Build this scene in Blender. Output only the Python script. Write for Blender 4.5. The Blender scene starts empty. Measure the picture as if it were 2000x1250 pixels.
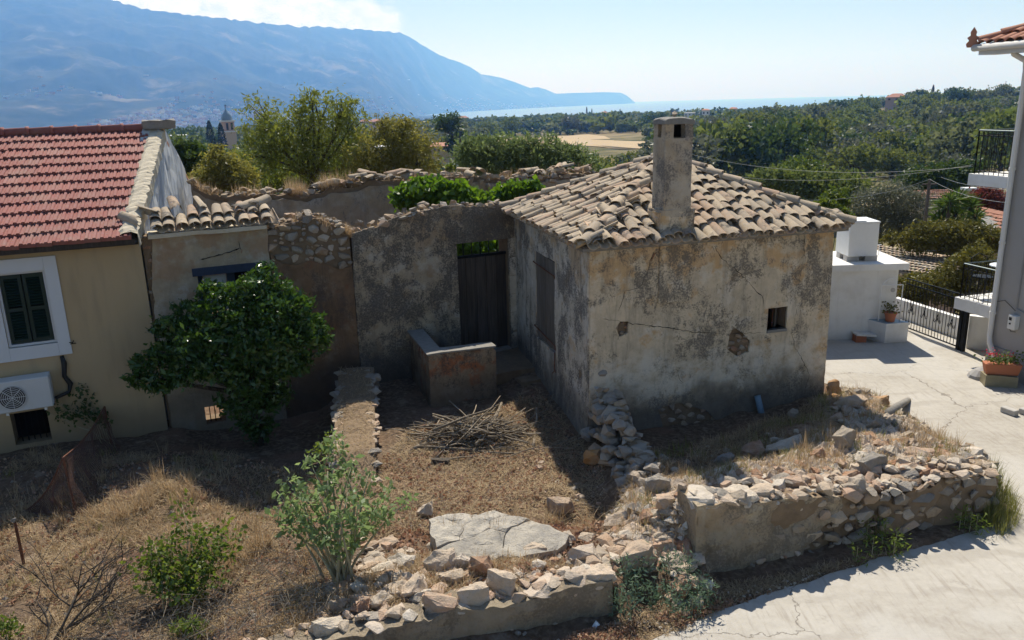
import bpy, bmesh, math, random
import numpy as np
from mathutils import Vector, Matrix, noise as mnoise
from mathutils.geometry import delaunay_2d_cdt
random.seed(7); rng = np.random.default_rng(7)
sc = bpy.context.scene; col = sc.collection
# ---------------------------------------------------------------- camera
FPX = 1560.0; PITCH = math.radians(15.3); ROLL = math.radians(1.6); CAMZ = 5.5
cam_d = bpy.data.cameras.new('camera'); cam = bpy.data.objects.new('camera', cam_d); col.objects.link(cam)
cam_d.sensor_width = 36.0; cam_d.lens = 36.0*FPX/2000.0; cam_d.clip_start = 0.1; cam_d.clip_end = 90000
_r0 = Vector((1,0,0)); _f = Vector((0,math.cos(PITCH),-math.sin(PITCH))); _u0 = _r0.cross(_f)
_R = _r0*math.cos(ROLL)-_u0*math.sin(ROLL); _U = _r0*math.sin(ROLL)+_u0*math.cos(ROLL)
cam.matrix_world = Matrix(((_R.x,_U.x,-_f.x,0),(_R.y,_U.y,-_f.y,0),(_R.z,_U.z,-_f.z,CAMZ),(0,0,0,1)))
sc.camera = cam
# ---------------------------------------------------------------- light
SUN_EL = math.radians(53); SUN_AZ = math.radians(-3)          # azimuth from +Y towards +X
sun_dir = Vector((math.sin(SUN_AZ)*math.cos(SUN_EL), math.cos(SUN_AZ)*math.cos(SUN_EL), math.sin(SUN_EL)))
sd = bpy.data.lights.new('sun','SUN'); sd.energy = 5.0; sd.angle = math.radians(0.53); sd.color = (1.0,0.975,0.95)
so = bpy.data.objects.new('sun', sd); col.objects.link(so); so.rotation_euler = sun_dir.to_track_quat('Z','Y').to_euler()
world = bpy.data.worlds.new('World'); sc.world = world; world.use_nodes = True
SKY_STRENGTH = 0.074
sc.view_settings.view_transform = 'Standard'; sc.view_settings.look = 'None'
sc.view_settings.exposure = 0.34; sc.view_settings.gamma = 1.0; sc.view_settings.use_curve_mapping = False
sc.cycles.max_bounces = 4; sc.cycles.diffuse_bounces = 2; sc.cycles.transparent_max_bounces = 6; sc.cycles.volume_bounces = 1
sc.cycles.caustics_reflective = False; sc.cycles.caustics_refractive = False

# ---------------------------------------------------------------- node helper
class NT:
    def __init__(s, tree): s.t = tree; s.n = tree.nodes; s.l = tree.links
    def node(s, typ, ins=None, **kw):
        n = s.n.new(typ)
        for k,v in kw.items(): setattr(n,k,v)
        for k,v in (ins or {}).items(): s.put(n.inputs[k], v)
        return n
    def put(s, sock, v):
        if hasattr(v,'links') or isinstance(v, bpy.types.NodeSocket): s.l.new(v, sock)
        else:
            if hasattr(sock.default_value,'__len__') and not hasattr(v,'__len__'): v=[v]*len(sock.default_value)
            if hasattr(sock.default_value,'__len__') and len(v)==3 and len(sock.default_value)==4: v=(*v,1)
            sock.default_value = v
    def obj(s): return s.node('ShaderNodeTexCoord').outputs['Object']
    def geo(s): return s.node('ShaderNodeNewGeometry').outputs['Position']
    def rnd(s): return s.node('ShaderNodeObjectInfo').outputs['Random']
    def isl(s): return s.node('ShaderNodeNewGeometry').outputs['Random Per Island']
    def scale(s, vec, v): 
        return s.node('ShaderNodeVectorMath',{0:vec,1:v},operation='MULTIPLY').outputs[0]
    def vadd(s, vec, v): return s.node('ShaderNodeVectorMath',{0:vec,1:v},operation='ADD').outputs[0]
    def xyz(s, vec): return s.node('ShaderNodeSeparateXYZ',{0:vec}).outputs
    def noise(s, vec, scale, detail=4, rough=.55, dist=0):
        return s.node('ShaderNodeTexNoise',{'Vector':vec,'Scale':scale,'Detail':detail,'Roughness':rough,'Distortion':dist}).outputs['Fac']
    def vor(s, vec, scale, feature='F1', out='Distance', rand=1):
        return s.node('ShaderNodeTexVoronoi',{'Vector':vec,'Scale':scale,'Randomness':rand},feature=feature).outputs[out]
    def m(s, op, a, b=0.0, clamp=False):
        return s.node('ShaderNodeMath',{0:a,1:b},operation=op,use_clamp=clamp).outputs[0]
    def step(s, v, lo, hi):
        return s.node('ShaderNodeMapRange',{'Value':v,'From Min':lo,'From Max':hi},interpolation_type='SMOOTHSTEP').outputs[0]
    def mix(s, f, a, b, mode='MIX'):
        n = s.node('ShaderNodeMix',data_type='RGBA',blend_type=mode); s.put(n.inputs[0],f); s.put(n.inputs[6],a); s.put(n.inputs[7],b); return n.outputs[2]
    def ramp(s, f, stops):
        n = s.node('ShaderNodeValToRGB'); s.put(n.inputs[0], f); cr = n.color_ramp
        while len(cr.elements) < len(stops): cr.elements.new(.5)
        for e,(p,c) in zip(cr.elements, stops): e.position = p; e.color = (*c,1)
        return n.outputs[0]
    def bump(s, h, strength=.5, dist=.02):
        return s.node('ShaderNodeBump',{'Height':h,'Strength':strength,'Distance':dist}).outputs[0]
    def hsv(s, c, h=.5, sat=1.0, v=1.0):
        return s.node('ShaderNodeHueSaturation',{'Hue':h,'Saturation':sat,'Value':v,'Color':c}).outputs[0]
MATS = {}
def mat(name, fn, rough=.85, spec=.3):
    m = bpy.data.materials.new(name); m.use_nodes = True; t = NT(m.node_tree)
    b = m.node_tree.nodes['Principled BSDF']; b.inputs['Roughness'].default_value = rough
    if 'Specular IOR Level' in b.inputs: b.inputs['Specular IOR Level'].default_value = spec
    r = fn(t, b)
    if r is not None: t.put(b.inputs['Base Color'], r)
    MATS[name] = m; return m
def plain(name, c, rough=.6, var=.12, sc_=8.0, metal=0.0, spec=.35, bump=.0):
    def fn(t,b):
        b.inputs['Metallic'].default_value = metal
        o = t.obj(); n = t.noise(o, sc_, 5, .6)
        if bump: t.put(b.inputs['Normal'], t.bump(t.noise(o, sc_*6, 4), bump, .01))
        return t.mix(n, [x*(1-var) for x in c], [min(1,x*(1+var)) for x in c])
    return mat(name, fn, rough, spec)

# ---------------------------------------------------------------- sky with the cloud cap over the summit
def build_world():
    t = NT(world.node_tree); nodes = world.node_tree.nodes
    bg = nodes['Background']
    sky = t.node('ShaderNodeTexSky', sky_type='NISHITA'); sky.sun_disc = False
    sky.sun_elevation = SUN_EL; sky.sun_rotation = SUN_AZ; sky.altitude = 50; sky.air_density = 1.0; sky.dust_density = 0.6; sky.ozone_density = 1.2
    d = t.node('ShaderNodeTexCoord').outputs['Generated']
    x,y,z = t.xyz(d)
    az = t.m('ARCTAN2', x, y)                                     # radians, 0 = +Y
    el = t.m('ARCSINE', z)
    # cloud axis: elevation falls from left to right along the ridge
    axis = t.m('ADD', t.m('MULTIPLY', az, -0.16), 0.071)
    v = t.node('ShaderNodeCombineXYZ', {0:t.m('MULTIPLY',az,1.0),1:t.m('MULTIPLY',el,1.7),2:0.37}).outputs[0]
    n1 = t.noise(v, 22, 8, .66, .5); n2 = t.noise(v, 60, 5, .6)
    below = t.step(t.m('SUBTRACT', el, axis), -.06, -.025)
    above = t.m('SUBTRACT', 1.0, t.step(t.m('SUBTRACT', el, axis), .0, .06))
    left = t.step(az, -.75, -.52); right = t.m('SUBTRACT', 1.0, t.step(az, -.15, -.075))
    msk = t.m('MULTIPLY', t.m('MULTIPLY', below, above), t.m('MULTIPLY', left, right))
    nn = t.m('ADD', t.m('MULTIPLY', n1, .8), t.m('MULTIPLY', n2, .2))
    dens = t.step(t.m('ADD', nn, t.m('MULTIPLY', t.m('SUBTRACT', msk, 1.0), .55)), .25, .47)
    shade = t.noise(v, 34, 6, .6)
    cc = t.ramp(shade, [(.3,(8.4,9.3,10.2)),(.62,(11.6,11.7,11.8))])
    t.put(bg.inputs['Color'], t.mix(dens, sky.outputs[0], cc)); bg.inputs['Strength'].default_value = SKY_STRENGTH
build_world()

# ---------------------------------------------------------------- object helpers
def link(o, parent=None):
    col.objects.link(o)
    if parent is not None: o.parent = parent
    return o
def tag(o, label=None, cat=None, group=None, kind=None):
    if label: o['label'] = label
    if cat: o['category'] = cat
    if group: o['group'] = group
    if kind: o['kind'] = kind
    return o
def empty(name, loc=(0,0,0)):
    # things are built in world space: the empty stays at the origin unless the thing is copied
    o = bpy.data.objects.new(name, None); o.empty_display_size = .2; col.objects.link(o); o.location = loc; return o
def mkmesh(name, V, Fs, m=None, smooth=False):
    me = bpy.data.meshes.new(name)
    if isinstance(Fs, np.ndarray):
        V = np.asarray(V, dtype=np.float32); nf, k = Fs.shape
        me.vertices.add(len(V)); me.vertices.foreach_set('co', V.ravel())
        me.loops.add(nf*k); me.loops.foreach_set('vertex_index', Fs.astype(np.int32).ravel())
        me.polygons.add(nf); me.polygons.foreach_set('loop_start', np.arange(0, nf*k, k, dtype=np.int32))
        me.update(calc_edges=True)
    else:
        me.from_pydata([tuple(v) for v in V], [], Fs); me.update()
    if smooth: me.polygons.foreach_set('use_smooth', [True]*len(me.polygons))
    if m is not None: me.materials.append(MATS[m] if isinstance(m,str) else m)
    return me
def mo(name, V, Fs, m, parent=None, smooth=False):
    return link(bpy.data.objects.new(name, mkmesh(name, V, Fs, m, smooth)), parent)
class MB:
    """collects simple solids into one mesh"""
    def __init__(s): s.v=[]; s.f=[]
    def add(s, V, Fs):
        o=len(s.v); s.v += [tuple(v) for v in V]; s.f += [tuple(i+o for i in f) for f in Fs]; return s
    def box(s, c, size, rot=None, bev=0):
        hx,hy,hz=[k/2 for k in size]; R = rot or Matrix.Identity(3); c=Vector(c)
        V=[c+R@Vector((sx*hx,sy*hy,sz*hz)) for sz in(-1,1) for sy in(-1,1) for sx in(-1,1)]
        return s.add(V,[(0,2,3,1),(4,5,7,6),(0,1,5,4),(2,6,7,3),(0,4,6,2),(1,3,7,5)])
    def prism(s, poly, d):
        """poly: list of 3D points, extruded by d"""
        n=len(poly); d=Vector(d); P=[Vector(p) for p in poly]; V=P+[p+d for p in P]
        F=[tuple(range(n-1,-1,-1)),tuple(range(n,2*n))]+[(i,(i+1)%n,n+(i+1)%n,n+i) for i in range(n)]
        return s.add(V,F)
    def tube(s, pts, rad, seg=8, cap=True):
        P=[Vector(p) for p in pts]; n=len(P); rad = rad if hasattr(rad,'__len__') else [rad]*n
        V=[]; prev=None
        for i,p in enumerate(P):
            t=(P[min(i+1,n-1)]-P[max(i-1,0)])
            t = t.normalized() if t.length>1e-9 else Vector((0,0,1))
            a = Vector((0,0,1)) if abs(t.z)<.9 else Vector((1,0,0))
            if prev is not None: a=prev
            u=(a-t*a.dot(t)); u = u.normalized() if u.length>1e-6 else t.orthogonal().normalized()
            prev=u; w=t.cross(u)
            for k in range(seg):
                ang=2*math.pi*k/seg; V.append(p+(u*math.cos(ang)+w*math.sin(ang))*rad[i])
        F=[(i*seg+k,i*seg+(k+1)%seg,(i+1)*seg+(k+1)%seg,(i+1)*seg+k) for i in range(n-1) for k in range(seg)]
        if cap: F+= [tuple(range(seg-1,-1,-1)), tuple(range((n-1)*seg,n*seg))]
        return s.add(V,F)
    def lathe(s, prof, c=(0,0,0), seg=16):
        c=Vector(c); V=[]; n=len(prof)
        for r,z in prof:
            for k in range(seg):
                a=2*math.pi*k/seg; V.append(c+Vector((r*math.cos(a),r*math.sin(a),z)))
        F=[(i*seg+k,i*seg+(k+1)%seg,(i+1)*seg+(k+1)%seg,(i+1)*seg+k) for i in range(n-1) for k in range(seg)]
        F+=[tuple(range(seg-1,-1,-1)),tuple(range((n-1)*seg,n*seg))]
        return s.add(V,F)
    def build(s, name, m, parent=None, smooth=False, bevel=0.0):
        o = mo(name, s.v, s.f, m, parent, smooth)
        if bevel:
            b=bmesh.new(); b.from_mesh(o.data); bmesh.ops.remove_doubles(b, verts=b.verts, dist=1e-5)
            bmesh.ops.bevel(b, geom=list(b.edges), offset=bevel, segments=1, affect='EDGES', clamp_overlap=True); b.to_mesh(o.data); b.free()
        return o
def rotz(a): return Matrix.Rotation(a,3,'Z')
def frame(x, z=None):
    """rotation with local X along x, local Z close to z"""
    x=Vector(x).normalized(); z=Vector(z or (0,0,1)); y=z.cross(x).normalized(); z=x.cross(y)
    return Matrix((x,y,z)).transposed()
def nz(x,y=0.0,z=0.0): return mnoise.noise((x,y,z))
def fbm(x,y,z=0.0,o=4): return mnoise.fractal((x,y,z), 1.0, 2.0, o)

# pixel of the photograph -> viewing ray; used while laying out to find where things stand on the ground or on a wall
def ray(px,py): return _f+_R*((px-1000)/FPX)-_U*((py-625)/FPX)
def atz(px,py,z):
    d=ray(px,py); k=(z-CAMZ)/d.z; return Vector((d.x*k,d.y*k,z))
def aty(px,py,Y):
    d=ray(px,py); k=Y/d.y; return Vector((d.x*k,Y,CAMZ+d.z*k))
def atr(px,py,r):
    d=ray(px,py); k=r/math.hypot(d.x,d.y); return Vector((d.x*k,d.y*k,CAMZ+d.z*k))
def project(p):
    v=Vector(p)-Vector((0,0,CAMZ)); z=v.dot(_f); return (1000+FPX*v.dot(_R)/z, 625-FPX*v.dot(_U)/z)
# ================================================================= materials
def leafmat(name, c1, c2, trans=.35, rough=.5, spec=.3):
    m = bpy.data.materials.new(name); m.use_nodes = True; t = NT(m.node_tree)
    b = t.n['Principled BSDF']; out = t.n['Material Output']
    r = t.isl(); g = t.noise(t.geo(), 1.3, 3)
    c = t.mix(t.m('ADD', t.m('MULTIPLY', r, .65), t.m('MULTIPLY', g, .35)), c1, c2)
    t.put(b.inputs['Base Color'], c); b.inputs['Roughness'].default_value = rough; b.inputs['Specular IOR Level'].default_value = spec
    tr = t.node('ShaderNodeBsdfTranslucent', {'Color': t.hsv(c, .485, 1.15, 1.5)})
    mx = t.node('ShaderNodeMixShader', {0: trans, 1: b.outputs[0], 2: tr.outputs[0]})
    t.l.new(mx.outputs[0], out.inputs['Surface']); MATS[name] = m; return m
leafmat('leaf_citrus', (.022,.06,.014), (.085,.155,.032), .28, .28, .5)
leafmat('leaf_almond', (.11,.145,.035), (.21,.24,.06), .45)
leafmat('leaf_almond_brown', (.135,.145,.04), (.25,.24,.07), .45)
leafmat('leaf_dark', (.035,.065,.018), (.085,.125,.035), .3)
leafmat('leaf_hill', (.07,.105,.032), (.175,.205,.07), .38, .8, .05)
leafmat('leaf_hill_grey', (.085,.11,.055), (.18,.195,.10), .38, .8, .05)
leafmat('leaf_hill_bright', (.06,.10,.02), (.14,.18,.04), .3)
leafmat('leaf_fig', (.06,.13,.02), (.13,.22,.04), .42)
leafmat('leaf_willow', (.09,.135,.05), (.18,.23,.10), .4)
leafmat('leaf_olive', (.085,.10,.065), (.17,.18,.12), .25)
leafmat('leaf_hedge', (.08,.085,.02), (.17,.16,.04), .3)
leafmat('leaf_yucca', (.05,.09,.02), (.11,.17,.04), .3)
leafmat('leaf_shrub', (.12,.19,.08), (.26,.34,.155), .42)
leafmat('leaf_bush', (.07,.12,.03), (.17,.22,.05), .4)
leafmat('leaf_spurge', (.09,.15,.10), (.17,.23,.15), .3)
leafmat('leaf_cypress', (.012,.024,.012), (.028,.042,.02), .1)
leafmat('leaf_red', (.12,.04,.03), (.22,.09,.06), .35)
leafmat('petal_red', (.5,.02,.05), (.7,.08,.12), .3)
leafmat('grass_dry', (.20,.14,.07), (.60,.48,.31), .3, .8, .15)
leafmat('grass_green', (.14,.17,.05), (.30,.28,.10), .3, .8, .15)
leafmat('litter_red', (.26,.13,.085), (.50,.36,.24), .2, .8, .15)
def m_bark(t,b):
    o=t.obj(); n=t.noise(t.scale(o,(1,1,.25)),30,5); t.put(b.inputs['Normal'], t.bump(n,.6,.02))
    return t.ramp(n,[(.3,(.035,.027,.02)),(.7,(.12,.10,.08))])
mat('bark', m_bark, .9)
def m_drywood(t,b):
    o=t.obj(); n=t.noise(t.scale(o,(1,1,1)),22,5); r=t.rnd()
    c=t.ramp(n,[(.3,(.16,.115,.07)),(.7,(.36,.29,.20))])
    return t.hsv(c,.5,.85,t.m('ADD',t.m('MULTIPLY',r,.7),.55))
mat('dry_wood', m_drywood, .85)
def m_soil(t,b):
    p=t.geo(); n1=t.noise(p,.9,6,.6); n2=t.noise(p,14,5,.65); n3=t.noise(p,60,3)
    c=t.ramp(n2,[(.25,(.05,.034,.023)),(.5,(.155,.108,.072)),(.75,(.32,.235,.16))])
    red=t.mix(t.step(n1,.48,.66),c,t.mix(n3,(.12,.07,.048),(.30,.19,.125)))
    pale=t.mix(t.m('MULTIPLY',t.step(t.noise(p,3.1,5),.58,.7),.6),red,(.33,.26,.19))
    sx,sy,sz=t.xyz(p); dust=t.m('MULTIPLY',t.step(t.m('ADD',sz,t.m('MULTIPLY',n1,.25)),.32,.62),t.step(n2,.3,.55)); pale=t.mix(t.m('MULTIPLY',dust,.75),pale,t.mix(n3,(.36,.25,.165),(.54,.41,.29)))
    t.put(b.inputs['Normal'], t.bump(t.m('ADD',n2,t.m('MULTIPLY',n3,.5)),.9,.05)); return pale
mat('soil', m_soil, .95, .1)
def m_road(t,b):
    p=t.geo(); n1=t.noise(p,.55,5,.6); n2=t.noise(p,9,6,.65); n3=t.noise(p,80,3)
    c=t.ramp(t.m('ADD',t.m('MULTIPLY',n1,.6),t.m('MULTIPLY',n2,.4)),[(.32,(.33,.30,.255)),(.5,(.43,.40,.35)),(.7,(.51,.48,.43))])
    # brushed wheel marks along the lane and cracks
    w=t.noise(t.scale(p,(7,.7,1)),2.2,5,.6); c=t.mix(t.m('MULTIPLY',t.step(w,.5,.72),.5),c,(.27,.235,.19)); wv=t.node('ShaderNodeTexWave',{'Vector':p,'Scale':.5,'Distortion':6.0,'Detail':4.0,'Detail Scale':1.5},wave_type='RINGS').outputs['Fac']; c=t.mix(t.m('MULTIPLY',t.step(wv,.75,.98),t.m('MULTIPLY',t.step(n1,.45,.6),.3)),c,(.25,.22,.18))
    cr=t.vor(t.vadd(p,t.node('ShaderNodeCombineXYZ',{0:t.m('MULTIPLY',t.noise(p,3,4),.5),1:t.m('MULTIPLY',t.noise(t.vadd(p,(9,3,1)),3,4),.5)}).outputs[0]),.23,'DISTANCE_TO_EDGE')
    line=t.m('SUBTRACT',1.0,t.step(cr,.0006,.0022)); c=t.mix(t.m('MULTIPLY',line,.6),c,(.12,.10,.08))
    st=t.step(t.noise(t.vadd(p,(3,7,0)),1.7,6,.7),.6,.72); c=t.mix(t.m('MULTIPLY',st,.55),c,(.24,.21,.17)); pt=t.step(t.noise(t.vadd(p,(13,2,0)),.35,3,.5),.52,.56); c=t.mix(t.m('MULTIPLY',pt,.45),c,(.50,.48,.44)); fine=t.step(t.noise(p,26,6,.75),.55,.75); c=t.mix(t.m('MULTIPLY',fine,.35),c,(.30,.26,.21))
    t.put(b.inputs['Normal'], t.bump(t.m('ADD',n2,t.m('SUBTRACT',n3,line)),.5,.012)); return c
mat('concrete_road', m_road, .85, .25)
def plaster(name, base, dark, pale, ochre, dk=.5, streak=.0, ztop=3.3, och=.5, damp=.9, bs=.55):
    def fn(t,b):
        p=t.geo(); x,y,z=t.xyz(p)
        n1=t.noise(p,1.1,6,.62,.3); n2=t.noise(t.vadd(p,(5,2,9)),4.2,7,.7); n3=t.noise(p,34,4,.7); n4=t.noise(t.vadd(p,(1,8,3)),.55,3)
        c=t.mix(t.step(n2,.3,.7),[k*.82 for k in base],[k*1.12 for k in base])
        c=t.mix(t.m('MULTIPLY',t.step(t.noise(t.vadd(p,(11,4,2)),2.0,5,.65),.52,.62),.55),c,pale)
        topm=t.step(z,ztop-1.1,ztop-.25)
        om=t.m('MULTIPLY',t.step(t.m('ADD',t.noise(t.vadd(p,(3,13,6)),2.6,5,.6),t.m('MULTIPLY',topm,.13)),.575,.69),och)
        c=t.mix(om,c,ochre)
        n5=t.noise(t.vadd(p,(7,1,5)),2.3,8,.72,.6); n6=t.noise(t.scale(t.vadd(p,(2,2,2)),(1,1,.45)),7.5,7,.75)
        dm=t.step(t.m('ADD',t.m('ADD',t.m('MULTIPLY',n1,.40),t.m('MULTIPLY',n5,.36)),t.m('ADD',t.m('MULTIPLY',n6,.24),t.m('MULTIPLY',t.m('SUBTRACT',n3,.5),.22))),dk-.025,dk+.055)
        dm=t.m('MULTIPLY',dm,t.m('ADD',.55,t.m('MULTIPLY',t.step(n3,.35,.6),.45))); c=t.mix(t.m('MULTIPLY',dm,.92),c,t.mix(n3,dark,[k*2.3 for k in dark]))
        if streak:
            s=t.noise(t.scale(p,(2.6,2.6,.30)),1.6,7,.7,.5); s2=t.noise(t.scale(p,(9,9,1.6)),1.5,6,.7)
            sm=t.step(t.m('ADD',t.m('MULTIPLY',s,.75),t.m('MULTIPLY',s2,.25)),.50,.62); c=t.mix(t.m('MULTIPLY',sm,streak),c,t.mix(s2,dark,[k*2.2 for k in dark]))
        if damp>.85:
            bz=t.m('ADD',z,t.m('MULTIPLY',t.m('SUBTRACT',n1,.5),.9)); band=t.m('MULTIPLY',t.step(bz,.55,.85),t.m('SUBTRACT',1.0,t.step(bz,1.15,1.5))); c=t.mix(t.m('MULTIPLY',t.m('MULTIPLY',band,t.step(n2,.36,.6)),.75),c,pale)
        if damp:
            dz=t.m('SUBTRACT',1.0,t.step(t.m('ADD',z,t.m('MULTIPLY',t.m('SUBTRACT',n1,.5),1.6)),.35,1.0))
            c=t.mix(t.m('MULTIPLY',dz,damp),c,t.mix(n2,dark,[k*2.2 for k in dark]))
        sp=t.step(n3,.62,.72); c=t.mix(t.m('MULTIPLY',sp,.35),c,[k*.5 for k in base])
        t.put(b.inputs['Normal'], t.bump(t.m('ADD',t.m('MULTIPLY',n2,1.0),t.m('MULTIPLY',n3,.5)),bs,.035)); return c
    return mat(name, fn, .93, .12)
plaster('plaster_front', (.63,.52,.37), (.085,.075,.062), (.71,.64,.53), (.54,.30,.10), .512, .35, 3.3, .58, .9)
plaster('plaster_side', (.58,.51,.41), (.07,.064,.058), (.68,.63,.56), (.46,.27,.10), .50, .65, 3.3, .45, .75)
plaster('plaster_ruin', (.43,.345,.24), (.055,.05,.045), (.50,.45,.37), (.30,.185,.09), .465, .25, 3.3, .5, .8)
plaster('plaster_left_ruin', (.41,.335,.235), (.075,.065,.055), (.50,.46,.40), (.34,.19,.10), .6, .15, 3.3, .5, .6)
plaster('plaster_red', (.23,.145,.085), (.06,.045,.035), (.30,.23,.16), (.25,.11,.055), .52, .5, 3.3, .7, .8)
plaster('plaster_rear', (.36,.31,.24), (.09,.085,.08), (.40,.37,.32), (.30,.21,.12), .55, .3, 3.3, .4, .0)
plaster('plaster_parapet', (.30,.225,.15), (.05,.042,.035), (.40,.34,.27), (.33,.12,.05), .5, .2, 1.3, .9, .6)
plaster('plaster_lowwall', (.47,.385,.265), (.11,.092,.07), (.50,.43,.33), (.40,.26,.15), .485, .1, 1.1, .4, .5, 1.0)
plaster('chimney_plaster', (.48,.40,.30), (.085,.077,.07), (.46,.41,.34), (.42,.29,.16), .50, .2, 5.2, .4, .0)
def m_yellow(t,b):
    p=t.geo(); n=t.noise(p,90,3); n1=t.noise(p,.8,4); t.put(b.inputs['Normal'], t.bump(n,.35,.01))
    s=t.noise(t.scale(p,(3,3,.4)),1.5,5)
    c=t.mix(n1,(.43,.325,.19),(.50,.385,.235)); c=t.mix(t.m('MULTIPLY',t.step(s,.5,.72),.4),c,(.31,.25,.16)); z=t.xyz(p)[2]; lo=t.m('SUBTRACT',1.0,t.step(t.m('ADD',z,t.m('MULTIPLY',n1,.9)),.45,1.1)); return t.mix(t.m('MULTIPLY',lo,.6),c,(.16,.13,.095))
mat('plaster_yellow', m_yellow, .9, .15)
def m_white(t,b):
    p=t.geo(); n1=t.noise(p,2.2,6,.65); n2=t.noise(p,60,3); z=t.xyz(p)[2]
    t.put(b.inputs['Normal'], t.bump(t.m('ADD',n2,n1),.25,.01))
    c=t.mix(t.step(n1,.4,.75),(.78,.77,.74),(.66,.64,.60)); s_=t.noise(t.scale(p,(6,6,.5)),1.4,6,.65); c=t.mix(t.m('MULTIPLY',t.step(s_,.55,.75),.35),c,(.50,.48,.44))
    d=t.m('SUBTRACT',1.0,t.step(t.m('ADD',z,t.m('MULTIPLY',n1,.3)),.12,.3)); return t.mix(t.m('MULTIPLY',d,.4),c,(.45,.41,.35))
mat('whitewash', m_white, .85, .2)
def m_gablewash(t,b):
    p=t.geo(); n1=t.noise(t.scale(p,(1.5,1.5,.45)),2.4,6,.65); n2=t.noise(p,22,5)
    c=t.mix(t.step(n1,.42,.6),(.62,.63,.62),(.36,.38,.41)); return t.mix(t.m('MULTIPLY',t.step(n2,.55,.7),.4),c,(.44,.42,.38))
mat('gable_whitewash', m_gablewash, .9, .15)
plain('grey_render', (.36,.345,.33), .9, .06, 3, bump=.15)
plain('grey_trim', (.30,.29,.28), .8, .06)
plain('mortar_cream', (.55,.48,.36), .95, .25, 6, bump=.8)
plain('mortar_earth', (.21,.15,.095), .97, .45, 7, bump=1.0)
plain('mortar_grey', (.25,.235,.21), .97, .4, 9, bump=1.0)
def rockmat(name, cols, lich=.4):
    def fn(t,b):
        o=t.geo(); r=t.rnd(); ri=t.isl(); n=t.noise(o,7,7,.65); n2=t.noise(o,42,5,.7); g=t.noise(t.vadd(o,(3,1,8)),2.6,6,.7)
        k=t.m('FRACT',t.m('ADD',t.m('MULTIPLY',r,7.3),t.m('MULTIPLY',ri,5.1)))
        base=t.ramp(k,[(i/(len(cols)-1),c) for i,c in enumerate(cols)])
        c=t.mix(t.step(n,.35,.68),base,t.mix(.5,base,(.42,.36,.28)))
        c=t.mix(t.m('MULTIPLY',t.step(g,.55,.66),lich),c,(.15,.145,.135))
        c=t.mix(t.m('MULTIPLY',t.step(n2,.58,.7),.5),c,[.12,.1,.08])
        t.put(b.inputs['Normal'], t.bump(t.m('ADD',n,t.m('MULTIPLY',n2,.6)),.9,.04)); return c
    return mat(name, fn, .92, .15)
rockmat('limestone', [(.52,.41,.30),(.56,.47,.37),(.47,.31,.20),(.42,.37,.31),(.54,.38,.27),(.50,.34,.24)], .22)
rockmat('limestone_grey', [(.25,.235,.215),(.36,.32,.27),(.22,.21,.20),(.42,.34,.26),(.32,.28,.23)], .5)
rockmat('limestone_pale', [(.62,.53,.42),(.66,.59,.50),(.58,.45,.34),(.62,.50,.38)], .12)
rockmat('rock_red', [(.36,.19,.11),(.40,.24,.15),(.33,.17,.10)], .15)
rockmat('rock_orange', [(.50,.26,.10),(.46,.24,.10),(.48,.30,.16)], .12)
rockmat('rubble_wall', [(.30,.23,.16),(.40,.31,.21),(.25,.21,.17),(.44,.32,.21),(.36,.25,.17)], .35)
def m_barrel(t,b):
    r=t.rnd(); ri=t.isl(); p=t.geo(); k=t.m('FRACT',t.m('ADD',t.m('MULTIPLY',r,9.7),t.m('MULTIPLY',ri,6.1))); n=t.noise(p,9,6,.65); n2=t.noise(p,50,4,.7); g=t.noise(t.vadd(p,(2,7,4)),3.4,6,.75)
    base=t.ramp(k,[(0,(.45,.355,.25)),(.35,(.52,.415,.29)),(.6,(.37,.30,.22)),(.85,(.48,.345,.235)),(1,(.43,.29,.20))])
    c=t.mix(t.step(n,.35,.7),base,t.mix(.55,base,(.30,.27,.225)))
    c=t.mix(t.m('MULTIPLY',t.step(g,.54,.64),.8),c,(.095,.09,.085))
    c=t.mix(t.m('MULTIPLY',t.step(n2,.6,.72),.55),c,(.13,.12,.105))
    t.put(b.inputs['Normal'], t.bump(t.m('ADD',n,t.m('MULTIPLY',n2,.5)),.5,.015)); return c
mat('barrel_tile', m_barrel, .92, .15)
def m_mars(t,b):
    r=t.rnd(); p=t.geo(); n=t.noise(p,12,5); g=t.noise(t.vadd(p,(2,7,4)),2.0,5,.7)
    base=t.ramp(r,[(0,(.27,.095,.08)),(.5,(.315,.12,.10)),(.85,(.26,.10,.085)),(1,(.34,.16,.135))])
    c=t.mix(t.step(n,.4,.75),base,[.30,.145,.125]); c=t.mix(t.m('MULTIPLY',t.step(g,.48,.66),.55),c,(.30,.19,.155)); c=t.mix(t.m('MULTIPLY',t.step(t.noise(t.vadd(p,(4,4,4)),5,6,.7),.56,.7),.4),c,(.17,.115,.09)); 
    t.put(b.inputs['Normal'], t.bump(n,.2,.006)); return c
mat('red_tile', m_mars, .8, .25)
def m_redroof(t,b):
    p=t.geo(); n=t.noise(p,2.5,5); return t.mix(n,(.36,.15,.095),(.46,.25,.17))
mat('roof_terracotta', m_redroof, .85, .2)
def m_wood(t,b):
    p=t.geo(); n=t.noise(t.scale(p,(14,14,.8)),2.2,6,.65); r=t.rnd(); t.put(b.inputs['Normal'], t.bump(n,.5,.008))
    c=t.ramp(n,[(.25,(.035,.028,.022)),(.75,(.115,.09,.07))]); return t.hsv(c,.5,.9,t.m('ADD',t.m('MULTIPLY',r,.5),.75))
mat('old_wood', m_wood, .85, .2)
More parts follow.
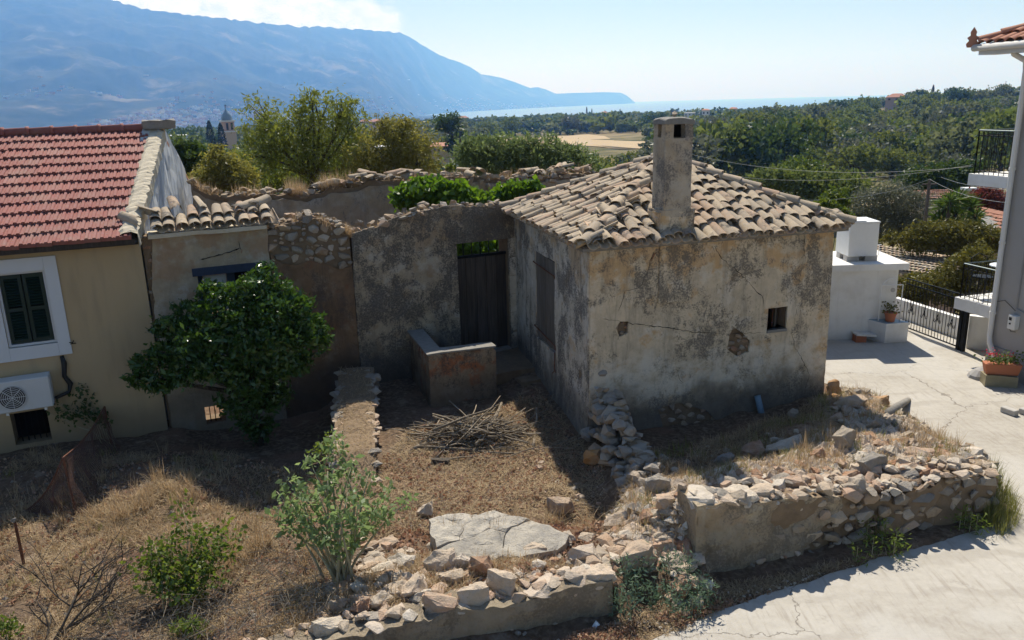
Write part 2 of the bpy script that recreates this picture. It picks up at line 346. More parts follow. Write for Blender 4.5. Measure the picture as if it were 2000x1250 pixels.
def m_greywood(t,b):
    p=t.geo(); n=t.noise(t.scale(p,(16,16,.8)),2.2,6,.65); r=t.rnd(); t.put(b.inputs['Normal'], t.bump(n,.5,.008))
    c=t.ramp(n,[(.25,(.075,.062,.05)),(.75,(.21,.175,.14))]); return t.hsv(c,.5,.9,t.m('ADD',t.m('MULTIPLY',r,.5),.75))
mat('grey_wood', m_greywood, .85, .2)
plain('shutter_green', (.012,.028,.02), .55, .2, 20)
plain('frame_white', (.62,.64,.66), .6, .05, 5)
plain('frame_blue', (.035,.048,.08), .8, .4, 12)
plain('black_iron', (.012,.013,.014), .55, .3, 20, 0.6)
plain('blue_grey_iron', (.08,.11,.12), .5, .2, 20, .4)
plain('white_metal', (.75,.75,.73), .45, .06, 10)
plain('pvc_white', (.72,.70,.66), .4, .05, 10)
plain('pvc_blue', (.16,.24,.31), .45, .12, 10)
plain('ac_white', (.60,.61,.60), .45, .05, 8)
plain('black_plastic', (.015,.015,.015), .5, .2, 20)
plain('grille_dark', (.05,.045,.04), .6, .2, 20)
def m_rust(t,b):
    p=t.geo(); n=t.noise(p,26,5,.7); return t.ramp(n,[(.3,(.07,.03,.02)),(.7,(.22,.10,.06))])
mat('rust', m_rust, .85, .2)
plain('terracotta', (.42,.15,.075), .75, .1, 9)
plain('tuff_stone', (.27,.235,.15), .95, .3, 8, bump=.6)
plain('dark_void', (.006,.006,.006), 1.0, .1)  # near-black colour standing in for unlit hollows and crack depths
plain('wall_blue_tile', (.26,.34,.40), .35, .2, 6)
plain('concrete_block', (.45,.43,.40), .95, .15, 12, bump=.5)
plain('gutter_dark', (.045,.042,.04), .5, .3, 9)
plain('house_white', (.74,.72,.68), .9, .05, 1)
plain('house_cream', (.55,.42,.30), .9, .06, 1)
plain('house_pink', (.55,.36,.29), .9, .06, 1)
plain('house_stone', (.40,.29,.22), .9, .1, 1)
plain('window_dark', (.03,.035,.04), .2, .2, 1, 0, .6)
plain('dome_blue', (.23,.31,.38), .45, .1, 2)
plain('pole_wood', (.13,.11,.095), .9, .2, 8)
plain('cable', (.20,.21,.20), .6, .1, 8)
plain('asbestos', (.34,.29,.235), .95, .3, 3, bump=.4)
plain('plastic_white', (.75,.78,.80), .4, .05)
plain('meter_white', (.70,.69,.66), .4, .04)
plain('solar_glass', (.03,.04,.06), .15, .2, 2, 0, .6)
def m_terrain(t,b):
    p=t.geo(); n=t.noise(p,.012,6,.65); n2=t.noise(p,.09,5,.65)
    c=t.mix(t.step(n2,.35,.65),(.075,.078,.035),(.20,.165,.085)); return t.mix(t.m('MULTIPLY',t.step(n,.5,.62),.7),c,(.33,.25,.145))
mat('terrain_ground', m_terrain, 1.0, .05)
def m_field(t,b):
    p=t.geo(); n=t.noise(t.scale(p,(1,.3,1)),.06,5); return t.mix(n,(.40,.30,.18),(.50,.39,.25))
mat('stubble', m_field, 1.0, .05)
def m_mountain(t,b):
    p=t.geo(); z=t.xyz(p)[2]; n=t.noise(p,.0011,8,.68); n2=t.noise(t.vadd(p,(900,100,40)),.0045,7,.7)
    c=t.mix(t.step(n2,.35,.66),(.012,.02,.013),(.05,.055,.038)); bare=t.step(t.m('ADD',n,t.m('MULTIPLY',t.m('SUBTRACT',n2,.5),.5)),.56,.68)
    c=t.mix(t.m('MULTIPLY',bare,.5),c,(.26,.22,.17)); return c
mat('mountain_scrub', m_mountain, 1.0, .05)
def m_sea(t,b):
    p=t.geo(); n=t.noise(t.scale(p,(.004,.02,1)),1.0,5); t.put(b.inputs['Normal'], t.bump(t.noise(p,.05,4),.3,2.0)); return t.mix(n,(.03,.09,.15),(.05,.13,.19))
mat('sea_water', m_sea, .28, .5)

def m_slab(t,b):
    p=t.geo(); n=t.noise(p,5,7,.65); n2=t.noise(p,40,5,.7); r=t.rnd(); e=t.vor(t.vadd(p,(0,0,3)),7,'DISTANCE_TO_EDGE'); ln=t.m('SUBTRACT',1.0,t.step(e,.01,.04))
    c=t.mix(t.step(n,.35,.68),(.50,.45,.37),(.34,.315,.275)); c=t.hsv(c,.5,.9,t.m('ADD',t.m('MULTIPLY',r,.35),.8)); c=t.mix(t.m('MULTIPLY',t.step(n2,.56,.7),.5),c,(.20,.17,.13)); c=t.mix(t.m('MULTIPLY',ln,.12),c,(.22,.17,.12))
    t.put(b.inputs['Normal'], t.bump(t.m('SUBTRACT',t.m('ADD',n,t.m('MULTIPLY',n2,.6)),t.m('MULTIPLY',ln,.1)),.9,.03)); return c
mat('slab_stone', m_slab, .92, .15)
# ================================================================= terrain, sea, mountain
AZN = np.radians([-60,-25,-3.5,7,17,26,32,60]); RN = np.array([12,18,40,80,150,250,350,500,700,1000,1300,2000])
TZ = np.array([
 [-3,-2.4,-3.6,-7,-11,-13,-14,-16,-18,-22,-28,-45],
 [-3,-2.4,-3.6,-7,-11,-13,-14,-16,-18,-22,-28,-45],
 [-3,-2.4,-3.8,-7,-11,-13,-13.5,-15,-17,-19,-36,-60],
 [-3,-2.4,-4.0,-7,-10,-12.5,-13,-14,-16,-18,-42,-95],
 [-3,-2.4,-3.6,-6.5,-9.5,-11,-12,-13,-14,-18,-42,-95],
 [-3,-2.4,-3.0,-5,-9,-11,-9.5,-7,-6,-11,-30,-95],
 [-3,-2.4,-2.6,-4.5,-8,-10.5,-8.5,-4.5,-3,-7,-20,-95],
 [-3,-2.4,-2.6,-4.5,-8,-10.5,-8.5,-4.5,-3,-7,-20,-95]],float)
def T_np(az, r):
    lr=np.log(np.clip(r,RN[0],RN[-1])); ln=np.log(RN)
    j=np.clip(np.searchsorted(ln,lr)-1,0,len(RN)-2); fj=(lr-ln[j])/(ln[j+1]-ln[j])
    a=np.clip(az,AZN[0],AZN[-1]); i=np.clip(np.searchsorted(AZN,a)-1,0,len(AZN)-2); fi=(a-AZN[i])/(AZN[i+1]-AZN[i]); fi=fi*fi*(3-2*fi)
    return (TZ[i,j]*(1-fj)+TZ[i,j+1]*fj)*(1-fi)+(TZ[i+1,j]*(1-fj)+TZ[i+1,j+1]*fj)*fi
def T(x,y):
    r=math.hypot(x,y); z=float(T_np(np.array([math.atan2(x,y)]),np.array([r]))[0])
    return z + nz(x*.02,y*.02)*min(1.5,r*.006)
def grid_faces(na,nr):
    i,j=np.meshgrid(np.arange(na-1),np.arange(nr-1),indexing='ij'); a=(i*nr+j).ravel()
    return np.stack([a,a+nr,a+nr+1,a+1],1)
azs=np.radians(np.linspace(-58,58,233)); rs=np.geomspace(12,2000,90)
V=[]
for a in azs:
    zz=T_np(np.full(len(rs),a),rs)
    for r,z in zip(rs,zz):
        x=r*math.sin(a); y=r*math.cos(a); V.append((x,y,z+nz(x*.02,y*.02)*min(1.5,r*.006)))
o=mo('terrain',V,grid_faces(len(azs),len(rs)),'terrain_ground',None,True); tag(o,kind='structure')
# stubble field lying in the valley
fl=[(915,290),(925,278),(1000,272),(1080,268),(1150,264),(1180,267),(1200,276),(1262,279),(1285,288),(1282,294),(1200,292),(1170,288),(1110,284),(1000,286)]
def ground_hit(px,py,lo=60,hi=1900):
    r=lo
    while r<hi:
        p=atr(px,py,r)
        if p.z<=T(p.x,p.y): return p
        r*=1.012
    return None
P=[ground_hit(*q) for q in fl]; P=[p for p in P if p is not None]
if len(P)>4:
    cx=sum(p.x for p in P)/len(P); cy=sum(p.y for p in P)/len(P); V=[(cx,cy,T(cx,cy)+.25)]; n=len(P)
    K=6
    for k in range(1,K+1):
        for p in P:
            x=cx+(p.x-cx)*k/K; y=cy+(p.y-cy)*k/K; V.append((x,y,T(x,y)+.25))
    F=[(0,1+i,1+(i+1)%n) for i in range(n)]+[(1+(k-1)*n+i,1+k*n+i,1+k*n+(i+1)%n,1+(k-1)*n+(i+1)%n) for k in range(1,K) for i in range(n)]
    tag(mo('field',V,F,'stubble'),kind='structure')
# sea
SEA=-80.0
V=[];na=80;rr=np.geomspace(1200,19000,50)
for a in np.radians(np.linspace(-65,65,na)):
    for r in rr: V.append((r*math.sin(a),r*math.cos(a),SEA))
tag(mo('sea',V,grid_faces(na,len(rr)),'sea_water'),kind='structure')
# mountain: ridge line as elevation over azimuth, foot and ridge distances
RIDGE=[(-900,-20),(-500,-35),(-250,-40),(0,-36),(120,-26),(200,-8),(240,8),(300,20),(370,29),(440,36),(520,46),(580,52),(640,52),(700,58),(780,63),(800,72),(820,85),(842,98),(860,108),(880,116),(900,122),(920,132),(940,145),(960,148),(980,152),(1010,162),(1035,172),(1050,170),(1065,174),(1085,183),(1120,181.5),(1180,180),(1212,181),(1225,187),(1240,200),(1246,207)]
raz=[];rel=[]
_R2=[]
for (xa,ya),(xb,yb) in zip(RIDGE,RIDGE[1:]):
    n_=max(1,int((xb-xa)/6)) if 100<xa<790 else 1
    for k in range(n_):
        x_=xa+(xb-xa)*k/n_; _R2.append((x_,ya+(yb-ya)*k/n_+((6*nz(x_*.045,3)+4*nz(x_*.11,7)) if 150<x_<780 else 0)))
RIDGE=_R2+[RIDGE[-1]]
for px,py in RIDGE:
    d=ray(px,py); raz.append(math.atan2(d.x,d.y)); rel.append(d.z/math.hypot(d.x,d.y))
FOOT_AZ=np.radians([-60,-20,-9,-5,-1,4,8.9,9.2]); FOOT_R=np.array([2600,2600,4000,7000,8800,11000,13600,13900.])
RID_R=np.array([6000,6300,8000,10000,11500,12800,14300,14000.])
FOOT_Z=np.array([-56,-56,-64,-84,-84,-84,-84,-84.])
naz=620; nrr=110
V=np.zeros((naz,nrr,3))
for i,a in enumerate(np.linspace(math.radians(-60),raz[-1],naz)):
    fr=np.interp(a,FOOT_AZ,FOOT_R); rr_=np.interp(a,FOOT_AZ,RID_R); fz=np.interp(a,FOOT_AZ,FOOT_Z)
    el=np.interp(a,raz,rel); zr=CAMZ+rr_*el
    for j in range(nrr):
        if j<6: r=2000+(fr-2000)*j/6.; s=0
        elif j<nrr-6: s=(j-6)/(nrr-13.); r=fr+(rr_-fr)*s
        else: s=1+(j-(nrr-7))*.06; r=fr+(rr_-fr)*s
        x=r*math.sin(a); y=r*math.cos(a)
        if s<=0: z=-45+(fz+45)*(j/6.) if a<math.radians(-5) else fz-12
        elif s<=1:
            sh=.35*s+.65*s**1.9; z=fz+(zr-fz)*sh
            amp=min(1,s*2.5)*(1-s**6)*(zr-fz)*.10
            z+=amp*(1-2*abs(mnoise.fractal((x*.0011,y*.0011,3.0),.9,2.1,5)))*1.0-amp*.5
            z+=(zr-fz)*.010*nz(x*.008,y*.008)*min(1,s*4)
        else: z=zr-(s-1)*1500
        V[i,j]=(x,y,z)
o=mo('mountain',V.reshape(-1,3),grid_faces(naz,nrr),'mountain_scrub',None,True); tag(o,kind='structure')
MV=V
# far villages on the lower slopes: small houses too far to count
B=MB(); k=0
rv=random.Random(3)
while k<1500:
    px=rv.uniform(-120,1100); a=math.atan2(ray(px,220).x,ray(px,220).y)
    i=int((a-math.radians(-60))/(raz[-1]-math.radians(-60))*(naz-1))
    if px<760: j=int(6+abs(rv.gauss(0,12)))
    else: j=int(8+abs(rv.gauss(4,14)))
    if rv.random()<.12: j=rv.randint(0,6)
    if i<0 or i>=naz or j>=60: continue
    p=MV[i,j]
    if nz(p[0]*.0016,p[1]*.0016,5)<-.02+ (0.12 if px>620 else 0): continue
    w=rv.uniform(9,20); h=rv.uniform(5,9); d=rv.uniform(8,13)
    B.box((p[0]+rv.uniform(-25,25),p[1],p[2]+h/2),(w,d,h),rotz(rv.uniform(-.6,.6))); k+=1
def m_far(t,b):
    return t.ramp(t.isl(),[(0,(.70,.66,.60)),(.45,(.62,.55,.47)),(.6,(.42,.22,.15)),(1,(.50,.30,.21))])
mat('far_houses', m_far, .9, .1)
tag(B.build('village_houses','far_houses'),'pale specks of village houses scattered along the foot of the mountain','village',kind='stuff')
# haze: one closed box around everything
B=MB(); _zt=float(MV[:,:,2].max())+60; B.box((0,9250,(_zt-98)/2),(40000,22500,_zt+98)); o=B.build('haze',None); tag(o,kind='stuff')
m=bpy.data.materials.new('haze_air'); m.use_nodes=True; t=NT(m.node_tree); t.n.remove(t.n['Principled BSDF'])
pv=t.node('ShaderNodeVolumePrincipled'); pv.inputs['Color'].default_value=(.16,.40,1.0,1); pv.inputs['Absorption Color'].default_value=(1,1,1,1); pv.inputs['Density'].default_value=1.9e-4; pv.inputs['Anisotropy'].default_value=.3
t.l.new(pv.outputs[0], t.n['Material Output'].inputs['Volume']); o.data.materials.append(m)
# ================================================================= near ground, road
CP=np.array([(1.4,7.2,-.05),(2.5,7.5,-.05),(4,8,-.05),(6,8.8,-.05),(7,9.5,-.05),(7.7,10.6,-.05),(7.8,12,-.05),(7.8,13.3,-.05),(7.4,14.8,-.05),(6.4,15.6,-.05),(8.6,12.5,-.05),(10,15,-.05),(0,6,-.05),(3,5,-.05),(6,6,-.05),(9,9,-.05),(6,17,-.05),(8.4,17.5,-.05),(12,13,-.05),(12,9,-.05),(0,2,-.05),(6,2,-.05),(10,18,-.1),(5.6,16.5,-.05),(7,12.8,-.04),(6.9,11.4,-.04),
 (-.3,6.75,-.05),(-1.3,6.5,-.06),(-2,6.2,-.1),(-4,5.5,-.15),(-4,2,-.1),(-8,3,-.1),
 (0.9,8.0,.26),(0,7.85,.3),(-.8,7.75,.3),(-1.6,7.6,.27),(-2.3,7.4,.18),(-.3,9,.14),(.5,8.8,.16),(-1.5,9,.12),
 (-1,10.5,.08),(0,10.5,.06),(.6,10,.0),(-1,12,.05),(0,12.5,.05),(-.5,14.5,.12),(-1.5,13,.05),(-2.2,13.5,.05),(-2,11.5,.1),(.7,12,.0),(.8,11,-.02),(.95,9.7,-.05),(-2.6,15,.1),(-.2,15.6,.3),
 (-3.7,13,-.28),(-3.7,11,-.22),(-5,13.5,-.3),(-5,11.7,-.05),(-5.3,11.1,.12),(-5.9,11.2,.05),(-3.2,9.5,-.02),(-2.4,9,.1),(-4.2,8.5,-.08),(-6.4,10.5,-.1),(-8,12.5,0),(-8,10,-.1),(-6,7.5,-.1),(-4.2,7.5,-.08),(-9.5,12,0),(-9,8,-.1),(-4.5,14.3,-.3),(-6.5,13,-.12),(-12,10,-.1),(-14,5,-.1),(-7.4,13.5,-.05),
 (2.2,8.75,.78),(3,8.95,.78),(4,9.2,.68),(5,9.5,.66),(5.9,9.8,.6),(6.1,10.4,.5),(5.8,11.4,.52),(5.5,12.3,.5),(5.9,13.2,.3),(6.2,13.9,.12),
 (3.2,9.7,.62),(4.1,10.1,.56),(5,10.6,.6),(4.9,11.5,.45),(2,10.5,.35),(3,10.8,.25),(3.8,11.3,.22),(2,11.8,.15),(3,12.3,.1),(4.5,12.7,.18),(1.7,11.2,.3),(1.75,9.7,.5),
 (1.6,9.1,.5),(1.45,8.6,.33),(1.75,8.25,.22),(1.6,7.75,.0),(1.2,9.1,.2)],float)
def G_np(x,y):
    d2=(x[...,None]-CP[:,0])**2+(y[...,None]-CP[:,1])**2+.01
    w=d2**-2.0; z=(w*CP[:,2]).sum(-1)/w.sum(-1)
    ins=inpoly_np(x,y,_ROAD); d=polydist_np(x,y,_ROAD); k=np.clip((d+.06)/.3,0,1); k=k*k*(3-2*k)
    zo=-.02+(z+.02)*k; zi=np.minimum(z,-.02-np.clip(d/.15,0,1)*.06)
    z=np.where(ins,zi,zo)
    for (ax,ay,bx,by,e0,e1_) in ((2.08,8.28,6.38,9.55,-.05,.15),(-2.95,6.72,1.02,7.66,.6,.1)):   # in front of the built walls the ground stays at road level
        L=math.hypot(bx-ax,by-ay); dx,dy=(bx-ax)/L,(by-ay)/L; t=(x-ax)*dx+(y-ay)*dy; o=(x-ax)*dy-(y-ay)*dx
        m=(t>-e0)&(t<L+e1_)&(o>-.12)&(o<3); z=np.where(m,np.minimum(z,.03-.02*np.clip(o,0,1)),z)
    return z
def inpoly_np(X,Y,P):
    c=np.zeros(X.shape,bool); n=len(P)
    for i in range(n):
        x1,y1=P[i]; x2,y2=P[(i+1)%n]
        if y1==y2: continue
        c^=((y1>Y)!=(y2>Y))&(X<(x2-x1)*(Y-y1)/(y2-y1)+x1)
    return c
def polydist_np(X,Y,P):
    d=np.full(X.shape,1e9); n=len(P)
    for i in range(n):
        x1,y1=P[i]; x2,y2=P[(i+1)%n]; dx,dy=x2-x1,y2-y1; t=np.clip(((X-x1)*dx+(Y-y1)*dy)/(dx*dx+dy*dy),0,1)
        d=np.minimum(d,np.hypot(X-x1-t*dx,Y-y1-t*dy))
    return d
_ROAD=[(1.41,7.2),(2.17,7.66),(3.25,8.13),(4.4,8.62),(5.84,9.14),(6.45,9.5),(6.78,10.1),(6.95,10.9),(7.0,12.0),(6.85,13.2),(6.5,14.2),(6.05,14.75),(5.6,15.0),(5.4,16.2),(5.6,19.2),(9.0,19.2),(11.5,19.0),(15,14),(16,6),(14,-2),(-2,-2),(-1.6,4.2),(-.2,6.3),(.9,6.95)]
def inpoly(x,y,P):
    c=False; n=len(P)
    for i in range(n):
        x1,y1=P[i]; x2,y2=P[(i+1)%n]
        if (y1>y)!=(y2>y) and x<(x2-x1)*(y-y1)/(y2-y1)+x1: c=not c
    return c
def G(x,y):
    z=float(G_np(np.array([x]),np.array([y]))[0])
    return z+GN(x,y,z)
def GN(x,y,z):
    k=.35 if z<-.03 and x>-1 else 1.0
    return k*(nz(x*1.3,y*1.3,1)*.05+nz(x*4,y*4,2)*.028+nz(x*11,y*11,3)*.012)-(0.02 if k<1 else 0)
xs=np.concatenate([np.linspace(-20,-10.2,22),np.arange(-10,8.5,.075),np.linspace(8.6,20,24)]); ys=np.concatenate([np.linspace(-3,4.8,18),np.arange(5,17,.075),np.linspace(17.2,27,26)])
X,Y=np.meshgrid(xs,ys,indexing='ij'); Z=np.concatenate([G_np(X[i:i+20],Y[i:i+20]) for i in range(0,len(xs),20)],0)
V=np.zeros((len(xs),len(ys),3))
for i in range(len(xs)):
    for j in range(len(ys)):
        x,y=xs[i],ys[j]; z=Z[i,j]; z+=GN(x,y,z)
        f=max(0,(y-19.5)/6); z-=min(1,f)*2.2
        if x<-12: z-=min(1,(-12-x)/8)*1.5
        V[i,j]=(x,y,z)
tag(mo('ground',V.reshape(-1,3),grid_faces(len(xs),len(ys)),'soil',None,True),kind='structure')
# concrete road: thin slab with an irregular edge
R_=[]
for i in range(len(_ROAD)):
    a=Vector(_ROAD[i]); b=Vector(_ROAD[(i+1)%len(_ROAD)]); n=max(1,int((b-a).length/.12))
    for k in range(n):
        p=a.lerp(b,k/n); R_.append((p.x+nz(p.x*3,p.y*3,8)*.07,p.y+nz(p.x*3,p.y*3,4)*.07))
vs,es,fs,_,_,_=delaunay_2d_cdt([Vector(p) for p in R_],[],[list(range(len(R_)))],1,1e-5)
V=[(p.x,p.y,0.0) for p in vs]; n=len(V)
F=[tuple(f) for f in fs]
V+= [(x,y,-.09) for x,y in R_]; 
idx=list(range(len(R_)))
F+=[(i,n+i,n+(i+1)%len(R_),(i+1)%len(R_)) for i in idx] if n>=len(R_) else []
tag(mo('road',V,F,'concrete_road'),kind='structure')

# ================================================================= wall builder
class Wall:
    def __init__(s,O,d,thick=.5):
        s.O=Vector(O); s.d=Vector(d).normalized(); s.n=Vector((s.d.y,-s.d.x)); s.th=thick
    def at(s,t,z,out=0.0):
        p=s.O+s.d*t+s.n*out; return Vector((p.x,p.y,z))
    def px(s,x,y):
        d=ray(x,y); n=s.n; k=(s.O.x*n.x+s.O.y*n.y)/(d.x*n.x+d.y*n.y); q=Vector((d.x*k,d.y*k)); return ((q-s.O).dot(s.d), CAMZ+d.z*k)
    def rot(s): return Matrix(((s.d.x,-s.n.x,0),(s.d.y,-s.n.y,0),(0,0,1)))
    def build(s,name,m,parent,outline,holes=(),res=.16,bump=.014,out=0.0,thick=None,seed=0,capmat=None,backbump=None):
        thick=thick or s.th; rr=random.Random(seed+5)
        def sub(loop):
            L=[]
            for i in range(len(loop)):
                a=loop[i]; b=loop[(i+1)%len(loop)]; rag=a[2] if len(a)>2 else 0
                dist=math.hypot(b[0]-a[0],b[1]-a[1]); n=max(1,int(dist/((.035 if dist<.6 else .09) if rag else res)))
                for k in range(n):
                    f=k/n; t_=a[0]+(b[0]-a[0])*f; z_=a[1]+(b[1]-a[1])*f
                    if rag and k: t_+=nz(t_*4.1,z_*4.1,seed)*rag*.6; z_+=(nz(t_*3.2,z_*3.2,seed+7)+.6*nz(t_*9,z_*9,seed+3))*rag
                    L.append((t_,z_))
            return L
        loops=[sub(outline)]+[sub(h) for h in holes]
        pts=[];faces=[]
        for L in loops:
            faces.append(list(range(len(pts),len(pts)+len(L)))); pts+=L
        O_=loops[0]; H_=loops[1:]
        t0=min(p[0] for p in O_);t1=max(p[0] for p in O_);z0=min(p[1] for p in O_);z1=max(p[1] for p in O_)
        inner=[]
        t_=t0+res*.5
        while t_<t1:
            z_=z0+res*.5
            while z_<z1:
                q=(t_+rr.uniform(-.3,.3)*res,z_+rr.uniform(-.3,.3)*res)
                if inpoly(*q,O_) and not any(inpoly(*q,h) for h in H_): inner.append(q)
                z_+=res
            t_+=res
        edges=[(f[i],f[(i+1)%len(f)]) for f in faces for i in range(len(f))]
        vs,es,fs,_,_,_=delaunay_2d_cdt([Vector(p) for p in pts+inner],edges,[],0,1e-5)
        F=[]
        for f in fs:
            c=(sum(vs[i].x for i in f)/len(f),sum(vs[i].y for i in f)/len(f))
            if inpoly(*c,O_) and not any(inpoly(*c,h) for h in H_): F.append(tuple(f))
        n=len(vs); V=[]
        for v in vs:
            b_=(nz(v.x*1.7,v.y*1.7,seed+.5)*1.4+nz(v.x*6,v.y*6,seed+2))*bump
            V.append(s.at(v.x,v.y,out+b_))
        for v in vs: V.append(s.at(v.x,v.y,out-thick+nz(v.x*3,v.y*3,seed+9)*bump))
        cnt={}
        for f in F:
            for i in range(len(f)):
                e=(f[i],f[(i+1)%len(f)]); cnt[e]=1
        sides=[(a,b) for (a,b) in cnt if (b,a) not in cnt]
        # orientation: (t,z) -> front normal n ; d x z = n?  d x up = (d.y,-d.x)=n so CCW faces look outwards
        FF=list(F)+[tuple(n+i for i in reversed(f)) for f in F]+[(b,a,n+a,n+b) for a,b in sides]
        o=mo(name,V,FF,m,parent)
        if capmat:
            o.data.materials.append(MATS[capmat]); k0=2*len(F)
            for k in range(k0,len(FF)): o.data.polygons[k].material_index=1
        return o
    def box(s,name,m,parent,t0,t1,z0,z1,o0,o1,bevel=0.0):
        B=MB(); c=s.at((t0+t1)/2,(z0+z1)/2,(o0+o1)/2); B.box(c,(abs(t1-t0),abs(o1-o0),abs(z1-z0)),s.rot()); return B.build(name,m,parent,bevel=bevel)
    def bb(s,B,t0,t1,z0,z1,o0,o1): B.box(s.at((t0+t1)/2,(z0+z1)/2,(o0+o1)/2),(abs(t1-t0),abs(o1-o0),abs(z1-z0)),s.rot())
    def crack(s,pts,w=.012,parent=None,seed=1,out=.012,m='dark_void'):
        L=[]; rr=random.Random(seed)
        for a,b in zip(pts,pts[1:]):
            n=max(2,int(math.hypot(b[0]-a[0],b[1]-a[1])/.05))
            for k in range(n):
                f=k/n; L.append((a[0]+(b[0]-a[0])*f+rr.uniform(-1,1)*.014,a[1]+(b[1]-a[1])*f+rr.uniform(-1,1)*.014))
        L.append(pts[-1]); V=[];F=[]
        for i,(t_,z_) in enumerate(L):
            ww=w*(.25+.75*abs(nz(i*.37,seed,0))*2)*min(1,.3+min(i,len(L)-1-i)*.4)
            a=L[max(0,i-1)];b=L[min(len(L)-1,i+1)]; dx=b[0]-a[0];dz=b[1]-a[1];l=math.hypot(dx,dz) or 1
            bmp=(nz(t_*1.7,z_*1.7,s.seed+.5)*1.4+nz(t_*6,z_*6,s.seed+2))*s.bumpv if hasattr(s,'seed') else 0
            for sg in(-1,1): V.append(s.at(t_-dz/l*ww*sg,z_+dx/l*ww*sg,out+bmp))
        F=[(2*i,2*i+1,2*i+3,2*i+2) for i in range(len(L)-1)]
        return mo('crack',V,F,m,parent)

# ---------------------------------------------------------------- stones: a library of angular rock meshes
def rockmesh(seed, m, npts=16, box=.6, sub=1, amp=.06):
    r=random.Random(seed); b=bmesh.new()
    for _ in range(npts):
        v=Vector((r.gauss(0,1),r.gauss(0,1),r.gauss(0,1))).normalized()
        k=max(abs(v.x),abs(v.y),abs(v.z)); v=v.lerp(v/k,box); b.verts.new(v*r.uniform(.82,1.0)*.5)
    bmesh.ops.convex_hull(b, input=list(b.verts))
    geom=[v for v in b.verts if not v.link_faces]
    if geom: bmesh.ops.delete(b, geom=geom, context='VERTS')
    bmesh.ops.triangulate(b, faces=list(b.faces))
    for _ in range(sub): bmesh.ops.subdivide_edges(b, edges=list(b.edges), cuts=1, use_grid_fill=True)
    bmesh.ops.triangulate(b, faces=list(b.faces))
    if amp:
        for v in b.verts:
            n=v.co.normalized(); v.co+=n*(nz(v.co.x*4+seed,v.co.y*4,v.co.z*4)*amp+nz(v.co.x*10,v.co.y*10+seed,v.co.z*10)*amp*.5)
    me=bpy.data.meshes.new('stone'); b.to_mesh(me); b.free(); me.materials.append(MATS[m]); return me
ROCK={}
for m_ in ('limestone','limestone_grey','limestone_pale','rubble_wall','rock_red','rock_orange'):
    ROCK[m_]=[rockmesh(100+i*7+hash(m_)%1, m_, 12+i%5, .35+.08*(i%5), 1, .03) for i in range(9)]
BIG={}
for m_ in ('limestone','limestone_grey','limestone_pale','rock_red','rock_orange'):
    BIG[m_]=[rockmesh(300+i*11, m_, 15+i%6, .4+.1*(i%5), 2, .07) for i in range(6)]
def stone(lib, m, loc, size, rot=(0,0,0), parent=None, name='stone', i=None):
    L=lib[m]; o=bpy.data.objects.new(name, L[(i if i is not None else random.randrange(len(L)))%len(L)])
    link(o,parent); o.location=loc; o.scale=size if hasattr(size,'__len__') else (size,)*3; o.rotation_euler=rot; return o
def face_stones(W, parent, poly, n, smin, smax, m='rubble_wall', out=0.0, seed=1, flat=.8):
    """fits stones into a patch of wall face (dart throwing)"""
    r=random.Random(seed); t0=min(p[0] for p in poly);t1=max(p[0] for p in poly);z0=min(p[1] for p in poly);z1=max(p[1] for p in poly)
    done=[]; tries=0; S=[]
    while len(done)<n and tries<n*60:
        tries+=1; w=smax-(smax-smin)*min(1,tries/(n*25))*r.uniform(.6,1); t_=r.uniform(t0,t1); z_=r.uniform(z0,z1)
        if not inpoly(t_,z_,poly): continue
        if any(abs(t_-a)<(w+b)*.5 and abs(z_-c)<(w+b)*.37 for a,c,b in done): continue
        done.append((t_,z_,w)); mm=m if isinstance(m,str) else r.choice(m)
        o=stone(ROCK,mm,W.at(t_,z_,out-w*.12+r.uniform(-.02,.02)),(w*r.uniform(1.0,1.35),w*flat,w*r.uniform(.68,.9)),(0,0,0),parent,i=r.randrange(99))
        o.rotation_euler=(W.rot()@Matrix.Rotation(r.uniform(-.3,.3),3,'Y')@Matrix.Rotation(r.choice([0,math.pi])+r.uniform(-.2,.2),3,'X')).to_euler(); S.append(o)
    return S
def top_stones(W,parent,path,n,smin,smax,th,m,seed=1,jit=.05,lift=0.3):
    """stones lying along a broken wall top; path = [(t,z)...]"""
    r=random.Random(seed); L=[math.hypot(b[0]-a[0],b[1]-a[1]) for a,b in zip(path,path[1:])]; tot=sum(L)
    for k in range(n):
        q=(k+r.random())/n*tot; i=0
        while i<len(L)-1 and q>L[i]: q-=L[i]; i+=1
        f=min(1,q/max(L[i],1e-6)); a,b=path[i],path[i+1]; t_=a[0]+(b[0]-a[0])*f; z_=a[1]+(b[1]-a[1])*f; w=r.uniform(smin,smax)*r.uniform(.7,1)
        mm=m if isinstance(m,str) else r.choice(m)
        stone(ROCK,mm,W.at(t_,z_+w*lift*r.uniform(0,1)+r.uniform(-jit,jit),-r.uniform(.0,th)),(w*r.uniform(.9,1.5),w*r.uniform(.8,1.2),w*r.uniform(.45,.8)),(r.uniform(-.4,.4),r.uniform(-.4,.4),r.uniform(0,6.3)),parent,i=r.randrange(99))
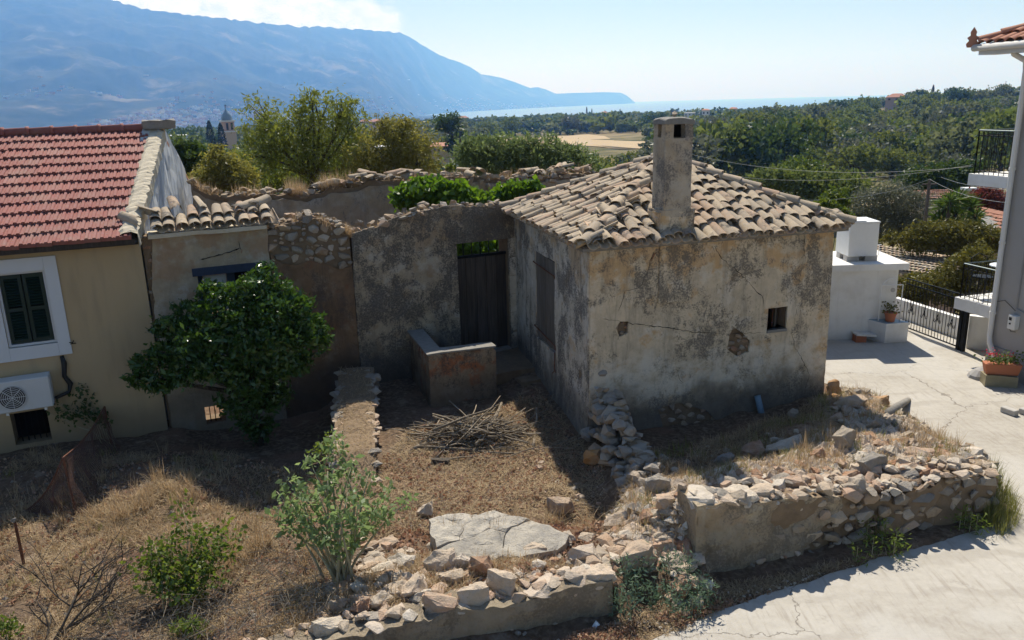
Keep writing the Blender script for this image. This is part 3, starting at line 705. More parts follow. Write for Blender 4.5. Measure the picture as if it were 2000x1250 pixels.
# ================================================================= barrel tiles
def tilemesh(seed, L=.46, w0=.105, w1=.082, h0=.082, h1=.066, th=.014, broken=0, m='barrel_tile', seg=7):
    r=random.Random(seed); V=[]; n=seg+1
    ends=[(0.0,w0,h0),(L*.5,(w0+w1)/2,(h0+h1)/2),(L,w1,h1)]
    for (y,w,h) in ends:
        for lay in (0,1):
            for k in range(n):
                a=math.pi*k/seg; ww=w-th*lay; hh=h-th*lay
                yy=y
                if y==0.0: yy+= r.uniform(-.012,.012)+(r.uniform(0,.14) if broken and k>seg*.4 else 0)
                V.append((-ww*math.cos(a)+r.uniform(-.003,.003),yy,hh*math.sin(a)+r.uniform(-.003,.003)))
    F=[]
    for i in range(2):
        a=i*2*n; b=(i+1)*2*n
        for k in range(seg):
            F.append((a+k,b+k,b+k+1,a+k+1)); F.append((a+n+k+1,b+n+k+1,b+n+k,a+n+k))
        F.append((a,a+n,b+n,b)); F.append((a+n-1,b+n-1,b+2*n-1,a+2*n-1))
    e=2*2*n
    for k in range(seg):
        F.append((k,k+1,n+k+1,n+k)); F.append((e+k,e+n+k,e+n+k+1,e+k+1))
    me=mkmesh('roof_tile',V,[tuple(reversed(f)) for f in F],m); 
    sm=[True]*len(me.polygons); me.polygons.foreach_set('use_smooth',sm)
    try: me.set_sharp_from_angle(angle=math.radians(40))
    except Exception: pass
    return me
TILES=[tilemesh(i,broken=0) for i in range(5)]+[tilemesh(20,broken=1),tilemesh(21,L=.30)]
def tile(mat4, parent, k=None, name='roof_tile'):
    o=bpy.data.objects.new(name, TILES[random.randrange(5) if k is None else k]); link(o,parent); o.matrix_local=mat4; return o
def slope_frame(o,e,s):
    e=Vector(e).normalized(); s=Vector(s).normalized(); n=e.cross(s).normalized(); M_=Matrix((e,s,n)).transposed().to_4x4(); M_.translation=Vector(o); return M_
def tile_geo(V,F,Mx,me):
    o=len(V); V+= [Mx@v.co for v in me.vertices]; F+=[tuple(i+o for i in p.vertices) for p in me.polygons]
def tiled_slope(parent, o, e, s, L, H, ua, cpitch=.185, rpitch=.345, covers=True, seed=1, missing=(), stuffV=None, stuffF=None, drop=.0):
    """o eave start, e along eave (length L), s up the slope, triangle with apex at (ua,H)"""
    r=random.Random(seed); M0=slope_frame(o,e,s); n=int(L/cpitch); off=(L-n*cpitch)/2
    for c in range(n+1):
        u=off+c*cpitch
        vm=lambda q: H*min(q/ua,(L-q)/(L-ua))
        cu=nz(c*.9,seed)*.025
        # pan row (concave) between cover rows
        v=-.07
        up=u+cpitch/2
        while stuffV is not None and v<vm(up)-.05 and up<L-.05:
            Mx=M0@Matrix.Translation((up+r.uniform(-.012,.012),v,.10+r.uniform(-.006,.006)))@Matrix.Rotation(math.pi,4,'Y')@Matrix.Rotation(r.uniform(-.04,.04),4,'Z')@Matrix.Rotation(.06,4,'X')
            tile_geo(stuffV,stuffF,Mx,TILES[r.randrange(5)]); v+=rpitch
        if not covers: continue
        v=-.05+r.uniform(-.03,.03); row=0
        while v<vm(u)-.12:
            if (r.random()<drop): v+=rpitch; row+=1; continue
            sag=nz(u*.9,v*.9,seed)*.03
            Mx=M0@Matrix.Translation((u+cu+r.uniform(-.028,.028),v+r.uniform(-.07,.07),.075+sag+r.uniform(-.01,.022)))@Matrix.Rotation(r.gauss(0,.11),4,'Z')@Matrix.Rotation(-.085+r.gauss(0,.035),4,'X')@Matrix.Rotation(r.gauss(0,.10),4,'Y')
            tile(Mx,parent,5 if r.random()<.12 else (6 if r.random()<.07 else r.randrange(5))); v+=rpitch*r.uniform(.9,1.08); row+=1
def hip_tiles(parent,a,b,pitch=.34,seed=1,lift=.11,big=1.12):
    r=random.Random(seed); a=Vector(a);b=Vector(b); s=(b-a).normalized(); e=s.cross(Vector((0,0,1))).normalized(); v=-.06; n=0
    while v<(b-a).length-.15:
        M_=slope_frame(a+s*v,e,s)@Matrix.Translation((r.uniform(-.02,.02),0,lift+r.uniform(-.012,.02)))@Matrix.Rotation(r.uniform(-.08,.08),4,'Z')@Matrix.Rotation(-.07,4,'X')@Matrix.Diagonal((big,1.05,big,1))
        tile(M_,parent,r.randrange(5),'hip_tile'); v+=pitch*r.uniform(.93,1.05)
# ================================================================= the stone cottage
A_=Vector((1.2,12.15)); B_=Vector((5.55,13.40)); C_=Vector((.10,16.50)); D_=Vector((4.45,17.75)); EZ=3.30
cottage=empty('stone_cottage'); tag(cottage,'weathered stone cottage with barrel tile hip roof and tall chimney','cottage')
WF=Wall(A_,B_-A_,.5); LF=(B_-A_).length; WS=Wall(C_,A_-C_,.5); LS=(A_-C_).length
WF.seed=3; WF.bumpv=.014; WS.seed=6; WS.bumpv=.014
fp=WF.px; sp=WS.px
w0=fp(1497,645); w1=fp(1538,598)
win=[(w0[0],w0[1]),(w1[0],w0[1]),(w1[0],w1[1]),(w0[0],w1[1])]
patch1=[(*fp(x,y),.02) for x,y in [(1424,655),(1432,640),(1450,650),(1466,665),(1462,688),(1440,696),(1420,682)]]
patch2=[(*fp(x,y),.012) for x,y in [(1203,640),(1212,628),(1228,628),(1226,650),(1210,658)]]
patch3=[(*fp(x,y),.03) for x,y in [(1285,800),(1330,788),(1378,800),(1400,822),(1380,845),(1300,850)]]
patch4=[(*fp(x,y),.03) for x,y in [(1152,740),(1200,728),(1232,740),(1240,790),(1250,850),(1262,905),(1160,905),(1158,800)]]
patch5=[(*fp(x,y),.012) for x,y in [(1552,670),(1572,678),(1585,682),(1572,692),(1556,690)]]
WF.build('core_wall','mortar_earth',cottage,[(.03,-.5),(LF-.02,-.5),(LF-.03,EZ-.06),(.03,EZ-.06)],[win],.2,.02,-.055,.44,seed=2)
WF.build('front_wall','plaster_front',cottage,[(.02,-.5,0),(LF,-.5,0),(LF-.02,1.2,.02),(LF-.06,EZ-.02,.02),(.03,EZ-.02,0)],[win,patch1,patch2,patch3],.11,.014,0,.034,seed=3)
WS.build('core_side_wall','mortar_earth',cottage,[(0,-.5),(LS-.03,-.5),(LS-.03,EZ-.06),(0,EZ-.06)],[[(*sp(1086,690)[:1],1.02),(sp(1047,640)[0],1.02),(sp(1047,640)[0],2.64),(sp(1086,690)[0],2.64)][::-1]] if False else [],.25,.01,-.20,.3,seed=4)
st0=sp(1046,560)[0]; st1=sp(1083,580)[0]; sz0=sp(1060,668)[1]; sz1=sp(1050,492)[1]
shut=[(st0,sz0),(st1,sz0),(st1,sz1),(st0,sz1)]
WS.build('side_wall','plaster_side',cottage,[(0,-.5),(LS-.03,-.5),(LS-.02,1.4,.015),(LS-.01,EZ-.02),(0,EZ-.02)],[shut],.11,.014,0,.20,seed=6)
for nm,p,q in (('rear_wall',D_,C_),('right_wall',B_,D_)):
    w=Wall(p,q-p,.5); w.build(nm,'plaster_ruin',cottage,[(.52,-.5),((q-p).length-.02,-.5),((q-p).length-.02,EZ-.03),(.52,EZ-.03)],[],.4,.014,-.01,.45,seed=8)
face_stones(WF,cottage,[p[:2] for p in patch3],16,.07,.16,('limestone','rubble_wall'),-.025,5)
face_stones(WF,cottage,[p[:2] for p in patch1],12,.06,.13,('rubble_wall','rock_red','limestone_grey'),-.035,6); face_stones(WF,cottage,[p[:2] for p in patch2],5,.05,.09,('rubble_wall','rock_red'),-.035,7)
# corner quoin band of smoother plaster and lintel block
for pts,w in [([fp(1279,488),fp(1270,510),fp(1265,528),fp(1250,560),fp(1222,568),fp(1208,608)],.014),([fp(1178,622),fp(1230,632),fp(1300,640),fp(1350,648),fp(1420,652),fp(1490,650)],.012),
              ([fp(1395,478),fp(1410,505),fp(1436,525),fp(1470,560),fp(1487,578),fp(1490,598)],.013),([fp(1570,447),fp(1571,490),fp(1573,515)],.011),([fp(1545,640),fp(1552,680),fp(1565,700),fp(1580,730),fp(1570,770)],.012),
              ([fp(1320,720),fp(1326,738),fp(1335,748)],.008),([fp(1545,556),fp(1556,600),fp(1550,640)],.006)]:
    WF.crack(pts,w*.5,cottage,len(pts)*3+int(w*1000),.006)
WF.crack([fp(1281,492),fp(1276,500),fp(1271,510)],.03,cottage,77,.008,'plaster_red')
# window in the front wall
wd=empty('window'); wd.parent=cottage
B=MB(); WF.bb(B,win[0][0]+.0,win[1][0],win[0][1]-.05,win[0][1]+.0,-.3,.03); B.build('sill','mortar_grey',wd)
B=MB(); WF.bb(B,win[0][0]-.06,win[1][0]+.06,win[2][1]+.0,win[2][1]+.07,-.3,.006); B.build('lintel','mortar_grey',wd)
for f in (.3,.55): 
    B=MB(); t_=win[0][0]+(win[1][0]-win[0][0])*f; B.tube([WF.at(t_,win[0][1],-.16),WF.at(t_,win[2][1],-.16)],.009,6); B.build('bar','rust',wd)
B=MB(); c=WF.at(win[1][0]-.08,(win[0][1]+win[2][1])/2,-.2); B.box(c,(.10,.02,.42),WF.rot()@Matrix.Rotation(.8,3,'Z')@Matrix.Rotation(.1,3,'Y')); B.build('shutter_board','grey_wood',wd)
B=MB(); WF.bb(B,win[0][0]-.3,win[1][0]+.3,win[0][1]-.4,win[2][1]+.3,-.62,-.6); B.build('interior_backing','dark_void',wd)  # near-black sheet painting in the unlit room behind the window
# shutters on the side wall with two iron bars
sh=empty('shutter'); sh.parent=cottage
nb=4
for k in range(nb):
    a=st0+(st1-st0)*k/nb; b=st0+(st1-st0)*(k+1)/nb; WS.box('board','grey_wood',sh,a+.006,b-.006,sz0+.02+.02*(k%2),sz1-.02,-.06+.008*(k%2),-.02+.008*(k%2))
for zz,tl in ((sz1-.22,-.05),(sz0+.22,-.1)):
    B=MB(); B.tube([WS.at(st0-.06,zz,.01),WS.at(st0-.02,zz,.03),WS.at(st1+.10,zz+tl*.4,.035),WS.at(st1+.16,zz+tl,.05)],.012,6); B.build('iron_bar','rust',sh)
B=MB(); B.tube([WS.at(st1+.06,sz0+.05,.03),WS.at(st1+.07,sz0-.3,.04),WS.at(st1+.0,sz0-.36,.06)],.009,6); B.tube([WS.at(st1+.07,sz0-.28,.03),WS.at(st1+.16,sz0-.3,.05)],.008,6); B.build('hook','rust',sh)
# roof
OV=.13
def off(p,q,r_):  # eave corner pushed outwards from the centre
    c=(A_+B_+C_+D_)/4; d=(p-c).normalized(); return p+d*OV*1.35
a2,b2,c2,d2=[off(p,0,0) for p in (A_,B_,C_,D_)]
ez=EZ+.0; apx=Vector((*( (A_+B_+C_+D_)/4),4.36)); apx.x+=.05
A3,B3,C3,D3=[Vector((p.x,p.y,ez)) for p in (a2,b2,c2,d2)]
roof=mo('roof',[A3,B3,C3,D3,apx]+[p-Vector((0,0,.05)) for p in (A3,B3,C3,D3)],[(0,1,4),(2,0,4),(3,2,4),(1,3,4),(5,7,8,6),(0,5,6,1),(2,7,5,0),(3,8,7,2),(1,6,8,3)],'mortar_grey',cottage)
def slope_of(p,q):
    e=(q-p); L=e.length; e=e/L; ua=(apx-p).dot(e); foot=p+e*ua; s=(apx-foot); return p,e,s/s.length,L,s.length,ua
PV=[];PF=[]
random.seed(21)
p_,e_,s_,L_,H_,u_=slope_of(A3,B3); tiled_slope(roof,p_,e_,s_,L_,H_,u_,.172,.335,True,3,(),PV,PF,.02)
p_,e_,s_,L_,H_,u_=slope_of(C3,A3); tiled_slope(roof,p_,e_,s_,L_,H_,u_,.178,.36,True,8,(),PV,PF,.05)
for pq in ((B3,D3),(D3,C3)):
    V0=len(roof.children); p_,e_,s_,L_,H_,u_=slope_of(*pq); M0=slope_frame(p_,e_,s_)
    # far slopes, hidden from the photograph: joined with the pan tiles
    n=int(L_/.2)
    for c in range(n):
        u=.1+c*.2; v=-.05
        while v<H_*min(u/u_,(L_-u)/(L_-u_))-.1:
            tile_geo(PV,PF,M0@Matrix.Translation((u,v,.07))@Matrix.Rotation(-.08,4,'X'),TILES[c%5]); v+=.36
o=mo('pan_tiles',PV,PF,'barrel_tile',roof,True); tag(o,kind='stuff')
for k,(p,q) in enumerate(((A3,apx),(B3,apx),(C3,apx),(D3,apx))): hip_tiles(roof,p,q,.34,k)
random.seed(5)
for k in range(7):   # loose stones and tile fragments piled at the ridge and left eave
    p=apx+Vector((random.uniform(-.25,.2),random.uniform(-.2,.2),.06)); stone(ROCK,'limestone_grey',p,(random.uniform(.14,.26),.14,.09),(0,0,random.uniform(0,6)),roof,'ridge_stone')
# mortar bedding under the front eave
B=MB(); 
for k in range(26):
    t_=LF*k/25.; B.box(WF.at(t_,EZ-.015,.02),(LF/25*1.02,.12+.03*nz(k*.7),.07+.02*nz(k*1.3,4)),WF.rot())
B.build('eave_mortar','mortar_cream',cottage)
# chimney standing on the front wall
ch=empty('chimney'); ch.parent=cottage
c0=fp(1297,330)[0]; c1=fp(1350,330)[0]; cw=c1-c0; DP=.38
zt=fp(1300,270)[1]; zc=fp(1300,243)[1]; zb=fp(1300,413)[1]
def rough(o,amp=.012,cuts=3,seed=0):
    b=bmesh.new(); b.from_mesh(o.data); bmesh.ops.remove_doubles(b,verts=b.verts,dist=1e-5)
    bmesh.ops.subdivide_edges(b,edges=list(b.edges),cuts=cuts,use_grid_fill=True)
    for v in b.verts:
        p=v.co; v.co=p+Vector((nz(p.x*5+seed,p.y*5,p.z*5),nz(p.x*5,p.y*5+seed,p.z*5),nz(p.x*5,p.y*5,p.z*5+seed)))*amp
    b.to_mesh(o.data); b.free(); return o
B=MB(); WF.bb(B,c0,c1,zb-.4,zt,-DP,.02); rough(B.build('shaft','chimney_plaster',ch),.014,5)
B=MB(); WF.bb(B,c0-.06,c1+.07,2.3,zb-.02,-DP-.02,.03); rough(B.build('base','plaster_front',ch),.02,5,3)
B=MB(); WF.bb(B,c0-.045,c1+.055,zb-.10,zb+.02,-DP-.03,.035); rough(B.build('ledge','chimney_plaster',ch),.03,4,8)
fl0=c0+cw*.30; fl1=c0+cw*.72
for (a,b,o0,o1) in ((c0,fl0,-.12,.02),(fl1,c1,-.12,.02),(c0,c0+.11,-DP,-.25),(c1-.11,c1,-DP,-.24)):
    B=MB(); WF.bb(B,a,b,zt-.002,zc,o0,o1); rough(B.build('flue_post','chimney_plaster',ch),.010,2,a*9)
B=MB(); WF.bb(B,c0+.12,c1-.08,zt-.3,zc-.02,-.26,-.16); B.build('flue_shade','dark_void',ch)  # near-black block painting in the darkness inside the flue
B=MB(); c=WF.at((c0+c1)/2,zc,-DP/2+.02); 
pr=[(.0,.10)]; 
B.lathe([(.40,-.0),(.41,.03),(.30,.075),(.14,.10),(.02,.105)],(0,0,0),8)
o=rough(B.build('cap','mortar_grey',ch),.02,2,5)
for v in o.data.vertices:
    p=v.co; q=WF.rot()@Vector((max(-cw*.5-.02,min(cw*.5+.02,p.x)),max(-DP*.5-.02,min(DP*.5+.02,p.y)),p.z)); v.co=c+q
for (a,oo) in ((c0+.04,-.02),(c1-.04,-.02),(c0+.04,-DP+.05),(c1-.04,-DP+.05)):
    stone(ROCK,'limestone_grey',WF.at(a,zc+.03,oo),(.11,.11,.11),(0,0,a*9),ch,'cap_stone')
stone(ROCK,'limestone_grey',c+Vector((0,0,.13)),(.11,.11,.13),(.2,.1,1),ch,'cap_stone')
# blue drain pipe standing against the front wall
B=MB(); q0=fp(1481,805); q1=fp(1474,770); B.tube([WF.at(q0[0],q0[1]-.1,.16),WF.at(q1[0],q1[1],.08)],.055,12); dp=B.build('drain_pipe','pvc_blue',None,True)
tag(dp,'short blue plastic pipe standing at the foot of the cottage front wall','pipe')
# ================================================================= ruined wall with the plank door
WB=Wall(C_,(.91,.414),.5); bp=WB.px; WB.seed=14; WB.bumpv=.02
dw=empty('ruined_wall'); tag(dw,'roofless stained plaster wall with plank door beside the cottage','wall')
d0,d1=-1.29,-.15; dz0,dz1=.38,2.76
door_hole=[(d0,dz0),(d1,dz0),(d1,dz1),(d0,dz1)]
top=[(0.0,3.42),(-.25,3.44),(-.62,3.46),(-1.16,3.50),(-1.6,3.52),(-2.02,3.48),(-2.35,3.42),(-2.62,3.36),(-2.75,3.30),(-3.0,3.22),(-3.40,3.16)]
WB.build('plaster_face','plaster_ruin',dw,[(-3.45,-.5),(0,-.5)]+[(a,b,.035) for a,b in top]+[(-3.43,2.4,.04)],[door_hole],.12,.02,0,.04,seed=14)
WB.build('core','mortar_earth',dw,[(-3.40,-.5),(0,-.5)]+[(a,b-.06,.06) for a,b in top],[door_hole],.25,.02,-.045,.46,seed=15)
top_stones(WB,dw,[(p[0],p[1]-.03) for p in top],64,.10,.26,.5,('limestone','limestone_grey','rubble_wall'),3)
# lintel, jamb stones
WB.box('lintel','plaster_ruin',dw,d0-.22,d1+.12,dz1+.0,dz1+.16,-.3,.024)
for k in range(6): WB.box('jamb_stone','plaster_side',dw,d1+.01,d1+.15,dz0+k*.4,dz0+k*.4+.385,-.35,.022)
door=empty('door'); door.parent=dw; tz=2.43
for k in range(5):
    a=d0+(d1-d0)*k/5; b=d0+(d1-d0)*(k+1)/5; WB.box('plank','old_wood',door,a+.005,b-.005,dz0,tz-.02,-.20+.008*(k%2),-.155+.008*(k%2))
WB.box('rail','black_iron',door,d0,d1,tz-.01,tz+.04,-.2,-.12)
for k in range(1,6): 
    B=MB(); t_=d0+(d1-d0)*k/6; B.tube([WB.at(t_,tz,-.15),WB.at(t_,dz1,-.15)],.011,6); B.build('transom_bar','black_iron',door)
WB.box('threshold','mortar_grey',dw,d0,d1,dz0-.2,dz0+.02,-.4,.02)
# ---------------- middle piece: red stained lower wall, bare rubble above
mw=empty('rubble_ruin_wall'); tag(mw,'broken wall with bare rubble top above reddish plaster between door wall and tiled ruin','wall')
low=[(-3.44,2.55),(-3.7,2.50),(-3.95,2.62),(-4.2,2.72),(-4.5,2.66),(-4.75,2.74),(-4.93,2.92)]
WB.build('plaster_face','plaster_red',mw,[(-4.95,-.6),(-3.45,-.6)]+[(a,b,.035) for a,b in low],[],.13,.02,-.01,.05,seed=24)
tp=[(-3.44,3.20),(-3.7,3.36),(-3.95,3.52),(-4.2,3.56),(-4.45,3.50),(-4.7,3.46),(-4.95,3.40)]
WB.build('core','mortar_earth',mw,[(-4.93,-.6),(-3.43,-.6)]+[(a,b-.05,.06) for a,b in tp],[],.2,.03,-.065,.44,seed=25)
poly=[(-4.9,2.9),(-4.5,2.7),(-4.2,2.76),(-3.95,2.66),(-3.7,2.55),(-3.46,2.6),(-3.46,3.15),(-3.7,3.3),(-4.2,3.5),(-4.9,3.36)]
face_stones(WB,mw,poly,130,.06,.23,('limestone_grey','rubble_wall','limestone'),-.03,9)
top_stones(WB,mw,tp,44,.10,.24,.5,('limestone_grey','limestone','rubble_wall'),13)
# ---------------- left ruin with a strip of barrel tiles
lr=empty('ruined_house_front'); tag(lr,'ruined cream house front topped by a short strip of barrel tiles','ruin')
wl=[(-6.22,1.9),(-5.08,1.9),(-5.08,2.66),(-6.22,2.66)]
bh=[(-6.40,-.14),(-6.05,-.14),(-6.05,.2),(-6.40,.2)]
WB.build('plaster_face','plaster_left_ruin',lr,[(-6.98,-.6,0),(-4.955,-.6,0),(-4.955,2.9,.03),(-4.94,3.44,0),(-6.86,3.46,.03),(-6.95,2.7,.05),(-7.0,2.0,.04),(-7.0,1.2,.03)],[wl,bh],.12,.018,.0,.05,seed=34)
WB.build('core','mortar_earth',lr,[(-7.03,-.6),(-4.96,-.6),(-4.96,3.42),(-7.03,3.42)],[wl,bh],.3,.02,-.055,.44,seed=35)
face_stones(WB,lr,[(-7.03,1.0),(-6.9,1.0),(-6.86,3.2),(-7.0,3.3)],16,.06,.12,('rock_red','rubble_wall'),-.05,19)
WB.crack([bp(588/4.1667+240,540/4.1667+380) if 0 else bp(383,512),bp(415,500),bp(440,495),bp(455,488),bp(468,484)],.016,lr,5,.012); WB.crack([bp(467,472),bp(472,490),bp(478,498)],.014,lr,8,.012)
stone(ROCK,'rock_red',WB.at(*bp(472,491),-.0),(.07,.03,.10),(0,0,.4),lr,'plaster_gap')
wd=empty('window'); wd.parent=lr
WB.box('lintel','frame_blue',wd,-6.3,-5.02,2.66,2.80,-.3,.03); 
for a,b in ((-6.22,-6.13),(-5.72,-5.58),(-5.17,-5.08)): WB.box('mullion','frame_blue',wd,a,b,1.9,2.66,-.22,-.14)
WB.box('board','frame_white',wd,-6.12,-5.73,1.95,2.6,-.24,-.2); WB.box('board','dark_void',wd,-5.57,-5.18,1.9,2.64,-.30,-.26)  # the dark void board paints darkness into that half of the window
bw=empty('basement_window'); bw.parent=lr
for k in range(1,4):
    B=MB(); t_=-6.40+.35*k/4; B.tube([WB.at(t_,-.14,-.12),WB.at(t_,.2,-.12)],.009,6); B.build('bar','black_iron',bw)
ts=empty('tile_strip'); ts.parent=lr; random.seed(12)
M0=slope_frame(WB.at(-6.9,3.47,.10),(WB.d.x,WB.d.y,0),(-WB.n.x*.93,-WB.n.y*.93,.36))
r=random.Random(6)
for c in range(10):
    for row in range(2):
        if row==1 and c in (2,): continue
        tile(M0@Matrix.Translation((.12+c*.205+r.uniform(-.02,.02),row*.27+r.uniform(-.02,.03),.085+row*.03+r.uniform(0,.02)))@Matrix.Rotation(r.gauss(0,.09),4,'Z')@Matrix.Rotation(-.1,4,'X')@Matrix.Rotation(r.gauss(0,.08),4,'Y'),ts)
    tile(M0@Matrix.Translation((.22+c*.205,.02,.09))@Matrix.Rotation(math.pi,4,'Y'),ts,name='pan_tile')
for x,y,rz,ry in ((.95,.42,.2,.9),(1.75,.45,-.9,.2),(.2,.35,.8,1.2),(-.1,.12,.7,-.5),(1.45,.36,-1.0,.1),(.5,.5,.1,.2)):
    tile(M0@Matrix.Translation((x,y,.17))@Matrix.Rotation(rz,4,'Z')@Matrix.Rotation(ry,4,'Y'),ts,5,'broken_tile')
B=MB(); WB.bb(B,-6.92,-4.96,3.40,3.47,-.45,.10); rough(B.build('cornice','mortar_cream',lr),.02,4,3)
top_stones(WB,lr,[(-6.85,3.55),(-5.0,3.52)],16,.08,.16,.35,('limestone_grey','rubble_wall'),23)
# ---------------- rear wall of the ruin
WR=Wall(C_+Vector((-.28,.96))*4.6,(.91,.414),.5); rp=WR.px
rw=empty('rear_ruin_wall'); tag(rw,'long broken rear wall of the roofless ruin with tiles and stones on top','wall')
tp=[(4.3,3.7),(3.2,3.66),(2.2,3.64),(1.2,3.62),(.2,3.66),(-.8,3.64),(-1.6,3.72),(-2.3,3.60),(-2.8,3.52),(-3.4,3.46),(-4.3,3.52),(-5.2,3.56),(-6.0,3.50),(-6.5,3.75),(-6.7,3.85)]
rt=[(*rp(x,y),) for x,y in [(1165,334),(1110,340),(1040,346),(960,348),(900,345),(850,350),(790,352),(720,352),(700,362),(640,368),(600,384),(560,378),(500,380),(440,384),(400,376),(375,360)]]
WR.build('plaster_face','plaster_rear',rw,[(rt[-1][0],-.5),(4.6,-.5),(4.6,3.4)]+[(a,b-.14,.06) for a,b in rt],[],.16,.02,0,.05,seed=44)
WR.build('core','mortar_earth',rw,[(rt[-1][0],-.5),(4.6,-.5),(4.6,3.45)]+[(a,b-.02,.07) for a,b in rt],[],.3,.03,-.055,.44,seed=45)
top_stones(WR,rw,rt[:7],58,.14,.30,.5,('limestone_grey','rubble_wall','limestone_grey','limestone'),53)
top_stones(WR,rw,rt[6:],75,.12,.30,.5,('limestone_grey','limestone','limestone_grey','rubble_wall'),54)
face_stones(WR,rw,[rp(x,y) for x,y in [(880,352),(1160,336),(1160,362),(1000,368),(880,362)]],70,.10,.24,('limestone_grey','rubble_wall'),.0,55)
r=random.Random(31)
for k in range(34):
    f=r.random(); i=min(len(rt)-2,int(f*(len(rt)-1)*.62)); a=rt[i];b=rt[i+1]; q=r.random(); t_=a[0]+(b[0]-a[0])*q; z_=a[1]+(b[1]-a[1])*q
    Mx=Matrix.Translation(WR.at(t_,z_+.08+r.uniform(0,.08),-.25+r.uniform(-.2,.2)))@Matrix.Rotation(r.uniform(0,6.3),4,'Z')@Matrix.Rotation(r.uniform(-.3,.3),4,'X')@Matrix.Rotation(r.uniform(-.6,.6),4,'Y')
    tile(Mx,rw,r.choice([0,1,5,6]),'fallen_tile')
# ================================================================= parapet and steps by the door
pp=empty('stair_parapet'); tag(pp,'low L shaped plastered parapet in front of the plank door','parapet')
PB=Vector((-1.55,13.85)); PE=Vector((-.32,14.25)); PT=Vector((-2.1,15.45))
wf=Wall(PB,PE-PB,.28); wf.build('front_panel','plaster_parapet',pp,[(0,-.4,0),((PE-PB).length,-.4,0),((PE-PB).length,1.02,.015),((PE-PB).length-.06,1.09,.02),(.02,1.08,.01)],[],.1,.012,0,.28,seed=61)
wsd=Wall(PT,PB-PT,.28); wsd.build('side_panel','plaster_parapet',pp,[(0,-.4),((PB-PT).length-.02,-.4),((PB-PT).length-.02,1.07,.015),(0,1.07)],[],.1,.012,-.02,.28,seed=62)
B=MB(); wf.bb(B,-.02,(PE-PB).length+.0,1.085,1.115,-.30,.015); rough(B.build('coping','mortar_grey',pp),.012,4,2)
B=MB(); wsd.bb(B,.0,(PB-PT).length-.31,1.075,1.112,-.31,.01); rough(B.build('coping','mortar_grey',pp),.012,4,4)
st=empty('door_steps'); tag(st,'worn stone landing and steps leading up to the plank door','steps')
for k,(o0,o1,z) in enumerate(((.0,1.35,.36),(1.35,1.75,.24),(1.75,2.15,.12))):
    B=MB(); WB.bb(B,-1.75 if k==0 else -.72,.0-o0*.0 if k else -.02,-.3,z,o0+.01,o1); rough(B.build('step','mortar_earth',st),.02,4,k*3)
# ================================================================= stub wall running towards the viewer
sw=empty('low_rubble_wall'); tag(sw,'low flat topped rubble wall between the courtyard and the weedy yard','wall')
S0=Vector((-3.02,14.6)); S1=Vector((-2.38,10.6)); sdv=(S1-S0).normalized()
ws=Wall(S0,-(S0-S1),.62); ws.n=-ws.n  # placeholder normal; body below
Vv=[];Ff=[]
NS=44
def stub_z(f): return (.62-.30*min(1,f*1.6)+.03*nz(f*9))*(1-max(0,(f-.8)/.2))+.0
for i in range(NS):
    f=i/(NS-1); p=S0.lerp(S1,f); rt_=Vector((-sdv.y,sdv.x))  # to the +x side
    for k,(w,zz) in enumerate(((-.36,-.5),(-.33,0),(-.12,.03),(.12,.03),(.33,0),(.36,-.5))):
        q=p+rt_*(w+nz(f*22,k*3)*.03); z=stub_z(f)+zz+nz(f*30,k*5,2)*.03 if zz>-.4 else -.5; Vv.append((q.x,q.y,z))
Ff=[(i*6+k,i*6+k+1,(i+1)*6+k+1,(i+1)*6+k) for i in range(NS-1) for k in range(5)]
mo('core','mortar_earth' and Ff or Ff,[] ,'mortar_earth',sw) if False else mo('core',Vv,[tuple(reversed(f)) for f in Ff],'mortar_earth',sw)
r=random.Random(77)
for k in range(230):
    f=r.random(); p=S0.lerp(S1,f); w=r.choice([-.32,-.28,.32,.28,.0,.1,-.1,.2,-.2]) ; q=p+Vector((-sdv.y,sdv.x))*(w+r.uniform(-.04,.04)); s_=r.uniform(.10,.26)*(1 if abs(w)>.2 else .75)
    stone(ROCK,r.choice(['limestone','limestone_grey','limestone'] if f>.35 else ['limestone_grey']),(q.x,q.y,stub_z(f)-s_*.12-(0 if abs(w)<.2 else r.choice([0,0,.12,.22]))),(s_*1.3,s_,s_*.6),(r.uniform(-.2,.2),r.uniform(-.2,.2),r.uniform(0,6)),sw,i=r.randrange(99))
# ================================================================= yellow house
yh=empty('yellow_house'); tag(yh,'cream yellow house with red tiled roof and green shutters at left','house')
HT0,HT1=-13.0,-7.06
nn=Vector((-.225,.974)).normalized(); E0=C_+WB.d*HT1
yw=[(-9.25,1.79),(-8.54,1.79),(-8.54,3.04),(-9.25,3.04)]; yb=[(-9.43,.09),(-8.89,.09),(-8.89,.66),(-9.43,.66)]
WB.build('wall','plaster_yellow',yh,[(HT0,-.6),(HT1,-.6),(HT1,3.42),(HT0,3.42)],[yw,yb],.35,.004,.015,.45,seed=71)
WG=Wall(E0,nn,.35); gp=WG.px
sr,zr=gp(318,254); sr=min(max(sr,3.0),5.2); zr=5.12
WG.build('gable_wall','gable_whitewash',yh,[(.47,-.6),(2*sr+.1,-.6),(2*sr+.1,3.35),(sr+.35,zr+.02,.03),(sr-.1,zr+.06,.03),(.47,3.62,.03)],[],.25,.02,-.01,.35,seed=72)
rf=empty('roof'); rf.parent=yh
def rpt(t_,s_,dz=0.0):
    p=C_+WB.d*t_+nn*s_; return Vector((p.x,p.y,3.47+(zr-3.47)*(s_+.28)/(sr+.28)+dz))
B=MB(); B.prism([rpt(HT0,-.26,-.03),rpt(HT1-.02,-.26,-.03),rpt(HT1-.02,sr,-.03),rpt(HT0,sr,-.03)],(0,0,-.08)); B.build('deck','old_wood',rf)
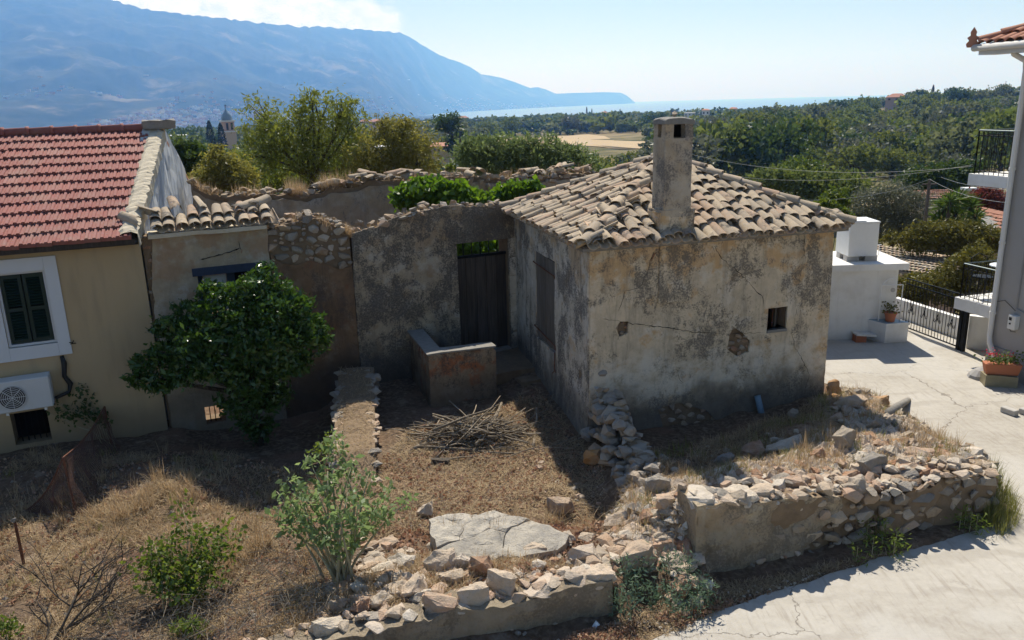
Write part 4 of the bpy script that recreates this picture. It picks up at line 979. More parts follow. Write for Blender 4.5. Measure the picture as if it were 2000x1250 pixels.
B=MB(); q=lambda t_,s_:Vector((*(C_+WB.d*t_+nn*s_),3.35)); B.prism([rpt(HT0,sr,-.03),rpt(HT1-.02,sr,-.03),q(HT1-.02,2*sr+.3),q(HT0,2*sr+.3)],(0,0,-.08)); B.build('rear_slope','roof_terracotta',rf)
e3=Vector((WB.d.x,WB.d.y,0)); s3=(rpt(-8,2)-rpt(-8,1)).normalized(); SL=(rpt(-8,sr)-rpt(-8,-.28)).length
NR=12; rp_=SL/NR; cp_=.232
prof=[(0,.012),(.008,.034),(.05,.034),(.062,.010),(.078,.010),(.082,.018),(.098,.018),(.102,.010),(.118,.010),(.128,.036),(.168,.036),(.178,.010),(.196,.010),(.200,.018),(.214,.018),(.218,.010),(.230,.010)]
def marseille(seed):
    r=random.Random(seed); V=[];F=[]; n=len(prof); LL=rp_*1.12
    for (y,zz) in ((0,.022),(0,.0),(LL,.0)):
        for i,(x,h) in enumerate(prof):
            hh=(h*.8+.046 if zz else -.012) if y==0 else h
            V.append((x,y,hh))
    V2=[]
    # rows: 0 = top front edge, 1 = bottom front edge, 2 = top back edge
    for i in range(n-1):
        F.append((i,i+1,2*n+i+1,2*n+i)); F.append((n+i,n+i+1,i+1,i))
    F.append((n,0,2*n)); F.append((2*n-1,3*n-1,n-1))
    return mkmesh('roof_tile',V,F,'red_tile')
MS=[marseille(1)]
S_e=s3; n3=e3.cross(s3).normalized()
rM=Matrix((e3,s3,n3)).transposed().to_4x4()
r=random.Random(4)
def skew(t_,s_): return rpt(t_,s_)
sstep=(sr+.28)/NR
for row in range(NR):
    c=0
    while True:
        t_=HT1-.06-cp_*(c+1)-(.0 if row%2 else .0)
        if t_<HT0+.6: break
        o=bpy.data.objects.new('roof_tile',MS[0]); link(o,rf); M_=rM.copy(); p=rpt(t_,-.28+row*sstep,-.01); M_.translation=p+Vector((0,0,r.uniform(-.004,.004))); o.matrix_local=M_@Matrix.Translation((0,r.gauss(0,.008),abs(r.gauss(0,.003))))@Matrix.Rotation(r.gauss(0,.012),4,'Z'); c+=1
for k in range(14):
    t_=HT1-.3-k*.42; B=MB(); a=rpt(t_-.44,sr,.05); b=rpt(t_,sr,.065); B.tube([a,a.lerp(b,.85),a.lerp(b,.86),b],[.085,.085,.10,.10],10); B.build('ridge_tile','red_tile',rf,True)
B=MB()
VV=[];NK=90;sec=[(-.24,.035),(-.16,.085),(-.02,.10),(.07,.06),(.075,-.16)]
for k in range(NK):
    f=k/(NK-1); a=rpt(HT1-.03,-.27+(sr+.3)*f,0.0)
    for c,(u,h) in enumerate(sec):
        q=a+Vector((WB.d.x,WB.d.y,0))*(u+(.045*nz(k*.33,c*3)+.02*nz(k*1.1,c)) )+Vector((0,0,h+.03*nz(k*.5,c*2,4))); VV.append(q)
mo('verge_mortar',VV,[(k*5+c,k*5+c+1,(k+1)*5+c+1,(k+1)*5+c) for k in range(NK-1) for c in range(4)],'mortar_cream',rf)
B=MB(); a=rpt(HT1-.2,sr,.12); B.box(a+Vector((.15,0,.0)),(.62,.4,.17),WB.rot()); rough(B.build('ridge_end','mortar_grey',rf),.04,3,2)
B=MB(); a=WB.at(HT1-.02,3.40,.20); b=WB.at(HT0,3.43,.20); B.tube([a,b],.055,10); B.build('gutter','gutter_dark',yh,True)
WB.box('fascia','gutter_dark',yh,HT0,HT1-.03,3.36,3.46,.02,.13)
# window surround and louvred shutters
wn=empty('window'); wn.parent=yh
for a,b,c,d in ((-9.45,-9.25,1.57,3.26),(-8.54,-8.35,1.57,3.26),(-9.25,-8.54,3.04,3.26),(-9.25,-8.54,1.57,1.79)): WB.box('surround','frame_white',wn,a+.001,b-.001,c,d,-.12,.045)
for a,b,c,d in ((-9.25,-9.21,1.79,3.04),(-8.58,-8.54,1.79,3.04),(-9.21,-8.58,3.0,3.04),(-9.21,-8.58,1.79,1.83)): WB.box('frame','frame_white',wn,a,b,c,d,-.14,-.02)
for a,b in ((-9.20,-8.905),(-8.885,-8.59)):
    sx=empty('shutter'); sx.parent=wn
    WB.box('stile','shutter_green',sx,a,a+.05,1.84,2.99,-.08,-.03); WB.box('stile','shutter_green',sx,b-.05,b,1.84,2.99,-.08,-.03)
    for z in (1.84,2.38,2.93): WB.box('rail','shutter_green',sx,a+.05,b-.05,z,z+.06,-.078,-.032)
    B=MB()
    for k in range(22):
        z=1.92+k*.047
        if abs(z-2.41)<.05: continue
        B.box(WB.at((a+b)/2,z,-.055),(b-a-.1,.045,.008),WB.rot()@Matrix.Rotation(.6,3,'X'))
    tag(B.build('slats','shutter_green',sx),kind='stuff')
WB.box('dark_backing','dark_void',wn,-9.24,-8.55,1.8,3.03,-.25,-.2)  # near-black sheet painting in the dark behind the shutter slats
B=MB(); B.tube([WB.at(-8.37,1.77,.05),WB.at(-8.32,1.76,.07),WB.at(-8.30,1.80,.08)],.008,6); B.tube([WB.at(-8.36,1.74,.05),WB.at(-8.27,1.745,.06)],.007,6); B.build('shutter_catch','black_iron',wn)
bwn=empty('basement_window'); bwn.parent=yh
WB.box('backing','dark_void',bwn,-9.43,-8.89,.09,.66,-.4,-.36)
for k in range(1,6):
    B=MB(); t_=-9.43+.54*k/6; B.tube([WB.at(t_,.09,-.15),WB.at(t_,.66,-.15)],.010,6); B.build('bar','black_iron',bwn)
# air conditioner on the wall
ac=empty('air_conditioner'); tag(ac,'white air conditioner unit mounted on the yellow wall under the window','air conditioner')
at0,at1,az0,az1=-9.52,-8.73,.80,1.33
WB.box('casing','ac_white',ac,at0,at1,az0,az1,.08,.38,bevel=.012)
WB.box('side_grille','ac_white',ac,at1-.02,at1+.008,az0+.05,az1-.05,.12,.34)
cF=WB.at(-9.28,(az0+az1)/2-.01,.39); nf=Vector((WB.n.x,WB.n.y,0))
B=MB(); B.tube([cF-nf*.02,cF+nf*.012],.19,28); B.build('fan_recess','grille_dark',ac)
B=MB()
for q in (.04,.07,.10,.13,.16,.19):
    pts=[cF+nf*.022+Vector((WB.d.x,WB.d.y,0))*q*math.cos(a)+Vector((0,0,1))*q*math.sin(a) for a in [2*math.pi*k/24 for k in range(25)]]; B.tube(pts,.004,4)
for k in range(8):
    a=math.pi*2*k/8; B.tube([cF+nf*.022,cF+nf*.022+Vector((WB.d.x,WB.d.y,0))*.19*math.cos(a)+Vector((0,0,1))*.19*math.sin(a)],.004,4)
B.build('fan_grille','white_metal',ac)
for t_ in (at0+.12,at1-.12):
    B=MB(); WB.bb(B,t_-.02,t_+.02,az0-.05,az0+.0,.0,.36); B.build('bracket','white_metal',ac)
B=MB(); B.tube([WB.at(-8.52,1.55,.03),WB.at(-8.50,1.42,.05),WB.at(-8.53,1.2,.06),WB.at(-8.46,1.05,.07),WB.at(-8.50,.92,.10),WB.at(-8.70,.88,.2)],[.03,.045,.035,.045,.03,.03],8); o=B.build('cable_hose','black_plastic',ac,True)
# ================================================================= roadside rubble wall and bank
lw=empty('roadside_wall'); tag(lw,'broken plastered rubble retaining wall along the concrete road','wall')
L0=Vector((2.08,8.28)); L1=Vector((6.38,9.55)); WL=Wall(L0,L1-L0,.45); LL=(L1-L0).length; lp=WL.px; WL.seed=81; WL.bumpv=.03
ltop=[(LL,.56),(4.1,.66),(3.7,.70),(3.3,.66),(2.9,.58),(2.5,.66),(2.0,.74),(1.6,.80),(1.15,.84),(.75,.86),(.4,.93),(.0,.96)]
WL.build('core','mortar_earth',lw,[(.04,-.2),(LL,-.2)]+[(a,b-.05,.05) for a,b in ltop],[],.16,.05,-.05,.42,seed=82)
WL.build('plaster_face','plaster_lowwall',lw,[(0,-.2,0),(1.35,-.2,.05),(1.5,.12,.06),(1.75,.3,.06),(2.05,.55,.05),(1.95,.72,.03),(1.6,.78,.03),(1.15,.82,.03),(.75,.85,.03),(.4,.92,.02),(0,.95,0)],[],.07,.045,.0,.06,seed=81)
face_stones(WL,lw,[(.3,.05),(1.3,.0),(1.7,.4),(1.9,.66),(.5,.8)],16,.06,.18,('limestone','rubble_wall'),-.015,88,.45)
B=MB(); WL.bb(B,-.02,.10,-.2,.97,-.44,.015); rough(B.build('end_pier','plaster_lowwall',lw),.03,5,2)
for k_,(t_,w_) in enumerate(((.12,.34),(.40,.30),(.68,.30))): stone(BIG,'limestone_pale',WL.at(t_,.94-.03*k_,-.2),(w_*1.2,.56,.16),(.05,nz(k_*.9)*.1,math.atan2(WL.d.y,WL.d.x)+nz(k_*2.1)*.2),lw,'coping',k_+1)
face_stones(WL,lw,[(1.3,-.1),(1.5,.18),(1.8,.36),(2.1,.6),(2.0,.74),(2.5,.62),(2.9,.55),(3.3,.62),(3.8,.66),(LL-.02,.52),(LL-.02,-.1)],190,.07,.27,('rubble_wall','limestone','rubble_wall','limestone_grey','limestone'),-.02,83,.7)
top_stones(WL,lw,ltop,95,.07,.26,.55,('limestone','limestone_grey','limestone_pale','limestone'),84,.03,.12)
# right flank of the bank, facing the road
rk=empty('bank_flank_wall'); tag(rk,'crumbled rubble edge of the bank where it turns along the road','wall')
FL=[(6.4,9.6),(6.55,10.2),(6.62,11.0),(6.55,12.0),(6.35,12.9),(6.15,13.7)]
r=random.Random(91)
for i in range(120):
    q=r.random()*(len(FL)-1); k=int(q); f=q-k; a=Vector(FL[k]);b=Vector(FL[k+1]); p=a.lerp(b,f); w=r.uniform(.10,.30); inn=r.uniform(-.35,.12)
    x=p.x+inn*.9; y=p.y+r.uniform(-.1,.1); stone(ROCK,r.choice(['limestone_grey','limestone','limestone_grey','rubble_wall','limestone_pale']),(x,y,max(.03,G(x,y))+w*.1),(w*1.2,w,w*.75),(r.uniform(-.4,.4),r.uniform(-.4,.4),r.uniform(0,6)),rk,i=r.randrange(99))
# rubble ridge from the cottage corner towards the viewer
rr_=empty('corner_rubble_wall'); tag(rr_,'dark tumbled stones of a low wall running from the cottage corner','wall')
r=random.Random(92)
for i in range(150):
    f=r.random()**1.25; p=Vector((1.42,12.02)).lerp(Vector((1.72,9.75)),f); w=r.uniform(.10,.30); hgt=1.15*(1-f)**1.5+.40
    x=p.x+r.uniform(-.22,.26); y=p.y+r.uniform(-.08,.08); z=max(G(x,y),0)+(hgt-.25)*r.random()*(1-abs(x-p.x)*1.2)
    stone(ROCK,r.choice(['limestone_grey','limestone_grey','limestone_grey','rubble_wall']),(x,y,z),(w*1.2,w,w*.7),(r.uniform(-.4,.4),r.uniform(-.4,.4),r.uniform(0,6)),rr_,i=r.randrange(99))
# front broken wall at the bottom of the picture
fw=empty('front_garden_wall'); tag(fw,'low broken wall with pale stone coping at the front of the courtyard','wall')
F0=Vector((-2.95,6.72)); F1=Vector((1.02,7.66)); WQ=Wall(F0,F1-F0,.34); LQ=(F1-F0).length; qp=WQ.px; WQ.seed=101; WQ.bumpv=.03
ft=[(LQ,.42),(3.6,.44),(3.2,.36),(2.8,.33),(2.4,.38),(2.0,.36),(1.6,.30),(1.2,.28),(.8,.22),(.4,.20),(0,.1)]
WQ.build('body','plaster_lowwall',fw,[(0,-.3,0),(LQ,-.3,0)]+[(a,b,.05) for a,b in ft],[],.08,.03,0,.34,seed=101)
top_stones(WQ,fw,ft,46,.10,.26,.4,('limestone','limestone_pale','limestone'),103,.02,.15)
for k_,(t_,w_) in enumerate(((LQ-.12,.36),(LQ-.42,.36),(LQ-.76,.40))): stone(BIG,'limestone_pale',WQ.at(t_,.40-.02*k_,-.16),(w_*1.15,.42,.22),(0,nz(k_*1.3)*.1,math.atan2(WQ.d.y,WQ.d.x)+nz(k_*2.7)*.25),fw,'coping_block',k_+3)
# ================================================================= loose blocks that stand out
def at_ground(px,py,z0=.3):
    z=z0
    for _ in range(6):
        p=atz(px,py,z); z=G(p.x,p.y)
    return Vector((p.x,p.y,z))
BIGS=[ # px,py (base centre), size, material, rotation, label
 (1142,1096,(.34,.30,.24),'limestone_pale',.35,'pale squared block with a stepped top right of the flat slab'),
 (1240,1108,(.46,.30,.26),'limestone',.5,'large pale rectangular block below the gap in the roadside wall'),
 (1092,1000,(.36,.28,.30),'limestone',-.3,'upright block with dry grass at the edge of the courtyard shadow'),
 (832,1008,(.22,.20,.24),'limestone',.2,'square beige stone left of the flat slab'),
 (858,1112,(.34,.24,.24),'limestone_pale',.1,'pinkish white boulder left of the small white cube stone'),
 (902,1112,(.19,.17,.22),'limestone_pale',.05,'small white cube stone between pink boulder and red block'),
 (943,1118,(.28,.22,.24),'rock_red',-.1,'reddish brown block beside the small white cube stone'),
 (980,1152,(.34,.22,.26),'limestone_pale',-.6,'pointed white boulder in front of the reddish block'),
 (882,1138,(.30,.22,.20),'limestone',.4,'tan boulder just above the low front wall'),
 (810,1160,(.30,.24,.24),'limestone_pale',.8,'rounded white boulder near the tall leafy shrub'),
 (782,1108,(.32,.22,.18),'limestone_pale',-.4,'flat pale stone between shrub and pink boulder'),
 (1095,1150,(.40,.26,.20),'limestone',.15,'long tan stone resting behind the front wall coping'),
 (1155,1140,(.40,.24,.18),'limestone',-.3,'low flat stone at the right end of the front wall'),
 (925,1180,(.36,.24,.26),'limestone_pale',.3,'big white stone sitting on the front wall top'),
 (860,1190,(.40,.26,.24),'limestone',-.2,'broad cream stone on the front wall left of the big white one'),
 (1535,882,(.62,.34,.26),'limestone_pale',.12,'long white block half in shade below the cottage window'),
 (1470,892,(.30,.28,.24),'rock_red',.3,'reddish block leaning on the long white block'),
 (1282,958,(.30,.26,.24),'limestone_grey',.2,'grey boulder at the edge of the cottage shadow'),
 (1160,905,(.28,.22,.26),'rock_orange',.0,'orange brown stone in shade at the cottage corner'),
 (1625,768,(.24,.22,.28),'rock_orange',.3,'deep orange boulder touching the cottage right corner'),
 (1662,795,(.50,.34,.26),'limestone',.4,'hollowed pale boulder on the bank beside the road'),
 (1717,790,(.34,.28,.20),'rock_orange',-.2,'flat orange boulder near the road edge'),
 (1785,892,(.46,.26,.14),'limestone',-.25,'flat tilted slab stone with pink end on the bank'),
 (1702,918,(.40,.24,.26),'limestone_grey',.6,'dark grey pointed stone on the bank top'),
 (1765,912,(.18,.16,.16),'limestone',.2,'small pinkish stone under the tilted slab stone'),
 (1805,932,(.17,.15,.14),'rock_red',.8,'small smooth pink stone above the roadside wall'),
 (1415,905,(.28,.22,.20),'limestone_grey',.5,'grey stone in deep shade before the cottage front'),
 (1597,895,(.22,.18,.18),'rock_red',.1,'brown stone right of the long white block'),
 (1548,815,(.16,.14,.16),'limestone_grey',.1,'pale blue grey stone by the foot of the cottage wall'),
 (1648,870,(.36,.28,.30),'limestone_grey',.9,'big grey stone where cottage shade meets the sunny bank'),
 (1545,975,(.36,.26,.22),'limestone',.3,'blocky tan stone on the bank behind the wall pier'),
 (1480,975,(.42,.26,.18),'limestone_pale',.1,'pale flattish stone behind the wall coping'),
 (640,1240,(.34,.26,.26),'limestone_pale',.4,'white stone with red stain at the bottom left end of the front wall'),
 (705,1195,(.20,.18,.16),'rock_red',.1,'small brown stone beneath the tall leafy shrub'),
 (1210,1025,(.40,.28,.16),'limestone',.7,'flat beige stone at the rim of the courtyard hollow'),
 (1310,1010,(.36,.26,.2),'limestone',.2,'tan stone in the collapsed gap left of the wall pier')]
for i,(px,py,s_,m_,rz,lab) in enumerate(BIGS):
    p=at_ground(px,py); k=1.12
    o=stone(BIG,m_,(p.x,p.y,p.z+s_[2]*.33),(s_[0]*k*1.1,s_[1]*k*1.1,s_[2]*k*1.1),(nz(i*.7)*.35,nz(i*1.3,5)*.35,rz),None,'boulder',i*5+2)
    tag(o,lab,'boulder','loose stones of the ruined yard')
# medium rubble: countable but look-alike
r=random.Random(55); n=0
ZONES=[([(700,1060),(1180,1090),(1190,1150),(980,1190),(700,1210),(560,1240)],150,('limestone','limestone_pale','limestone'),'stone behind the low front wall','rubble behind the front wall',.07,.22),
 ([(1240,960),(1370,960),(1400,1000),(1350,1100),(1180,1110),(1190,1010)],50,('limestone','limestone_pale','limestone'),'stone in the gap of the roadside wall','rubble in the wall gap',.07,.24),
 ([(1400,960),(1600,930),(1900,880),(1920,920),(1800,950),(1640,970),(1480,1000)],110,('limestone','limestone_grey','limestone_pale','limestone','rock_red'),'stone in dry grass atop the roadside bank','stones on the bank top',.06,.26),
 ([(1620,770),(1720,770),(1880,860),(1900,880),(1700,900),(1640,850)],58,('limestone','limestone_pale','limestone_grey','rock_orange'),'sunlit stone between cottage corner and road','stones on the sunny bank',.07,.26),
 ([(1290,880),(1600,830),(1640,850),(1560,900),(1400,940),(1290,960)],50,('limestone_grey','limestone_grey','limestone_pale'),'stone in shade before the cottage front','stones in the cottage shade',.05,.16),
 ([(760,900),(1000,900),(1130,980),(1180,1000),(1180,960),(1050,900)],16,('limestone_grey','limestone'),'stone on the courtyard floor','stones on the courtyard floor',.05,.12),
 ([(960,1200),(1180,1195),(1180,1210),(1000,1250)],10,('limestone','limestone_grey'),'stone in litter below the front wall','stones below the front wall',.04,.09)]
for poly,cnt,ms,lab,grp,s0,s1 in ZONES:
    x0=min(p[0] for p in poly);x1=max(p[0] for p in poly);y0=min(p[1] for p in poly);y1=max(p[1] for p in poly); k=0
    while k<cnt:
        px=r.uniform(x0,x1);py=r.uniform(y0,y1)
        if not inpoly(px,py,poly): continue
        p=at_ground(px,py); w=s0+(s1-s0)*r.random()**1.8
        ms_=r.choice(ms)
        if w<s0+(s1-s0)*.13:      # crumbs belong to the wall they fell from
            stone(ROCK,ms_,(p.x,p.y,p.z+w*.12),(w*r.uniform(1,1.5),w,w*r.uniform(.5,.85)),(r.uniform(-.4,.4),r.uniform(-.4,.4),r.uniform(0,6.3)),fw if 'front wall' in lab else (rk if 'road' in lab and 'corner' in lab else rr_),'rubble',r.randrange(99)); k+=1; continue
        o=stone(ROCK,ms_,(p.x,p.y,p.z+w*.12),(w*r.uniform(1,1.5),w,w*r.uniform(.5,.85)),(r.uniform(-.4,.4),r.uniform(-.4,.4),r.uniform(0,6.3)),None,'rubble_stone',r.randrange(99))
        cw_={'limestone':'tan','limestone_pale':'pale','limestone_grey':'grey','rock_red':'reddish','rock_orange':'orange'}[o.data.materials[0].name]
        fx=(px-x0)/(x1-x0); fy=(py-y0)/(y1-y0); sw_='small' if w<s0+(s1-s0)*.2 else ('medium' if w<s0+(s1-s0)*.5 else 'large')
        tag(o,sw_+' '+cw_+' '+lab+', '+['rear ','middle ','front '][min(2,int(fy*3))]+['far left','left','centre left','centre','centre right','right','far right'][min(6,int(fx*7))],'stone',grp); k+=1
for px_,py_,n_ in ((1500,965,34),(1600,950,30),(1720,860,34),(1300,1010,34),(1690,800,30),(1440,985,30),(1800,880,26),(1240,1040,30),(1270,1080,30),(1320,1050,24),(1850,890,22),(1560,920,24)):
    for k in range(n_):
        a=r.gauss(0,48); b=r.gauss(0,16); p=at_ground(px_+a,py_+b)
        if p.z<.1: continue
        w=.05+.19*r.random()**2; mm=r.choice(['limestone','limestone_pale','limestone','rock_red'])
        stone(ROCK,mm,(p.x,p.y,p.z+w*.1),(w*1.3,w,w*.7),(r.uniform(-.4,.4),r.uniform(-.4,.4),r.uniform(0,6.3)),(lw,rk,rr_)[k%3],'rubble',r.randrange(99))
SPILL=[([(1190,1010),(1290,950),(1380,960),(1345,1090),(1200,1120)],46,rr_),([(1030,1040),(1190,1050),(1200,1140),(1050,1150)],26,fw),([(720,1060),(850,1090),(880,1170),(700,1190),(600,1225)],34,fw),([(1400,985),(1640,930),(1880,880),(1900,930),(1640,965)],50,rk),([(1620,790),(1730,790),(1860,860),(1700,880)],36,rk)]
for poly,n_,par in SPILL:
    x0=min(p[0] for p in poly);x1=max(p[0] for p in poly);y0=min(p[1] for p in poly);y1=max(p[1] for p in poly); k=0
    while k<n_:
        px=r.uniform(x0,x1);py=r.uniform(y0,y1)
        if not inpoly(px,py,poly): continue
        p=at_ground(px,py); w=.10+.24*r.random()**1.6; mm=r.choice(['limestone','limestone_pale','limestone','rock_red','limestone','limestone_grey'])
        stone(BIG,mm,(p.x,p.y,p.z-w*.02),(w*r.uniform(1,1.6),w,w*r.uniform(.55,.9)),(r.uniform(-.5,.5),r.uniform(-.5,.5),r.uniform(0,6.3)),par,'spilled_stone',r.randrange(99)); k+=1
# flat slab of broken paving
sl=empty('paving_slab'); tag(sl,'large flat cracked pale stone slab lying in front of the courtyard','slab')
SP=[atz(x,y,z) for x,y,z in [(840,1012,.30),(870,1000,.31),(965,990,.32),(1000,1000,.31),(1030,1005,.30),(1112,1042,.28),(1105,1056,.29),(1075,1068,.30),(1010,1082,.31),(930,1092,.31),(860,1075,.30),(842,1048,.30)]]
cx=sum(p.x for p in SP)/len(SP); cy=sum(p.y for p in SP)/len(SP)
# broken into plates: clip the outline by a few random crack lines
def clip(P,a,b,c):
    R=[]
    for i in range(len(P)):
        p=P[i];q=P[(i+1)%len(P)]; dp=a*p[0]+b*p[1]-c; dq=a*q[0]+b*q[1]-c
        if dp>=0: R.append(p)
        if (dp>=0)!=(dq>=0): f=dp/(dp-dq); R.append((p[0]+(q[0]-p[0])*f,p[1]+(q[1]-p[1])*f))
    return R
r=random.Random(8); O0=[(p.x,p.y) for p in SP]; sites=[]
while len(sites)<8:
    q=(r.uniform(min(a for a,b in O0),max(a for a,b in O0)),r.uniform(min(b for a,b in O0),max(b for a,b in O0)))
    if inpoly(*q,O0) and all((q[0]-a)**2+(q[1]-b)**2>.03 for a,b in sites): sites.append(q)
polys=[]
for i,(a,b) in enumerate(sites):
    Q=O0
    for k,(c,d) in enumerate(sites):
        if k!=i and len(Q)>2: nx,ny=a-c,b-d; Q=clip(Q,nx,ny,nx*(a+c)/2+ny*(b+d)/2)
    if len(Q)>2: polys.append(Q)
for P in polys:
    mx=sum(p[0] for p in P)/len(P); my=sum(p[1] for p in P)/len(P); h=.29+r.uniform(-.018,.018)
    Q=[]
    for i in range(len(P)):
        a=Vector(P[i]);b=Vector(P[(i+1)%len(P)]); nn_=max(1,int((b-a).length/.10))
        for k in range(nn_):
            q=a.lerp(b,k/nn_); q=Vector((mx,my)).lerp(q,.985); Q.append((q.x+nz(q.x*7,q.y*7)*.035,q.y+nz(q.x*7,q.y*7,4)*.035))
    if len(Q)<3: continue
    tl=(r.uniform(-.03,.03),r.uniform(-.03,.03))
    inn=[(mx+(x-mx)*k_+r.uniform(-.02,.02),my+(y-my)*k_+r.uniform(-.02,.02)) for k_ in (.3,.55,.8) for x,y in Q[::1]]+[(mx,my)]
    vs,es,fs,_,_,_=delaunay_2d_cdt([Vector(q) for q in Q+inn],[(i,(i+1)%len(Q)) for i in range(len(Q))],[],1,1e-5)
    fs=[f for f in fs if inpoly(sum(vs[i].x for i in f)/len(f),sum(vs[i].y for i in f)/len(f),Q)]
    def zz_(x,y): q=nz(x*2.6,y*2.6,5)+.5*nz(x*7,y*7,2); return h+(x-mx)*tl[0]+(y-my)*tl[1]+math.floor(q*4)/4*.045+nz(x*14,y*14)*.008
    V=[(v.x,v.y,zz_(v.x,v.y)-(.012 if k<len(Q) else 0)) for k,v in enumerate(vs)]; n=len(V); nq=len(Q); V+=[(x,y,h-.2) for x,y in Q]
    mo('slab_plate',V,[tuple(f) for f in fs]+[((i+1)%nq,i,n+i,n+(i+1)%nq) for i in range(nq)],'slab_stone',sl)
# ================================================================= pile of cut branches
bpil=empty('branch_pile'); tag(bpil,'heap of dry cut branches in the sunny courtyard','branch pile')
r=random.Random(17); pc=atz(925,862,.05)
for k in range(285):
    a=r.gauss(.25,.65)+(math.pi if r.random()<.5 else 0); L=r.uniform(.35,1.5)*(1 if k<120 else .6); rad=r.uniform(.006,.016) if k>14 else r.uniform(.018,.032)
    c=pc+Vector((r.gauss(0,.50),r.gauss(.1,.32),0)); hh=.45*math.exp(-((c.x-pc.x)**2/.35+(c.y-pc.y-.1)**2/.22)); c.z=.06+hh*r.random()
    d=Vector((math.cos(a),math.sin(a),r.gauss(0,.16))); n=5; pts=[]
    for i in range(n):
        f=i/(n-1)-.5; p=c+d*L*f+Vector((nz(k,i*.8)*.05,nz(k*2,i*.8)*.05,nz(k*3,i*.8)*.05)); p.z=max(p.z,.05); pts.append(p)
    B=MB(); B.tube(pts,[rad*(1-.5*i/(n-1)) for i in range(n)],5); B.build('branch','dry_wood',bpil,True)
for a,b,rad in (((812,872),(1005,888),.024),((808,876),(845,858),.03),((935,845),(985,880),.016),((870,900),(975,880),.012)):
    pa=atz(*a,.12); pb=atz(*b,.08); B=MB(); B.tube([pa.lerp(pb,f)+Vector((0,0,nz(f*3,rad*100)*.05)) for f in (0,.25,.5,.75,1)],[rad,rad,rad*.9,rad*.7,rad*.5],7); B.build('branch','dry_wood',bpil,True)
# weathered beam on the bank
pa=at_ground(1735,815)+Vector((0,0,.06)); pb=at_ground(1772,792)+Vector((0,0,.10)); B=MB(); B.tube([pa,pa.lerp(pb,.5)+Vector((0,0,.02)),pb],[.075,.065,.06],7); tag(B.build('timber_beam','mortar_grey',None,True),'short weathered grey timber lying among stones near the road','timber')
B=MB(); p=at_ground(860,905,.1); rough(B.box(p+Vector((0,0,.03)),(.30,.10,.09)).build('log_piece','bark',None),.02,2); tag(bpy.data.objects['log_piece'],'short dark log in front of the branch heap','log')
# ================================================================= white shed with water tank
shed=empty('white_shed'); tag(shed,'whitewashed flat roofed shed behind the cottage carrying a water tank','shed')
q=aty(1748,600,17.6); SX1=q.x; SX0=5.6; SY=17.6; SZ=1.62
B=MB(); B.box(((SX0+SX1)/2,SY+.75,(SZ-.3)/2),(SX1-SX0,1.5,SZ+.3)); rough(B.build('walls','whitewash',shed),.006,4)
B=MB(); B.box(((SX0+SX1)/2+.06,SY+.72,SZ+.075),(SX1-SX0+.24,1.66,.15)); rough(B.build('roof_slab','whitewash',shed),.006,4,3)
tank=empty('water_tank'); tag(tank,'white box shaped water tank raised on concrete blocks','tank')
tx=aty(1654,510,SY+.25).x; TY=SY+.22; TW=.66; TD=.72
B=MB(); B.box((tx+TW/2,TY+TD/2,2.27),(TW,TD,.76)); B.build('body','white_metal',tank,bevel=.012)
B=MB(); B.box((tx+TW/2,TY+TD/2,2.665),(TW+.02,TD+.02,.03)); B.build('top_sheet','white_metal',tank)
B=MB(); B.box((tx+.18,TY+.18,2.69),(.36,.34,.025)); B.build('lid','white_metal',tank)
for dx,dy in ((.02,.06),(.44,.06),(.02,.46),(.44,.46)):
    B=MB(); B.box((tx+dx+.12,TY+dy+.09,1.835),(.28,.19,.14)); B.build('support_block','concrete_block',tank)
B=MB(); 
for x in (0,.28): B.tube([(SX1-.35+x,SY+.9,1.70),(SX1-.35+x,SY+.9,2.02)],.010,6)
B.tube([(SX1-.36,SY+.9,2.02),(SX1-.02,SY+.9,2.02)],.010,6); tag(B.build('roof_rail','white_metal'),'small white metal rail standing on the shed roof','rail')
# plinth (covered cistern) with tiled top
P0=atz(1727,671,0);PL=atz(1691,661,0);PR=atz(1771,667.6,0); PK=PL+PR-P0; PH=.40
pl=empty('cistern_plinth'); tag(pl,'low white plinth with blue tiled top beside the gate','plinth')
B=MB(); B.prism([P0-Vector((0,0,.1)),PR-Vector((0,0,.1)),PK-Vector((0,0,.1)),PL-Vector((0,0,.1))],(0,0,PH+.1)); rough(B.build('body','whitewash',pl),.006,3)
c=(P0+PK)/2; ex=lambda p,k:c+(p-c)*k
B=MB(); B.prism([ex(p,1.07)+Vector((0,0,PH)) for p in (P0,PR,PK,PL)],(0,0,.06)); B.build('top_slab','whitewash',pl)
for i in range(4):
    for j in range(4):
        f=lambda u,v: ex(P0,1.03).lerp(ex(PR,1.03),u).lerp(ex(PL,1.03).lerp(ex(PK,1.03),u),v)+Vector((0,0,PH+.06))
        B=MB(); u0,u1,v0,v1=i/4+.015,(i+1)/4-.015,j/4+.015,(j+1)/4-.015; B.prism([f(u0,v0),f(u1,v0),f(u1,v1),f(u0,v1)],(0,0,.008)); B.build('tile','wall_blue_tile',pl)
fr=empty('well_hoist'); tag(fr,'thin white metal frame standing on the plinth','frame')
a=ex(PL,.75).lerp(ex(P0,.75),.4)+Vector((0,0,PH+.06)); b=ex(PR,.75).lerp(ex(PK,.75),.3)+Vector((0,0,PH+.06)); H=.84
for p in (a,b): B=MB(); B.tube([p,p+Vector((0,0,H))],.013,6); B.build('post','white_metal',fr)
B=MB(); B.tube([a+Vector((0,0,H)),b+Vector((0,0,H))],.013,6); B.tube([a+Vector((0,0,H)),a.lerp(b,.3)+Vector((0,0,H+.14)),a.lerp(b,.6)+Vector((0,0,H+.16)),a.lerp(b,.62)+Vector((0,0,H+.05))],.010,6); B.build('crossbar','white_metal',fr)
